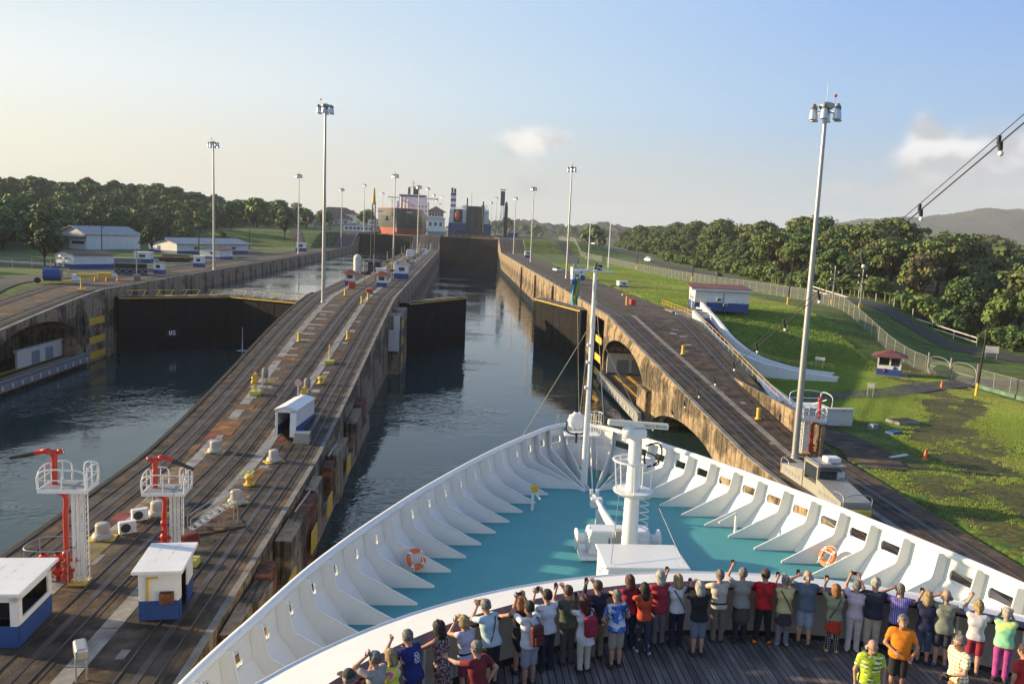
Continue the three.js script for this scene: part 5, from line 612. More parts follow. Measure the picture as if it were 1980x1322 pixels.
// ---------------------------------------------------------------- ships ahead in the upper locks
{
  const o = thing('bulk_carrier', 'grey and red bulk carrier bow filling the upper left lock', 'ship', [-41, 0, -556]); const out = [], red = [], N = 18;
  const half = (t, y) => { const f = mix(0.55, 1, clamp((y - 2) / 14)); return 15.5 * Math.pow(Math.sin(Math.min(1, t * 1.7) * Math.PI / 2), mix(0.95, 0.58, clamp((y - 4) / 16))) * (t < 0.6 ? mix(f, 1, t / 0.6) : 1); };
  const quad = (list, y0, y1) => { for (let s = -1; s <= 1; s += 2) for (let i = 0; i < N; i++) { const a = (i / N) ** 1.6, b = ((i + 1) / N) ** 1.6, z = (t) => -t * 60, P = (t, y) => [s * half(t, y), y, z(t) + (y - 20) * 0.12 * (1 - t)]; const q = [P(a, y0), P(b, y0), P(b, y1), P(a, y1)]; list.push(polyMesh(s > 0 ? q : q.reverse(), [[0, 1, 2, 3]])); } };
  quad(red, 2, 7); quad(red, 7, 11); quad(out, 11, 14.5); quad(out, 14.5, 19); quad(out, 19, 23.6); part('hull_bottom', red, std([0.42, 0.11, 0.07], 0.6, { map: T.paint, side: 2 }), o); part('hull_side', out, std([0.075, 0.085, 0.082], 0.6, { map: T.paint, side: 2 }), o);
  part('deck', [box(29, 0.3, 150, 0, 22, -110)], MT.red, o); part('side_hull', [box(31, 20, 150, 0, 12, -134)], std([0.075, 0.085, 0.082], 0.6, { map: T.paint }), o); part('rail_edge', [tube(Array.from({ length: 21 }, (_, i) => { const t = Math.abs(i - 10) / 10; return [Math.sign(i - 10) * half(t * 0.6, 23.6), 23.8, -t * 36 + 0.43 * (1 - t)]; }), 0.25, 5)], MT.red, o);
  for (const s of [-1, 1]) part('anchor', [box(1.2, 2.6, 0.8, s * 6.5, 17, -1.2), box(3, 0.7, 1, s * 6.5, 16, -1)], MT.dark, o); for (const [x, y] of [[-9, 13], [-12, 15]]) part('draft_mark', [box(1.1, 0.4, 0.3, x, y, -6)], MT.white, o);
  const h = part('superstructure', [box(28, 12, 14, 0, 28, -190), box(24, 6, 12, 0, 37, -190)], MT.white, o); part('bridge_windows', [box(22, 1.3, 0.3, 0, 38.6, -183.8)], MT.dark, h); part('bridge_wing', [box(44, 1.2, 4, 0, 37, -188)], MT.white, h); for (let k = -4; k <= 4; k++) for (const y of [26, 30]) part('porthole', [box(1.2, 1, 0.2, k * 2.9, y, -182.9)], MT.dark, h);
  part('signal_mast', [rod([0, 40, -190], [0, 53, -190], 0.5, 0.2), rod([-4, 47, -190], [4, 47, -190], 0.15), rod([-2, 50, -190], [2, 50, -190], 0.12)], MT.grey, o); part('funnel', [box(5, 9, 6, 2, 43, -200), box(2, 7, 3, -4, 43, -196)], MT.dark, o); part('foremast', [rod([-4, 22, -8], [-4, 31, -8], 0.35, 0.2), rod([-5.5, 29, -8], [-2.5, 29, -8], 0.1)], MT.beige, o); for (const [a, b] of [[-11, 21.4], [8, 21.4]]) part('hull_name', [box(4, 0.9, 0.3, a, b, -3.4)], MT.whiteOld, o); for (let k = 0; k < 3; k++) part('deck_crane', [rod([0, 22, -40 - k * 38], [0, 33, -40 - k * 38], 1.1, 0.9), rod([0, 31, -40 - k * 38], [9, 27, -40 - k * 38], 0.5)], MT.whiteOld, o);
  const r = thing('vehicle_carrier', 'blue and white vehicle carrier stern filling the upper right lock', 'ship', [7.6, 0, -585]), w = 30; part('hull', [rbox(w, 16, 150, 0.8, 0, 8, -75)], std([0.035, 0.075, 0.22], 0.55, { map: T.paint }), r); part('upper_hull', [rbox(w - 2, 10, 140, 0.5, -0.8, 20.8, -71)], MT.white, r);
  part('stern_ramp', [plate([[-5.5, 8], [6, 8], [7.4, 9.5], [5.2, 28], [-4.4, 28], [-5, 12]], 1.4).translate(2.8, 0, 1.6)], std([0.13, 0.14, 0.13], 0.7, { map: T.steel }), r); for (const x of [-2.2, 9]) part('ramp_post', [box(0.9, 18 + (x < 0 ? 5 : 1), 1.2, x, 22, 0.6)], MT.dark, r); part('ramp_edge', [rod([9.4, 10, 2.6], [8, 29, 2.6], 0.4)], std([0.4, 0.34, 0.08], 0.7), r);
  part('funnel', [box(3.6, 13, 6, -12, 31, -10)], MT.white, r); for (const y of [28, 32, 36]) part('funnel_band', [box(3.8, 1.7, 6.2, -12, y, -10)], std([0.12, 0.05, 0.09], 0.6), r); part('funnel_top', [rod([-13, 37, -10], [-13, 40.5, -10], 0.8), rod([-11, 37, -10], [-11, 40, -10], 0.8)], MT.dark, r); part('lifeboat', [ball(2.2, -9, 21.5, -0.2, 0.8, 1.8, 0.6)], MT.orange, r); part('boat_recess', [box(6, 9, 0.4, -8.4, 21, 0.1)], MT.dark, r); part('mooring_opening', [box(8, 2, 0.4, -5, 10, 0.2)], MT.dark, r);
  for (let k = 0; k < 6; k++) part('roof_fitting', [box(rr(1, 3), rr(2, 5), 4, -5 + k * 1.6 + (k > 3 ? 8 : 0), 27.5, -20 - k * 3)], MT.white, r); for (let k = 0; k < 9; k++) if (k < 3 || k > 6) part('porthole', [box(0.9, 0.8, 0.2, -13.4 + k * 3.1, 23.4, -0.9)], MT.dark, r); for (let k = 0; k < 3; k++) part('deck_rail', [rod([-14, 26.2 + k * 0.5, -1.5], [13, 26.2 + k * 0.5, -1.5], 0.08)], MT.white, r); part('aerial', [rod([1, 26, -20], [1, 38, -20], 0.15)], MT.grey, r);
  const c = thing('control_house', 'white control house with brown hipped roof on the centre wall between the ships', 'building', [-15.6, 7.5, -566]); part('wall', [box(12, 9, 12, 0, 6.5, 0)], MT.white, c); part('storey', [box(10, 4, 10, 0, 13, 0)], MT.white, c); part('roof', [hip(10, 10, 15, 4, 2)], MT.roofBrown, c); part('balcony', [box(13.4, 0.4, 13.4, 0, 11, 0)], MT.whiteOld, c); for (let k = -2; k <= 2; k++) win(c, k * 1.9, 13.2, 5.05, 1.4, 1.6); for (let k = -1; k <= 1; k++) win(c, k * 3.4, 7, 6.05, 1.6, 2.4); part('plinth', [box(14, 2.2, 14, 0, 1.1, 0)], MT.grey, c);
  const T2 = (label, x, y, z, h, wd, m, m2) => { const t = thing('lattice_tower', label, 'tower', [x, y, z]), g = []; for (const [a, b] of [[-1, -1], [1, -1], [1, 1], [-1, 1]]) g.push(rod([a * wd, 0, b * wd], [a * wd * 0.35, h, b * wd * 0.35], 0.16, 0.1, 4)); const n = Math.round(h / (wd * 2)); for (let k = 0; k < n; k++) { const s = mix(1, 0.35, k / n) * wd, s2 = mix(1, 0.35, (k + 1) / n) * wd, y0 = k * h / n, y1 = (k + 1) * h / n; g.push(rod([-s, y0, s], [s2, y1, s2], 0.09, 0.09, 4), rod([s, y0, s], [-s2, y1, s2], 0.09, 0.09, 4), rod([s, y0, -s], [s2, y1, s2], 0.09, 0.09, 4), rod([-s, y0, s], [s, y0, s], 0.09, 0.09, 4)); } part('lattice', g, m, t); return t; };
  T2('red and white lattice radio mast on the left ridge', -140, 10, -880, 54, 2.2, std([0.5, 0.2, 0.15], 0.7)); const lt = T2('grey lattice tower with dark cylinder right of the vehicle carrier', 30.2, 7.5, -590, 28, 1.8, MT.galv); part('cage_top', [box(3, 10, 3, 0, 27, 0)], std([0.1, 0.1, 0.11], 0.7), lt); part('top_ring', [box(4, 0.5, 4, 0, 33, 0)], MT.grey, lt); part('tall_pole', [lathe([[1.2, 0], [1.2, 20], [0.8, 24], [0, 25]], 12, 2.6, 0, 3)], MT.dark, lt); part('shed', [box(7, 3.4, 5, 8, 1.7, 2)], MT.blue, lt);
}
// ---------------------------------------------------------------- fences, poles, signs, cars
{
  const net = tex(128, (u, v) => { const a = ((u + v) * 8) % 1, b = ((u - v + 4) * 8) % 1, w = (t) => Math.min(t, 1 - t) < 0.045; return w(a) || w(b) ? 1 : 0; }, 0.6, false);
  const netMat = new THREE.MeshStandardMaterial({ color: rgb(0.42, 0.42, 0.38), roughness: 0.6, alphaMap: net, transparent: true, side: 2 });
  const fence = (label, pts, step, hgt, kerb) => { const o = thing('chain_link_fence', label, 'fence'), c = new THREE.CatmullRomCurve3(pts.map((p) => V(p[0], 0, p[1]))), n = Math.round(c.getLength() / step), P = Array.from({ length: n + 1 }, (_, i) => { const p = c.getPointAt(i / n); return [p.x, hG(p.x, p.z), p.z]; }), g = [];
    P.forEach((p) => part('post', [rod(p, [p[0], p[1] + hgt, p[2]], 0.045, 0.045, 6)], MT.galv, o)); const k2 = 0.99; part('top_rail', [tube(P.map((p) => [p[0], p[1] + hgt - 0.05, p[2]]), 0.03, 5, P.length * 2)], MT.galv, o);
    for (let i = 0; i < n; i++) { const a = P[i], b = P[i + 1]; g.push(polyMesh([[a[0], a[1] + 0.05, a[2]], [b[0], b[1] + 0.05, b[2]], [b[0], b[1] + hgt - 0.06, b[2]], [a[0], a[1] + hgt - 0.06, a[2]]], [[0, 1, 2, 3]])); } part('netting', g, netMat, o); if (kerb) part('kerb', P.slice(1).map((b, i) => { const a = P[i]; return slab([a[0], a[1] - 0.2, a[2]], [b[0], b[1] - 0.2, b[2]], [b[0], b[1] + 0.5, b[2]], [a[0], a[1] + 0.5, a[2]], 0.15); }), std([0.22, 0.4, 0.28], 0.8, { map: T.fine }), o); };
  fence('chain link fence with pale green kerb at the right edge of the photo', [[73.6, -74], [73.2, -86], [72.6, -99], [72.2, -108]], 3, 2.6, true); fence('chain link fence climbing the bank behind the guard hut', [[71.6, -120], [71.5, -128], [72.5, -142], [75, -160], [76, -172]], 3, 2.6); fence('long chain link fence between the right lawn and the road', [[76, -172], [74, -190], [70, -215], [66, -248], [64.5, -300], [65, -360]], 3.2, 2.6); fence('far fence climbing the grass bank beside the road', [[65, -372], [66, -420], [68, -470], [64, -530]], 4, 2.6); fence('thin wire fence below the left forest', [[-140, -150], [-118, -172], [-98, -186], [-88, -186]], 4, 2.2);
  const gate = thing('wire_gate', 'wire mesh vehicle gate between thick posts beside the guard hut', 'gate'); for (const [x, z] of [[72.2, -108.4], [71.8, -114], [71.6, -119.4]]) part('gate_post', [rod([x, hG(x, z), z], [x, hG(x, z) + 3.2, z], 0.14)], MT.pale, gate); for (const [a, b] of [[[72.1, -108.8], [71.85, -113.6]], [[71.75, -114.4], [71.6, -119]]]) { const y = L0 + 0.2, y1 = y + 2.2; part('gate_frame', [tube([[a[0], y, a[1]], [b[0], y, b[1]], [b[0], y1, b[1]], [a[0], y1, a[1]]], 0.05, 5, 40, true), rod([a[0], y + 1.1, a[1]], [b[0], y + 1.1, b[1]], 0.04)], MT.galv, gate); part('netting', [polyMesh([[a[0], y, a[1]], [b[0], y, b[1]], [b[0], y1, b[1]], [a[0], y1, a[1]]], [[0, 1, 2, 3]])], netMat, gate); }
  const up = thing('utility_pole', 'leaning wooden utility pole with yellow base near the right edge', 'utility pole', [67.8, L0, -101.6], 0, 'wooden utility poles right of the locks'); part('post', [rod([0, 0, 0], [0.55, 9.4, 0], 0.17, 0.11)], MT.timber, up); part('yellow_base', [rod([0, 0, 0], [0.09, 1.7, 0], 0.185, 0.18)], MT.yellow, up); part('insulator', [box(0.16, 0.4, 0.16, 0.55, 9.2, 0)], MT.dark, up);
  for (const [x, z, l] of [[65.6, -160, 'wooden utility pole with yellow base on the upper bank behind the building'], [67.2, -234, 'wooden utility pole in the lawn beside the long fence'], [65.2, -300, 'wooden utility pole far along the long fence'], [62, -400, 'wooden utility pole by the far track']]) copyOf(up, [x, hG(x, z), z], 0.1, l);
  for (const [x, z, l] of [[76.6, -164, 'power pole with insulators and yellow marker, left of the pair'], [81, -161, 'power pole with insulators and yellow marker, right of the pair']]) { const o = thing('power_pole', l, 'power pole', [x, hG(x, z), z]); part('post', [rod([0, 0, 0], [0, 4, 0], 0.16, 0.14), rod([0, 4, 0], [0, 7.6, 0], 0.14, 0.1)], MT.grey, o); part('cross_arm', [box(1.8, 0.12, 0.14, 0, 6.6, 0), box(1.8, 0.12, 0.14, 0, 5.2, 0)], MT.timber, o); for (const [a, y] of [[-0.8, 6.8], [0.8, 6.8], [-0.8, 5.4], [0.8, 5.4], [0, 7.8]]) part('insulator', [rod([a, y - 0.2, 0], [a, y + 0.25, 0], 0.09)], MT.white, o); part('marker', [rbox(0.8, 0.9, 0.3, 0.05, 0, 0.8, 0.2)], MT.yellow, o); }
  const bar = thing('crash_barrier', 'double white crash barrier along the road below the forest', 'barrier'); for (const y of [0.7, 1.6]) part('beam', [rod([90.5, hG(90.5, -206) + y, -206], [103, hG(103, -156) + y, -156], 0.14, 0.14, 5)], MT.whiteOld, bar); for (let k = 0; k < 10; k++) { const t = k / 9, x = mix(90.5, 103, t), z = mix(-206, -156, t); part('post', [rod([x, hG(x, z), z], [x, hG(x, z) + 1.7, z], 0.08)], MT.whiteOld, bar); }
  const tp = (label, x, z, y) => { const o = thing('lamp_pole_timber', label, 'pole', [x, y, z]); part('post', [rod([0, 0, 0], [0, 8, 0], 0.2, 0.14)], MT.timber, o); part('lamp', [rbox(0.8, 0.3, 0.5, 0.05, 0.3, 8, 0)], MT.dark, o); }; tp('dark timber lamp pole in front of the large warehouse', -112, -270, 0); tp('dark timber lamp pole beside the long shed', -76, -250, 0); tp('timber lamp pole beyond the long shed', -86, -350, 0);
  const cone = thing('traffic_cone', 'orange traffic cone alone on the right lawn', 'cone', [42.4, hG(42.4, -69.6), -69.6], 0, 'traffic cones'); part('cone', [lathe([[0.22, 0.03], [0.05, 0.95], [0, 0.95]], 14)], MT.orange, cone); part('base', [box(0.5, 0.05, 0.5, 0, 0.03, 0)], MT.orange, cone); copyOf(cone, [66.4, L0, -107], 0, 'orange traffic cone in front of the wire gate'); for (const [x, z, l] of [[-66, -156, 'left'], [-64.4, -157, 'middle'], [-62.9, -158.2, 'right']]) copyOf(cone, [x, 0.1, z], 0, `orange barrier cone on the left wall, ${l} of three`);
  const slabM = thing('manhole_slab', 'raised concrete manhole with dark cover in the right lawn', 'manhole', [48.4, hG(48.4, -84), -84.2], 0.3); part('kerb', [box(3, 0.45, 1.9, 0, 0.15, 0)], MT.pale, slabM); part('cover', [box(2.6, 0.05, 1.5, 0, 0.39, 0)], MT.timber, slabM);
  const tr = thing('concrete_trough', 'white concrete trough wall at the end of the yellow guard rail', 'trough', [38.3, L0, -82.4], 0.02); part('front_wall', [box(7, 1.7, 0.35, 0, 0.85, 0)], MT.whiteOld, tr); part('coping', [box(7.2, 0.15, 0.6, 0, 1.75, 0)], MT.whiteOld, tr); part('deck', [box(4, 0.2, 3, -0.6, 1.6, -1.8)], MT.white, tr); part('railing', [tube([[-2, 1.7, -3], [-2, 2.8, -3], [1.4, 2.8, -3], [1.4, 1.7, -3]], 0.04, 6, 30), tube([[1.4, 1.7, -0.4], [1.4, 2.8, -0.4], [1.4, 2.8, -3], [1.4, 1.7, -3]], 0.04, 6, 30), rod([-2, 2.25, -3], [1.4, 2.25, -3], 0.03), rod([0.2, 1.7, -2.4], [0.8, 2.6, -0.4], 0.05)], MT.white, tr);
  const wg = thing('sloping_hatch', 'white and blue sloping hatch cover below the flume', 'hatch', [38.8, L0, -96], 0.2); part('cover', [polyMesh([[-1.6, 0, 2.4], [1.4, 0, 2.4], [1.4, 0, -2.4], [-1.6, 0, -2.4], [-1.4, 2.4, -2.4], [-0.9, 2.4, -2.4]], [[0, 1, 5, 4], [1, 2, 5], [2, 3, 4, 5], [3, 0, 4], [3, 2, 1, 0]])], MT.white, wg); part('blue_side', [polyMesh([[-1.63, 0.02, 2.3], [-1.63, 0.02, -2.3], [-1.43, 2.2, -2.35]], [[0, 2, 1], [0, 1, 2]])], MT.blue, wg);
  for (const [x, z, w, h, l] of [[93, -136.5, 2.2, 1.2, 'grey roadside notice board by the road bend'], [55, -120, 1.4, 0.5, 'small white sign on the dark green bank'], [52, -98.5, 0.8, 0.6, 'small grey sign at the end of the flume']]) { const o = thing('notice_board', l, 'sign', [x, hG(x, z), z], -0.4); part('post', [rod([-w * 0.4, 0, 0], [-w * 0.4, 1.3 + h, 0], 0.05), rod([w * 0.4, 0, 0], [w * 0.4, 1.3 + h, 0], 0.05)], MT.galv, o); part('board', [rbox(w, h, 0.06, 0.02, 0, 1.2 + h / 2, 0.06)], MT.whiteOld, o); }
  for (const [x, z, w, d, h, m, l] of [[43.4, -81, 0.9, 0.7, 0.6, MT.grey, 'grey junction box beside the white trough'], [44.8, -79.4, 1.6, 0.9, 0.25, MT.blue, 'flat blue crate on the grass beside the trough'], [40.4, -70.4, 2.6, 0.4, 0.1, MT.whiteOld, 'white plank lying beside the orange cone']]) single('yard_box', [rbox(w, h, d, 0.03, x, hG(x, z) + h / 2, z, 0.5)], m, l, 'box');
  const car = (label, x, y, z, turn, m) => { const o = thing('parked_car', label, 'car', [x, y, z], turn); part('body', [rbox(1.8, 0.7, 4.3, 0.25, 0, 0.65, 0)], m, o); part('cabin', [polyMesh([[-0.8, 0.95, 1.5], [0.8, 0.95, 1.5], [0.8, 0.95, -1.2], [-0.8, 0.95, -1.2], [-0.62, 1.5, 0.9], [0.62, 1.5, 0.9], [0.62, 1.5, -0.5], [-0.62, 1.5, -0.5]], [[0, 1, 5, 4], [1, 2, 6, 5], [2, 3, 7, 6], [3, 0, 4, 7], [4, 5, 6, 7]])], MT.glass, o); for (const [a, b] of [[-0.8, 1.35], [0.8, 1.35], [-0.8, -1.35], [0.8, -1.35]]) part('wheel', [new THREE.CylinderGeometry(0.32, 0.32, 0.2, 14).rotateZ(Math.PI / 2).translate(a, 0.32, b)], MT.black, o); return o; };
  car('dark car driving on the road past the forest', 85.6, 0.15, -268, 0.05, MT.black); car('white car parked on the right wall pavement', 32.6 - 1, 0.1, -262, 0.2, MT.white);
  const cols = [MT.white, MT.grey, MT.dark, MT.white, MT.galv, MT.white, MT.dark, MT.white]; for (let k = 0; k < 8; k++) car(`${['white', 'grey', 'black', 'pale', 'silver', 'small white', 'dark', 'last white'][k]} car in the far parking row, ${['nearest', 'second', 'third', 'fourth', 'fifth', 'sixth', 'seventh', 'farthest'][k]}`, 82 + k * 1.8, hG(82 + k * 1.8, -500 - k * 22) + 0.1, -500 - k * 22, 0.4, cols[k]);
  const van = thing('white_van', 'white pickup van parked at the roadside before the car row', 'van', [93, 0.15, -400], 0.3); part('body', [rbox(2.2, 1.3, 6, 0.3, 0, 1, 0), rbox(2, 0.9, 2.6, 0.3, 0, 2, -0.4)], MT.white, van); part('window', [box(2.04, 0.5, 1.8, 0, 2.05, -0.3)], MT.glass, van); for (const [a, b] of [[-1, 2], [1, 2], [-1, -2], [1, -2]]) part('wheel', [new THREE.CylinderGeometry(0.4, 0.4, 0.25, 14).rotateZ(Math.PI / 2).translate(a, 0.4, b)], MT.black, van);
  // materials yard and machines on the left wall
  const yard = (label, cat, x, z, f) => { const o = thing(cat.replace(/ /g, '_'), label, cat, [x, 0.1, z], 0.3); f(o); };
  yard('stack of dark steel beams on the left bank', 'beam stack', -78, -236, (o) => { for (let k = 0; k < 16; k++) part('beam', [box(rr(7, 12), 0.3, 0.4, rr(-1, 1), 0.2 + (k / 5 | 0) * 0.4, -2 + (k % 5) * 1)], k % 3 ? MT.rust : MT.dark, o); }); yard('pile of grey pipes behind the workshop', 'pipe pile', -84, -212, (o) => { for (let k = 0; k < 14; k++) part('pipe', [rod([-5 + rr(-1, 1), 0.3 + (k / 5 | 0) * 0.5, -1.4 + (k % 5) * 0.6], [5, 0.3 + (k / 5 | 0) * 0.5, -1.4 + (k % 5) * 0.6], 0.25)], k % 2 ? MT.grey : MT.pale, o); });
  yard('black container with braced front on the left wall', 'steel container', -68, -178, (o) => { part('box', [box(6, 2.3, 2.6, 0, 1.15, 0)], MT.black, o); part('frame', [rod([-3, 0.1, 1.5], [3, 0.1, 1.5], 0.06), rod([-3, 1.2, 1.5], [3, 1.2, 1.5], 0.06), ...[-3, -1.5, 0, 1.5].map((x) => rod([x, 0.1, 1.5], [x + 1.5, 1.2, 1.5], 0.05)), ...[-3, -1.5, 0, 1.5].map((x) => rod([x, 1.2, 1.5], [x + 1.5, 0.1, 1.5], 0.05))], MT.galv, o); });
  yard('blue tank trailer with yellow frame on the left ramp', 'tank trailer', -70, -149, (o) => { part('tank', [rod([-1.6, 1.4, 0], [1.2, 1.4, 0], 1.15, 1.15, 20)], MT.blue, o); part('frame', [rod([1.2, 0.4, 0.8], [1.2, 2.6, 0.8], 0.06), rod([2.4, 0.4, 0.8], [2.4, 2.6, 0.8], 0.06), rod([1.2, 2.6, 0.8], [2.4, 2.6, 0.8], 0.06), box(4.6, 0.2, 1.8, 0.4, 0.35, 0)], MT.yellow, o); part('wheel', [rod([-2.4, 0.5, 0.7], [-2.4, 0.5, 1.1], 0.5, 0.5, 16)], MT.black, o); part('engine', [rbox(1.6, 1.2, 1.6, 0.2, 3.6, 1, 0)], MT.white, o); });
  yard('yellow machine frame at the edge of the left wall', 'lifting frame', -60.4, -137.5, (o) => { part('post', [rod([0, 0, 0], [0, 2.4, 0], 0.14)], MT.yellow, o); part('top', [box(2.8, 0.5, 1, 0.8, 2.4, 0)], MT.yellow, o); part('foot', [box(1.2, 0.2, 1.2, 0, 0.1, 0)], MT.yellow, o); }); yard('yellow cart behind the barrier cones on the left wall', 'yellow cart', -66.4, -161, (o) => { part('body', [rbox(2.4, 1, 1.6, 0.1, 0, 0.8, 0)], MT.yellow, o); part('hood', [rbox(1.2, 0.7, 1.4, 0.2, 1.6, 0.7, 0)], MT.whiteOld, o); }); yard('pale signal mast on a white plinth at the left wall edge', 'signal mast', -61.2, -163, (o) => { part('post', [rod([0, 0, 0], [0, 6, 0], 0.12)], MT.pale, o); part('plinth', [rbox(1.2, 1, 1.2, 0.1, 0, 0.5, 0)], MT.pale, o); }); yard('yellow pedestal winch with red base on the right ramp crest', 'pedestal winch', 30.4, -146, (o) => { part('post', [rod([0, 0, 0], [0, 1.9, 0], 0.18)], MT.yellow, o); part('arm', [box(2, 0.25, 0.4, 0, 1.9, 0)], MT.yellow, o); part('motor', [rbox(0.9, 1, 0.9, 0.1, 1.2, 0.6, 0)], MT.red, o); });
}
// ---------------------------------------------------------------- vegetation
const leafMat = new THREE.MeshStandardMaterial({ vertexColors: true, roughness: 0.75, side: 2 });
function crown(o) { // leaf clusters spread through several uneven boughs
  const { h0, h1, r, boughs, leaves, leaf, tone, flatTop = 0.6, bare = 0 } = o, pos = [], col = [], nor = [], B = [];
  for (let i = 0; i < boughs; i++) { const a = i * 2.4 + rr(-0.5, 0.5), t = Math.sqrt((i + 0.5) / boughs), y = mix(h1, h0, 0.18 + 0.75 * t * t * rr(0.4, 1.15)); B.push([Math.cos(a) * r * t * rr(0.55, 0.95), y, Math.sin(a) * r * t * rr(0.55, 0.95), r * rr(0.17, 0.4), rr(0.7, 1.25)]); }
  const d = V(), u = V(), w = V(), c = V();
  for (let i = 0; i < leaves; i++) {
    const b = B[rnd() * boughs | 0]; d.set(rr(-1, 1), rr(-0.75, 1), rr(-1, 1)).normalize(); const q = b[3] * (0.4 + 0.8 * Math.sqrt(rnd())) * (0.8 + 0.4 * vn(d.x * 3 + b[0] * 5, d.z * 3 + d.y * 2, 0, 0, 3));
    c.set(b[0] + d.x * q, b[1] + d.y * q * flatTop, b[2] + d.z * q); d.add(V(rr(-0.7, 0.7), rr(-0.4, 0.9), rr(-0.7, 0.7))).normalize();
    u.set(rr(-1, 1), rr(-1, 1), rr(-1, 1)).cross(d).normalize(); w.copy(d).cross(u); const s = leaf * rr(0.55, 1.25), s2 = s * rr(0.5, 0.8), k = rr(0.68, 1.3) * b[4], yl = rr(-0.12, 0.2);
    const P = [c.clone().addScaledVector(u, s), c.clone().addScaledVector(w, s2), c.clone().addScaledVector(u, -s), c.clone().addScaledVector(w, -s2)];
    for (const j of [0, 1, 2, 0, 2, 3]) { pos.push(P[j].x, P[j].y, P[j].z); nor.push(d.x, d.y, d.z); col.push(tone[0] * k * (1 + yl), tone[1] * k, tone[2] * k * (1 - yl)); }
  }
  const g = new THREE.BufferGeometry(); g.setAttribute('position', new THREE.Float32BufferAttribute(pos, 3)); g.setAttribute('normal', new THREE.Float32BufferAttribute(nor, 3)); g.setAttribute('color', new THREE.Float32BufferAttribute(col, 3)); return { g, B };
}
function treeProto(o) {
  const { g, B } = crown(o), trunk = [rod([0, -0.5, 0], [rr(-0.3, 0.3), o.h0 * 0.9 + 1, rr(-0.3, 0.3)], o.r * 0.07, o.r * 0.045, 7)];
  for (const b of B) if (rnd() < 0.75) trunk.push(rod([0, o.h0 * rr(0.6, 0.95), 0], [b[0] * 0.9, b[1], b[2] * 0.9], o.r * 0.035, o.r * 0.012, 5));
  const t = new THREE.Group(), m1 = new THREE.Mesh(join(trunk), MT.bark), m2 = new THREE.Mesh(g, leafMat); m1.name = 'trunk'; m2.name = 'crown'; for (const m of [m1, m2]) m.castShadow = m.receiveShadow = true; t.add(m1, m2); return t;
}
function plant(proto, name, x, z, s, label, category, group, sy = 1) { const c = proto.clone(); c.name = numbered(name); c.position.set(x, hG(x, z) - 0.2, z); c.rotation.y = rnd() * 6.28; c.scale.set(s, s * sy, s); scene.add(c); return tag(c, label, category, group); }
const G = { deep: [0.04, 0.08, 0.018], mid: [0.062, 0.112, 0.022], olive: [0.085, 0.118, 0.026], light: [0.1, 0.155, 0.026], brown: [0.085, 0.085, 0.032] };
const big = [treeProto({ h0: 6, h1: 16, r: 6.2, boughs: 34, leaves: 2900, leaf: 0.52, tone: G.mid }), treeProto({ h0: 5, h1: 14, r: 5.4, boughs: 30, leaves: 2600, leaf: 0.52, tone: G.deep, flatTop: 0.8 }), treeProto({ h0: 9, h1: 17, r: 7.4, boughs: 30, leaves: 2600, leaf: 0.52, tone: G.olive, flatTop: 0.42 }), treeProto({ h0: 4, h1: 13, r: 5, boughs: 28, leaves: 2500, leaf: 0.51, tone: G.light, flatTop: 0.85 }), treeProto({ h0: 6, h1: 15, r: 5.8, boughs: 28, leaves: 2400, leaf: 0.52, tone: G.brown, flatTop: 0.6 })];
const far = [treeProto({ h0: 2, h1: 14, r: 6.2, boughs: 18, leaves: 820, leaf: 0.95, tone: G.olive }), treeProto({ h0: 1.5, h1: 13, r: 6, boughs: 16, leaves: 800, leaf: 0.95, tone: G.mid, flatTop: 0.75 }), treeProto({ h0: 4, h1: 15, r: 6.6, boughs: 18, leaves: 820, leaf: 0.95, tone: G.light, flatTop: 0.5 })];
const bush = [treeProto({ h0: 0.4, h1: 4.4, r: 3.2, boughs: 10, leaves: 900, leaf: 0.42, tone: G.light, flatTop: 1 }), treeProto({ h0: 0.4, h1: 3.8, r: 3, boughs: 9, leaves: 800, leaf: 0.42, tone: G.mid, flatTop: 1 })];
const kinds = ['rounded mid green', 'dense dark green', 'flat topped olive', 'pale yellow green', 'brownish'];
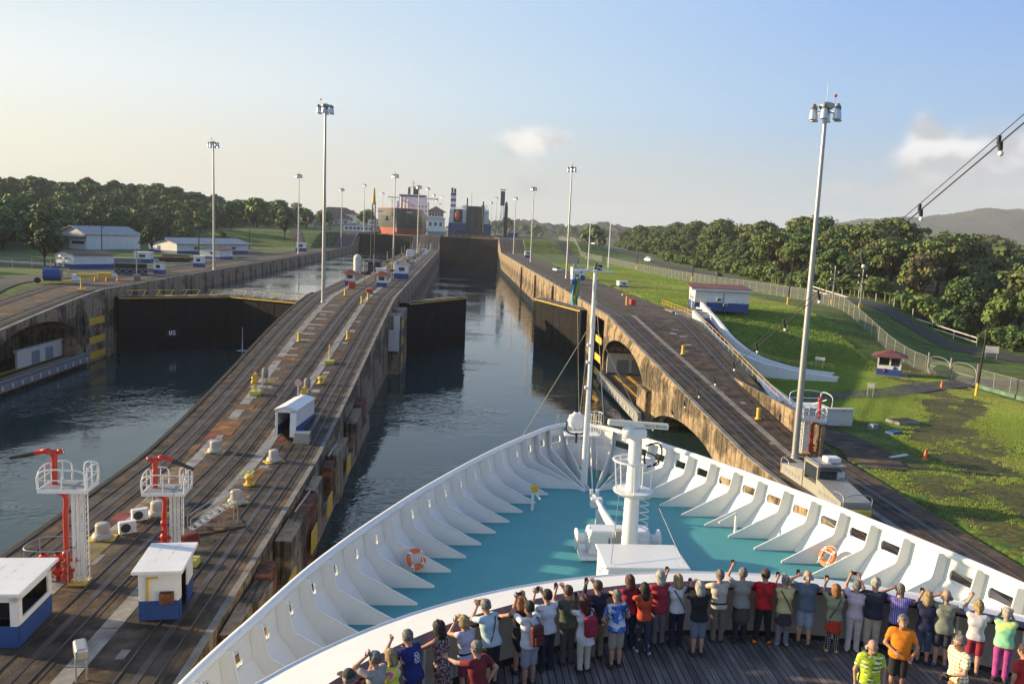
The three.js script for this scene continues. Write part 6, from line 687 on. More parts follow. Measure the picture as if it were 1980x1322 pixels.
{ // wood beyond the road
  let n = 0, row = 'in the front row of the right wood'; const zone = (z) => z > -150 ? 'past the road bend' : z > -215 ? 'behind the power poles' : z > -330 ? 'behind the long fence' : 'far along the road', R = (x, z, k, s, sy) => { const tip = ['rounded mid green', 'dense dark green', 'flat topped olive', 'pale yellow green', 'brownish'][k]; plant(big[k], 'forest_tree', x, z, s, `${tip} tree ${row} ${zone(z)}`, 'tree', `${tip} trees ${row} ${zone(z)}`, sy); };
  for (let z = -92; z > -800; z -= 7 + (-z - 90) * 0.012) { const x = roadX(z) + 17 + rr(-2, 4), k = [0, 3, 1, 0, 4, 3, 2, 1][n++ % 8]; R(x, z + rr(-2, 2), k, rr(0.62, 0.9), rr(0.95, 1.2)); plant(bush[n % 2], 'forest_shrub', roadX(z) + 12 + rr(-1, 2), z + rr(-3, 3), rr(0.8, 1.5), `${n % 2 ? 'yellow green' : 'dark green'} shrub at the roadside edge of the wood ${zone(z)}`, 'shrub', `${n % 2 ? 'pale' : 'dark'} shrubs at the roadside ${zone(z)}`); plant(bush[(n + 1) % 2], 'forest_shrub', roadX(z) + 15 + rr(-1, 2), z + rr(-6, 3), rr(0.9, 1.6), `${n % 2 ? 'dark green' : 'yellow green'} shrub under the front trees of the wood ${zone(z)}`, 'shrub', `${n % 2 ? 'dark' : 'pale'} shrubs under the front trees ${zone(z)}`); }
  row = 'in the middle of the right wood';
  for (let z = -84; z > -820; z -= 9 + (-z - 90) * 0.016) { const k = [2, 0, 1, 2, 4, 1][n++ % 6]; R(roadX(z) + 28 + rr(-4, 5), z + rr(-3, 3), k, rr(0.85, 1.12), rr(0.95, 1.15)); }
  row = 'at the back of the right wood';
  for (let z = -84; z > -820; z -= 11 + (-z - 90) * 0.02) { const k = [1, 2, 0, 2, 1][n++ % 5]; R(roadX(z) + 44 + rr(-6, 6), z + rr(-4, 4), k, rr(1.0, 1.3), rr(1.0, 1.2)); }
}
{ // hillside wood on the left
  let n = 0, row2 = ''; const L = (x, z, s) => { const k = n++ % 3, tip = ['rounded', 'dark dense', 'flat topped'][k]; plant(far[k], 'hillside_tree', x, z, s, `${tip} tree ${row2} of the left hillside wood ${z > -280 ? 'behind the workshop' : z > -430 ? 'behind the sheds' : 'toward the far bank'}`, 'tree', `${tip} trees ${row2} of the left hillside ${z > -280 ? 'near' : z > -430 ? 'middle' : 'far'}`); };
  for (let row = 0; row < 9; row++) for (let z = -150 - row * 6; z > -620; z -= 17 + row * 1.6) { row2 = row < 2 ? 'along the foot' : row < 5 ? 'halfway up' : 'near the top'; const x0 = z > -330 ? mix(-140, -152, clamp((-z - 180) / 150)) : mix(-152, -98, ss(330, 620, -z)); L(x0 - row * 15 + rr(-6, 6), z + rr(-6, 6), rr(0.75, 1.25)); }
  const S = [[-94, -196, 0.62, 1, 'dark spreading tree in front of the left warehouse'], [-122, -318, 0.5, 4, 'small round brownish tree right of the left warehouse'], [-101, -282, 0.66, 1, 'wide dark tree above the long white shed'], [-92, -330, 0.6, 3, 'pale green upright tree right of the left lamp post'], [-105, -330, 0.55, 0, 'round green tree behind the long white shed'], [-86, -420, 0.75, 0, 'large green tree on the far left lawn'], [-96, -470, 0.9, 1, 'dark tree beside the far left grass bank'], [-84, -520, 0.7, 0, 'tree at the top of the far left bank'], [-76, -690, 0.9, 2, 'lone flat topped tree between the far left houses'], [-112, -240, 0.55, 3, 'light green tree behind the materials yard'], [-130, -400, 0.8, 3, 'light green tree at the left forest edge'], [-118, -365, 0.7, 0, 'green tree at the left forest edge beyond the sheds']];
  for (const [x, z, s, k, l] of S) plant(big[k], 'lawn_tree', x, z, s * 1.05, l, 'tree', 'single trees on the left bank');
  plant(bush[1], 'lawn_shrub', 84, -520, 3.4, 'dark round tree standing beside the far road', 'tree');
}
{ // woods too far off to count
  const stuffTrees = (label, list, proto) => { for (const part_ of [proto.children[1]]) { const m = new THREE.InstancedMesh(part_.geometry, leafMat, list.length), o = new THREE.Object3D(); list.forEach(([x, y, z, s], i) => { o.position.set(x, y, z); o.scale.setScalar(s); o.rotation.y = i * 2.1; o.updateMatrix(); m.setMatrixAt(i, o.matrix); }); m.name = numbered('distant_forest'); m.castShadow = m.receiveShadow = true; m.userData = { kind: 'stuff', label, category: 'forest' }; scene.add(m); } };
  const A = [], Bq = [], C = []; for (let i = 0; i < 420; i++) { const z = -rr(70, 950), x = roadX(z) + rr(56, 240); A.push([x, hG(x, z) - 0.5 + rr(-1, 1.5), z, rr(0.95, 1.4)]); } stuffTrees('mass of tree tops behind the right wood', A, far[0]);
  for (let i = 0; i < 640; i++) { const z = -rr(110, 800), x = -rr(138, 400); Bq.push([x, hG(x, z) - 0.5 + ss(-150, -300, x) * 2, z, rr(0.6, 1.25)]); } stuffTrees('mass of tree tops over the left hillside', Bq, far[1]);
  for (let i = 0; i < 420; i++) { const z = -rr(1000, 2300), x = rr(-900, 1400); C.push([x, hG(x, z) - 1, z, rr(0.9, 1.8)]); } stuffTrees('low distant woodland along the horizon', C, far[2]);
  // hills far to the right, wooded
  const hill = (label, x0, x1, z0, dz, f, n, m) => { const pos = [], idx = []; for (let j = 0; j <= m; j++) for (let i = 0; i <= n; i++) { const x = mix(x0, x1, i / n), z = z0 - dz * j / m, k = Math.sin(Math.PI * j / m); pos.push(x, -4 + f(x, j) * k + 26 * k * (fbm(x * 0.012, z * 0.012, 0, 0, 5, 31) - 0.5) + 11 * k * rnd(), z); if (i < n && j < m) { const a = j * (n + 1) + i; idx.push(a, a + 1, a + n + 1, a + 1, a + n + 2, a + n + 1); } } const g = new THREE.BufferGeometry(); g.setAttribute('position', new THREE.Float32BufferAttribute(pos, 3)); g.setIndex(idx); g.computeVertexNormals(); return struct('hills', [g], std([0.028, 0.05, 0.024], 1, { map: T.fine.clone() }), label); };
  const ridge = (x) => { const P = [[900, 10], [1200, 40], [1460, 92], [1590, 110], [1745, 124], [1900, 142], [2020, 170], [2110, 164], [2300, 180], [2700, 140], [3200, 60], [3800, 10]]; for (let i = 1; i < P.length; i++) if (x < P[i][0]) return mix(P[i - 1][1], P[i][1], ss(P[i - 1][0], P[i][0], x)); return 5; };
  const hm = hill('long wooded hill on the right horizon', 900, 3800, -2700, 900, ridge, 520, 70); hm.material.map.repeat.set(1 / 130, 1 / 130);
  const h2 = hill('low wooded ridges beyond the far bank', 40, 900, -1500, 700, (x) => 24 * (0.5 + fbm(x * 0.012, 2, 0, 0, 3, 8)), 160, 16); h2.material.map.repeat.set(1 / 90, 1 / 90);
  const h3 = hill('low hazy ridge on the left horizon', -2600, -60, -1900, 800, (x) => 16 + 34 * ss(-200, -1400, x), 160, 14); h3.material.map.repeat.set(1 / 90, 1 / 90);
}
{ // banana plants below the wood
  const leafG = () => { const o = []; for (let k = 0; k < 7; k++) { const a = k * 0.9, p = []; for (let i = 0; i <= 5; i++) { const t = i / 5; p.push([Math.cos(a) * t * 1.5, 1.6 + 1.5 * t - 1.1 * t * t, Math.sin(a) * t * 1.5]); } for (let i = 0; i < 5; i++) { const w0 = 0.3 * Math.sin(Math.PI * (i / 5 * 0.9 + 0.08)), w1 = 0.3 * Math.sin(Math.PI * ((i + 1) / 5 * 0.9 + 0.08)), nx = -Math.sin(a), nz = Math.cos(a), A = p[i], B = p[i + 1]; o.push(polyMesh([[A[0] - nx * w0, A[1], A[2] - nz * w0], [B[0] - nx * w1, B[1], B[2] - nz * w1], [B[0] + nx * w1, B[1], B[2] + nz * w1], [A[0] + nx * w0, A[1], A[2] + nz * w0]], [[0, 1, 2, 3]])); } } return o; };
  const proto = new THREE.Group(), a = new THREE.Mesh(join(leafG()), std([0.16, 0.24, 0.06], 0.6, { side: 2 })), b = new THREE.Mesh(join([rod([0, 0, 0], [0, 1.7, 0], 0.15, 0.1)]), std([0.2, 0.22, 0.09], 0.8)); a.name = 'leaves'; b.name = 'stem'; proto.add(a, b);
  for (let i = 0; i < 22; i++) { const z = -178 - i * 3.1 + rr(-1, 1); plant(proto, 'banana_plant', roadX(z) + 7.5 + rr(-1, 3), z, rr(0.8, 1.3), 'banana plant with broad pale leaves between the road and the wood', 'plant', 'banana plants at the edge of the right wood'); }
}
{ // short grass over the lawns
  const bl = []; for (let k = 0; k < 7; k++) { const a = k * 0.9, r = rr(0.02, 0.14), x = Math.cos(a) * r, z = Math.sin(a) * r, h = rr(0.1, 0.2), lx = rr(-0.06, 0.06), lz = rr(-0.06, 0.06); bl.push(polyMesh([[x - 0.02 * Math.sin(a), 0, z + 0.02 * Math.cos(a)], [x + 0.02 * Math.sin(a), 0, z - 0.02 * Math.cos(a)], [x + lx, h, z + lz]], [[0, 1, 2]])); }
  const g = join(bl), N = 230000, m = new THREE.InstancedMesh(g, new THREE.MeshStandardMaterial({ color: 0xffffff, roughness: 0.8, side: 2 }), N), o = new THREE.Object3D(), c = new THREE.Color(); let n = 0;
  while (n < N) { const near = n < 150000, x = near ? rr(35.6, 71) : rr(38, 66), z = near ? -Math.pow(rnd(), 0.8) * 82 - 42 : -rr(120, 330); const dirt = near ? dirtAt(x, z) : 0; if (x < xR1(z) + 0.8 || rnd() < dirt * 1.05 || (z > -84 && z < -66 && x < 42 - (z + 70) * 0.25) || (z < -84 && z > -114 && x < 56 && vn(x, z) < 2 && hG(x, z) > 9)) { n += 0; if (rnd() < 0.002) n++; continue; }
    const s = near ? rr(0.55, 1.1) : rr(1.2, 2.2); o.position.set(x, hG(x, z) - 0.02, z); o.rotation.y = rnd() * 6.28; o.scale.set(s * 1.5, s, s * 1.5); o.updateMatrix(); m.setMatrixAt(n, o.matrix); const k = rr(0.75, 1.3) * (0.7 + 0.6 * fbm(x * 0.15, z * 0.15, 0, 0, 3, 19)), dry = ss(0.45, 0.7, fbm(x * 0.06, z * 0.06, 0, 0, 3, 29)); c.setRGB(k * mix(0.21, 0.27, dry * 0.7 + dirt * 0.5), k * mix(0.31, 0.3, dry), k * mix(0.05, 0.075, dry)); m.setColorAt(n, c); n++; }
  m.name = 'lawn_grass'; m.castShadow = m.receiveShadow = true; m.userData = { kind: 'stuff', label: 'short sunlit grass covering the lawns right of the locks', category: 'grass' }; scene.add(m);
}
// ---------------------------------------------------------------- passengers at the rail
function netMesh(prims, cuts, cell, k, wob = 0) { // smooth union of tapered limbs, meshed
  const lo = [1e9, 1e9, 1e9], hi = [-1e9, -1e9, -1e9];
  for (const p of prims) for (let i = 0; i < 3; i++) { const s = p.q?.[i] ?? 1, m = Math.max(p.r1, p.r2) / s + 0.03; lo[i] = Math.min(lo[i], p.a[i] - m, p.b[i] - m); hi[i] = Math.max(hi[i], p.a[i] + m, p.b[i] + m); }
  const n = lo.map((l, i) => Math.ceil((hi[i] - l) / cell) + 2), [nx, ny, nz] = n, F = new Float32Array(nx * ny * nz).fill(0.2);
  for (const p of prims) {
    const { a, b, r1, r2, q = [1, 1, 1] } = p, bx = b[0] - a[0], by = b[1] - a[1], bz = b[2] - a[2], bb = (bx * q[0]) ** 2 + (by * q[1]) ** 2 + (bz * q[2]) ** 2 || 1e-9, R = Math.max(r1, r2) + 0.07;
    const s = [0, 1, 2].map((i) => Math.max(0, Math.floor((Math.min(a[i], b[i]) - R / q[i] - lo[i]) / cell))), e = [0, 1, 2].map((i) => Math.min(n[i] - 1, Math.ceil((Math.max(a[i], b[i]) + R / q[i] - lo[i]) / cell)));
    for (let z = s[2]; z <= e[2]; z++) for (let y = s[1]; y <= e[1]; y++) for (let x = s[0]; x <= e[0]; x++) {
      const px = (lo[0] + x * cell - a[0]) * q[0], py = (lo[1] + y * cell - a[1]) * q[1], pz = (lo[2] + z * cell - a[2]) * q[2]; let t = (px * bx * q[0] + py * by * q[1] + pz * bz * q[2]) / bb; t = t < 0 ? 0 : t > 1 ? 1 : t;
      const dx = px - bx * q[0] * t, dy = py - by * q[1] * t, dz = pz - bz * q[2] * t, d = Math.sqrt(dx * dx + dy * dy + dz * dz) - (r1 + (r2 - r1) * t), i = (z * ny + y) * nx + x, h = Math.max(k - Math.abs(d - F[i]), 0) / k; F[i] = Math.min(F[i], d) - h * h * k * 0.25;
    }
  }
  if (cuts.length || wob) for (let z = 0; z < nz; z++) for (let y = 0; y < ny; y++) for (let x = 0; x < nx; x++) { const i = (z * ny + y) * nx + x; if (F[i] > 0.06) continue; const X = lo[0] + x * cell, Y2 = lo[1] + y * cell, Z = lo[2] + z * cell; if (wob) F[i] += wob * (Math.sin(X * 31 + Y2 * 17) * Math.sin(Y2 * 43 + Z * 29) + 0.6 * Math.sin(Y2 * 71 + X * 53 + Z * 37)); for (const c of cuts) { const v = c(X, Y2, Z); if (v > F[i]) F[i] = v; } }
  const id = new Int32Array(nx * ny * nz).fill(-1), pos = [], idx = [];
  for (let z = 0; z < nz - 1; z++) for (let y = 0; y < ny - 1; y++) for (let x = 0; x < nx - 1; x++) {
    const i = (z * ny + y) * nx + x; let m = 0, sx = 0, sy = 0, sz = 0; const C = [i, i + 1, i + nx, i + nx + 1, i + nx * ny, i + nx * ny + 1, i + nx * ny + nx, i + nx * ny + nx + 1]; let neg = 0; for (const c of C) if (F[c] < 0) neg++; if (neg === 0 || neg === 8) continue;
    for (const [u, v] of NE) { const f = F[C[u]], g = F[C[v]]; if ((f < 0) !== (g < 0)) { const t = f / (f - g); sx += (u & 1) + (((v & 1) - (u & 1)) * t); sy += ((u >> 1) & 1) + ((((v >> 1) & 1) - ((u >> 1) & 1)) * t); sz += (u >> 2) + (((v >> 2) - (u >> 2)) * t); m++; } }
    id[i] = pos.length / 3; pos.push(lo[0] + (x + sx / m) * cell, lo[1] + (y + sy / m) * cell, lo[2] + (z + sz / m) * cell);
  }
  const quad = (a, b, c, d, f) => { if (a < 0 || b < 0 || c < 0 || d < 0) return; if (f) idx.push(a, b, c, a, c, d); else idx.push(a, c, b, a, d, c); }, sx = 1, sy = nx, sz = nx * ny;
  for (let z = 1; z < nz - 1; z++) for (let y = 1; y < ny - 1; y++) for (let x = 1; x < nx - 1; x++) { const i = (z * ny + y) * nx + x, f = F[i] < 0; if (f !== F[i + sx] < 0) quad(id[i], id[i - sy], id[i - sy - sz], id[i - sz], !f); if (f !== F[i + sy] < 0) quad(id[i], id[i - sz], id[i - sx - sz], id[i - sx], !f); if (f !== F[i + sz] < 0) quad(id[i], id[i - sx], id[i - sx - sy], id[i - sy], !f); }
  const g = new THREE.BufferGeometry(); g.setAttribute('position', new THREE.Float32BufferAttribute(pos, 3)); g.setIndex(idx); g.computeVertexNormals(); return g;
}
const NE = [[0, 1], [2, 3], [4, 5], [6, 7], [0, 2], [1, 3], [4, 6], [5, 7], [0, 4], [1, 5], [2, 6], [3, 7]];
const clothTex = (f, m) => tex(128, f, m);
const PT = { stripe: clothTex((u) => (u * 6) % 1 < 0.5 ? [0.62, 0.58, 0.8] : [0.28, 0.26, 0.55], 0.24), check: clothTex((u, v) => { const a = (u * 4) % 1 < 0.2, b = (v * 4) % 1 < 0.2; return a && b ? [0.4, 0.3, 0.12] : a || b ? [0.72, 0.62, 0.32] : [0.94, 0.92, 0.82]; }, 0.3),
  tie: clothTex((u, v) => { const n = fbm(u * 5, v * 5, 5, 5, 4, 3), m = fbm(u * 7, v * 7, 7, 7, 3, 8); return n > 0.55 ? [0.25, 0.42, 0.75] : m > 0.52 ? [0.75, 0.78, 0.82] : [0.2, 0.25, 0.36]; }, 0.5), pink: clothTex((u, v) => { const n = fbm(u * 4, v * 4, 4, 4, 4, 5); return n > 0.54 ? [0.92, 0.4, 0.48] : n > 0.44 ? [0.9, 0.82, 0.72] : [0.88, 0.85, 0.3]; }, 0.7),
  hawaii: clothTex((u, v) => { const n = fbm(u * 9, v * 6, 9, 6, 3, 9), s = (v * 6) % 1; return s < 0.5 ? (n > 0.5 ? [0.35, 0.55, 0.1] : [0.72, 0.78, 0.15]) : n > 0.52 ? [0.93, 0.9, 0.72] : [0.65, 0.72, 0.2]; }, 0.5), floral: clothTex((u, v) => { const n = fbm(u * 14, v * 14, 14, 14, 2, 12); return n > 0.56 ? [0.7, 0.6, 0.58] : [0.32, 0.22, 0.24]; }, 0.3), dots: clothTex((u, v) => { const a = (u * 6) % 1 - 0.5, b = (v * 6) % 1 - 0.5; return a * a + b * b < 0.05 ? [0.9, 0.9, 0.88] : [0.05, 0.05, 0.06]; }, 0.24), mint: clothTex((u, v) => { const n = fbm(u * 3, v * 3, 3, 3, 3, 14); return n > 0.52 ? [0.8, 0.85, 0.5] : [0.55, 0.82, 0.62]; }, 0.8), flame: clothTex((u, v) => { const n = fbm(u * 8, v * 4, 8, 4, 3, 16); return n > 0.5 ? [0.85, 0.5, 0.05] : [0.03, 0.02, 0.02]; }, 0.3) };
const matCache = new Map();
const cloth = (c) => { const key = JSON.stringify(c); if (!matCache.has(key)) matCache.set(key, typeof c === 'string' ? new THREE.MeshStandardMaterial({ map: PT[c], roughness: 0.9 }) : std(c, 0.9, { map: T.cloth })); return matCache.get(key); };
const skins = [[0.42, 0.23, 0.155], [0.5, 0.29, 0.2], [0.36, 0.185, 0.12], [0.24, 0.12, 0.08]].map((c) => std(c, 0.6));
const hairs = { grey: [0.24, 0.22, 0.19], white: [0.5, 0.47, 0.4], blond: [0.46, 0.32, 0.14], ginger: [0.36, 0.16, 0.05], brown: [0.1, 0.06, 0.035], dark: [0.025, 0.02, 0.016], auburn: [0.13, 0.045, 0.025], wine: [0.07, 0.012, 0.012] };
const hm = new Map(), hairMat = (c) => { if (!hm.has(c)) hm.set(c, std(hairs[c].map((v) => v * 1.15), 0.7, { map: T.hair, bumpMap: T.hair, bumpScale: 0.01 })); return hm.get(c); };
const reach = (s, e, l1, l2, hint) => { // elbow for a shoulder-to-hand reach
  const d = V(...e).sub(V(...s)); let l = d.length(); const mx = (l1 + l2) * 0.985; if (l > mx) { d.multiplyScalar(mx / l); l = mx; } const c = (l1 * l1 - l2 * l2 + l * l) / (2 * l), h = Math.sqrt(Math.max(0, l1 * l1 - c * c)), u = d.clone().normalize(), n = V(...hint); n.addScaledVector(u, -n.dot(u)).normalize(); const el = V(...s).addScaledVector(u, c).addScaledVector(n, h), ha = V(...s).add(d); return [el.toArray(), ha.toArray()]; };
function hand(w, dir, side, curl) { // palm with four fingers and a thumb, at wrist w pointing along dir
  const o = [], u = V(...dir).normalize(), n = V(0, 0, -1).addScaledVector(u, u.z).normalize(), s = u.clone().cross(n).multiplyScalar(side), P = (a, b, c) => V(...w).addScaledVector(u, a).addScaledVector(s, b).addScaledVector(n, c).toArray();
  o.push(rod(P(-0.02, 0, 0), P(0.08, 0, 0), 0.028, 0.036, 7)); [[-0.03, 0.07], [-0.01, 0.08], [0.011, 0.076], [0.031, 0.06]].forEach(([b, l]) => { o.push(rod(P(0.075, b, 0), P(0.075 + l * 0.55, b * 1.1, curl * l * 0.35), 0.0105, 0.009, 5), rod(P(0.075 + l * 0.55, b * 1.1, curl * l * 0.35), P(0.075 + l * (1 - 0.45 * curl), b * 1.1, curl * l * 0.95), 0.009, 0.0075, 5)); }); o.push(rod(P(0.015, -0.028, 0), P(0.05, -0.06, 0.02 * curl), 0.013, 0.011, 5), rod(P(0.05, -0.06, 0.02 * curl), P(0.085, -0.058, 0.035 * curl), 0.011, 0.009, 5)); return o;
}
function person(o) {
  const { x, z, h, label } = o, yaw = o.yaw ?? Math.atan2(-(x - SX), -(z - CZ)), w = o.girth ?? 1, lean = o.lean ?? 0.1, fem = o.fem, grp = thing('person', label, 'person', [x, PDECK + 0.028, z], yaw);
  const hipY = 0.5 * h, up = (px, py, pz) => { const dy = py * h - hipY, dz = pz * h; return [px * h, hipY + dy * Math.cos(lean) + dz * Math.sin(lean), -dy * Math.sin(lean) + dz * Math.cos(lean)]; };
  const hd = o.nod ?? 0, head = up(0, 0.925, -0.012), neck = up(0, 0.83, 0.005), sh = [-1, 1].map((s) => up(s * (fem ? 0.098 : 0.112), 0.8, 0.005)), st = o.stance ?? 0.055;
  const pose = o.pose ?? 'rail', dist = 10.2 - Math.hypot(x - SX, z - CZ), railZ = -Math.max(0.3, dist), rel = (a, b, c) => [head[0] + a, head[1] + b, head[2] + c];
  const A = { rail: [[-0.3, 1.13, railZ], [0.3, 1.13, railZ]], phone: [rel(-0.09, -0.07, -0.32), rel(0.09, -0.07, -0.32)], cam: [rel(-0.08, -0.05, -0.17), rel(0.08, -0.05, -0.17)], high: [rel(-0.1, 0.1, -0.3), rel(0.1, 0.1, -0.3)], leftHigh: [rel(-0.15, 0.06, -0.28), [0.3, 1.13, railZ]], rightHigh: [[-0.3, 1.12, railZ], rel(0.16, 0.28, -0.25)], brow: [rel(-0.12, 0.05, -0.1), [0.3, 1.13, railZ]], hip: [[-0.3, 1.13, railZ], [0.19, hipY + 0.1, 0.08]], down: [[-0.27, hipY - 0.08, -0.06], [0.27, hipY - 0.08, -0.06]], belly: [[-0.2, hipY + 0.08, -0.2], [0.12, hipY + 0.16, -0.22]], camLow: [[-0.1, hipY + 0.14, -0.3], [0.22, hipY + 0.06, 0.04]], leftLow: [rel(-0.14, -0.12, -0.28), [0.28, 1.13, railZ]] }[pose];
  const arms = [0, 1].map((i) => { const s = i ? 1 : -1, hint = pose === 'hip' && i || pose === 'camLow' && i ? [s, 0.1, 0.6] : /phone|cam$|high|High|brow/.test(pose) && A[i][1] > sh[i][1] - 0.2 ? [s * 0.42, -0.9, 0.1] : [s * 0.8, -0.4, 0.5]; const [e, t] = reach(sh[i], A[i], 0.172 * h, 0.152 * h, hint); return { s: sh[i], e, t }; });
  const hips = [-1, 1].map((s) => [s * 0.05 * h * (fem ? 1.1 : 1), hipY, 0]), ank = [-1, 1].map((s) => [s * st * h, 0.05 * h, (o.step ?? 0) * s * 0.12 + 0.01]), kn = hips.map((p, i) => [mix(p[0], ank[i][0], 0.5), 0.27 * h, mix(0, ank[i][2], 0.5) - 0.02]);
  const C = (a, b, r1, r2, q) => ({ a, b, r1: r1 * h, r2: r2 * h, q });
  const skull = [C(up(0, 0.9, -0.018), up(0, 0.945, -0.004), 0.05, 0.056, [1.14, 1, 0.95]), C(up(0, 0.875, -0.03), up(0, 0.885, -0.036), 0.03, 0.028)], face = [C(up(0, 0.912, -0.07), up(0, 0.897, -0.079), 0.008, 0.012), C(up(-0.056, 0.91, 0.002), up(-0.056, 0.925, 0.005), 0.009, 0.011), C(up(0.056, 0.91, 0.002), up(0.056, 0.925, 0.005), 0.009, 0.011)];
  const torso = [C(up(-0.03 * w, 0.53, 0), up(0.03 * w, 0.53, 0), 0.07, 0.07, [1, 1, 1 / w]), C(up(0, 0.58, -0.008 * w), up(0, 0.66, -0.01 * w), 0.066 * w, 0.066 * w, [0.85, 1, 1.05]), C(up(-0.035, 0.72, 0), up(0.035, 0.72, 0), 0.068, 0.068), C(up(-0.07, 0.79, 0.006), up(0.07, 0.79, 0.006), 0.036, 0.036), C(neck, up(0, 0.8, 0), 0.034, 0.045)];
  const limbs = [...arms.flatMap((a) => [C(a.s, a.e, 0.03, 0.0235), C(a.e, a.t, 0.0235, 0.016)]), ...hips.flatMap((p, i) => [C(p, kn[i], 0.05, 0.034), C(kn[i], ank[i], 0.034, 0.021), C([kn[i][0], kn[i][1] - 0.06 * h, kn[i][2] + 0.02], [ank[i][0], 0.13 * h, ank[i][2] + 0.012], 0.03, 0.02)]), C(up(0, 0.88, -0.01), neck, 0.03, 0.033)];
  const feet = ank.map((p, i) => [p[0] + (i ? 0.02 : -0.02), p[2]]), cell = 0.0215, handsG = arms.flatMap((a, i) => hand(a.t, V(...a.t).sub(V(...a.e)).toArray(), i ? 1 : -1, /rail|down/.test(pose) ? 0.5 : 0.9));
  part('body', [netMesh([...skull, ...face, ...torso.map((t) => ({ ...t, r1: t.r1 * 0.86, r2: t.r2 * 0.86 })), ...limbs, ...feet.flatMap(([fx, fz]) => [C([fx, 0.03 * h, fz + 0.03], [fx, 0.025 * h, fz - 0.13], 0.022, 0.018)])], [], cell, 0.03), ...handsG], skins[o.skin ?? 0], grp);
  const ax = V(0, Math.cos(lean), -Math.sin(lean)), along = (X, Y2, Z) => X * 0 + (Y2 - hipY) * ax.y + Z * ax.z + hipY; // height along the spine
  const sleeve = o.sleeve ?? 0.55, hem = (o.hem ?? 0.49) * h, top = 0.832 * h, puff = o.loose ?? 0.012;
  const grow = (p, d) => ({ ...p, r1: p.r1 + d, r2: p.r2 + d });
  const shirt = [...torso.slice(0, 4).map((p) => grow(p, puff + 0.006)), C(up(-0.03 * w, 0.5, 0), up(0.03 * w, 0.5, 0), 0.073 + (o.flare ?? 0.008), 0.073 + (o.flare ?? 0.008), [1, 1, 1 / w])];
  if (o.hem < 0.44) shirt.push(C(up(-0.03, 0.45, 0), [0.03 * h, o.hem * h, 0], 0.08, 0.085 + (o.flare ?? 0)));
  if (sleeve > 0) arms.forEach((a) => { const t = Math.min(1, sleeve), m = a.s.map((v, i) => mix(v, a.e[i], t)); shirt.push(C(a.s, m, 0.036, 0.036)); if (sleeve > 1) { const f = a.e.map((v, i) => mix(v, a.t[i], sleeve - 1)); shirt.push(C(a.e, f, 0.031, 0.026)); } });
  const cut = (X, Y2, Z) => { const v = along(X, Y2, Z); return Math.max(hem - v, Math.abs(X) < 0.09 ? v - top : -1); };
  const sm = part(o.dress ? 'dress' : 'shirt', [netMesh(shirt, [cut], cell, 0.03, 0.0022)], cloth(o.top), grp);
  if (o.bottom) { const len = o.len ?? 1, tr = [C(up(-0.035, 0.52, 0), up(0.035, 0.52, 0), 0.072, 0.072, [1, 1, 1 / Math.sqrt(w)]), ...hips.flatMap((p, i) => { const e = len < 0.5 ? p.map((v, j) => mix(v, kn[i][j], len * 2)) : kn[i], r = [C(p, e, 0.058, len < 0.5 ? 0.052 : 0.043)]; if (len >= 0.5) { const f = kn[i].map((v, j) => mix(v, ank[i][j], (len - 0.5) * 2)); r.push(C(kn[i], f, 0.043, len > 0.95 ? 0.036 : 0.04)); } return r; })]; part(len < 0.5 ? 'shorts' : 'trousers', [netMesh(tr, [(X, Y2, Z) => along(X, Y2, Z) - 0.56 * h], cell, 0.02, 0.0018)], cloth(o.bottom), grp); }
  if (o.skirt) part('skirt', [netMesh([C(up(0, 0.53, 0), [0, 0.36 * h, 0], 0.08, 0.115)], [(X, Y2, Z) => along(X, Y2, Z) - 0.56 * h, (X, Y2) => (o.skirtHem ?? 0.33) * h - Y2], cell, 0.02, 0.002)], cloth(o.skirt), grp);
  feet.forEach(([fx, fz]) => part('shoe', [netMesh([C([fx, 0.032 * h, fz + 0.025], [fx, 0.026 * h, fz - 0.14], 0.03, 0.024)], [(X, Y2) => 0.002 - Y2, (X, Y2) => Y2 - 0.062 * h], 0.016, 0.02)], o.shoe === 'flame' ? cloth('flame') : cloth(o.shoe ?? [0.04, 0.04, 0.045]), grp));
  const hs = o.hair ?? 'short', hp = [], hc = [], hv = 0.008; const fz = head[2];
  if (hs === 'bald') { hp.push(C(up(-0.05, 0.905, 0.014), up(0.05, 0.905, 0.014), 0.026, 0.026), C(up(0, 0.9, 0.04), up(0, 0.91, 0.042), 0.03, 0.03)); } else { hp.push(C(up(0, 0.915, 0.002), up(0, 0.95, 0.004), 0.056 + hv * 0.6 + (hs === 'curly' ? 0.02 : hs === 'short' ? 0 : 0.009), 0.058 + hv * 0.6 + (hs === 'curly' ? 0.018 : hs === 'short' ? 0 : 0.006), [1.08, 1, 0.95])); hc.push((X, Y2, Z) => { const a = along(X, Y2, Z) / h, f = Z - fz; return Math.max(-(f + 0.045) + Math.min(0, 0) - (a > 0.955 ? 0.06 : 0), hs === 'short' ? (0.893 - a + Math.max(0, Math.abs(X) / h - 0.03) * 0.9) * h : -1); }); }
  if (hs === 'bob' || hs === 'long') { hp.push(C(up(0, 0.93, 0.02), up(0, hs === 'long' ? 0.81 : 0.865, 0.036), 0.056, hs === 'long' ? 0.05 : 0.056, [0.9, 1, 1.1])); } if (hs === 'curly') hp.push(C(up(0, 0.92, 0.02), up(0, o.curlLen ?? 0.86, 0.03), 0.066, 0.062)); if (hs === 'pony') hp.push(C(up(0, 0.925, 0.06), up(0.01, 0.85, 0.078), 0.018, 0.013));
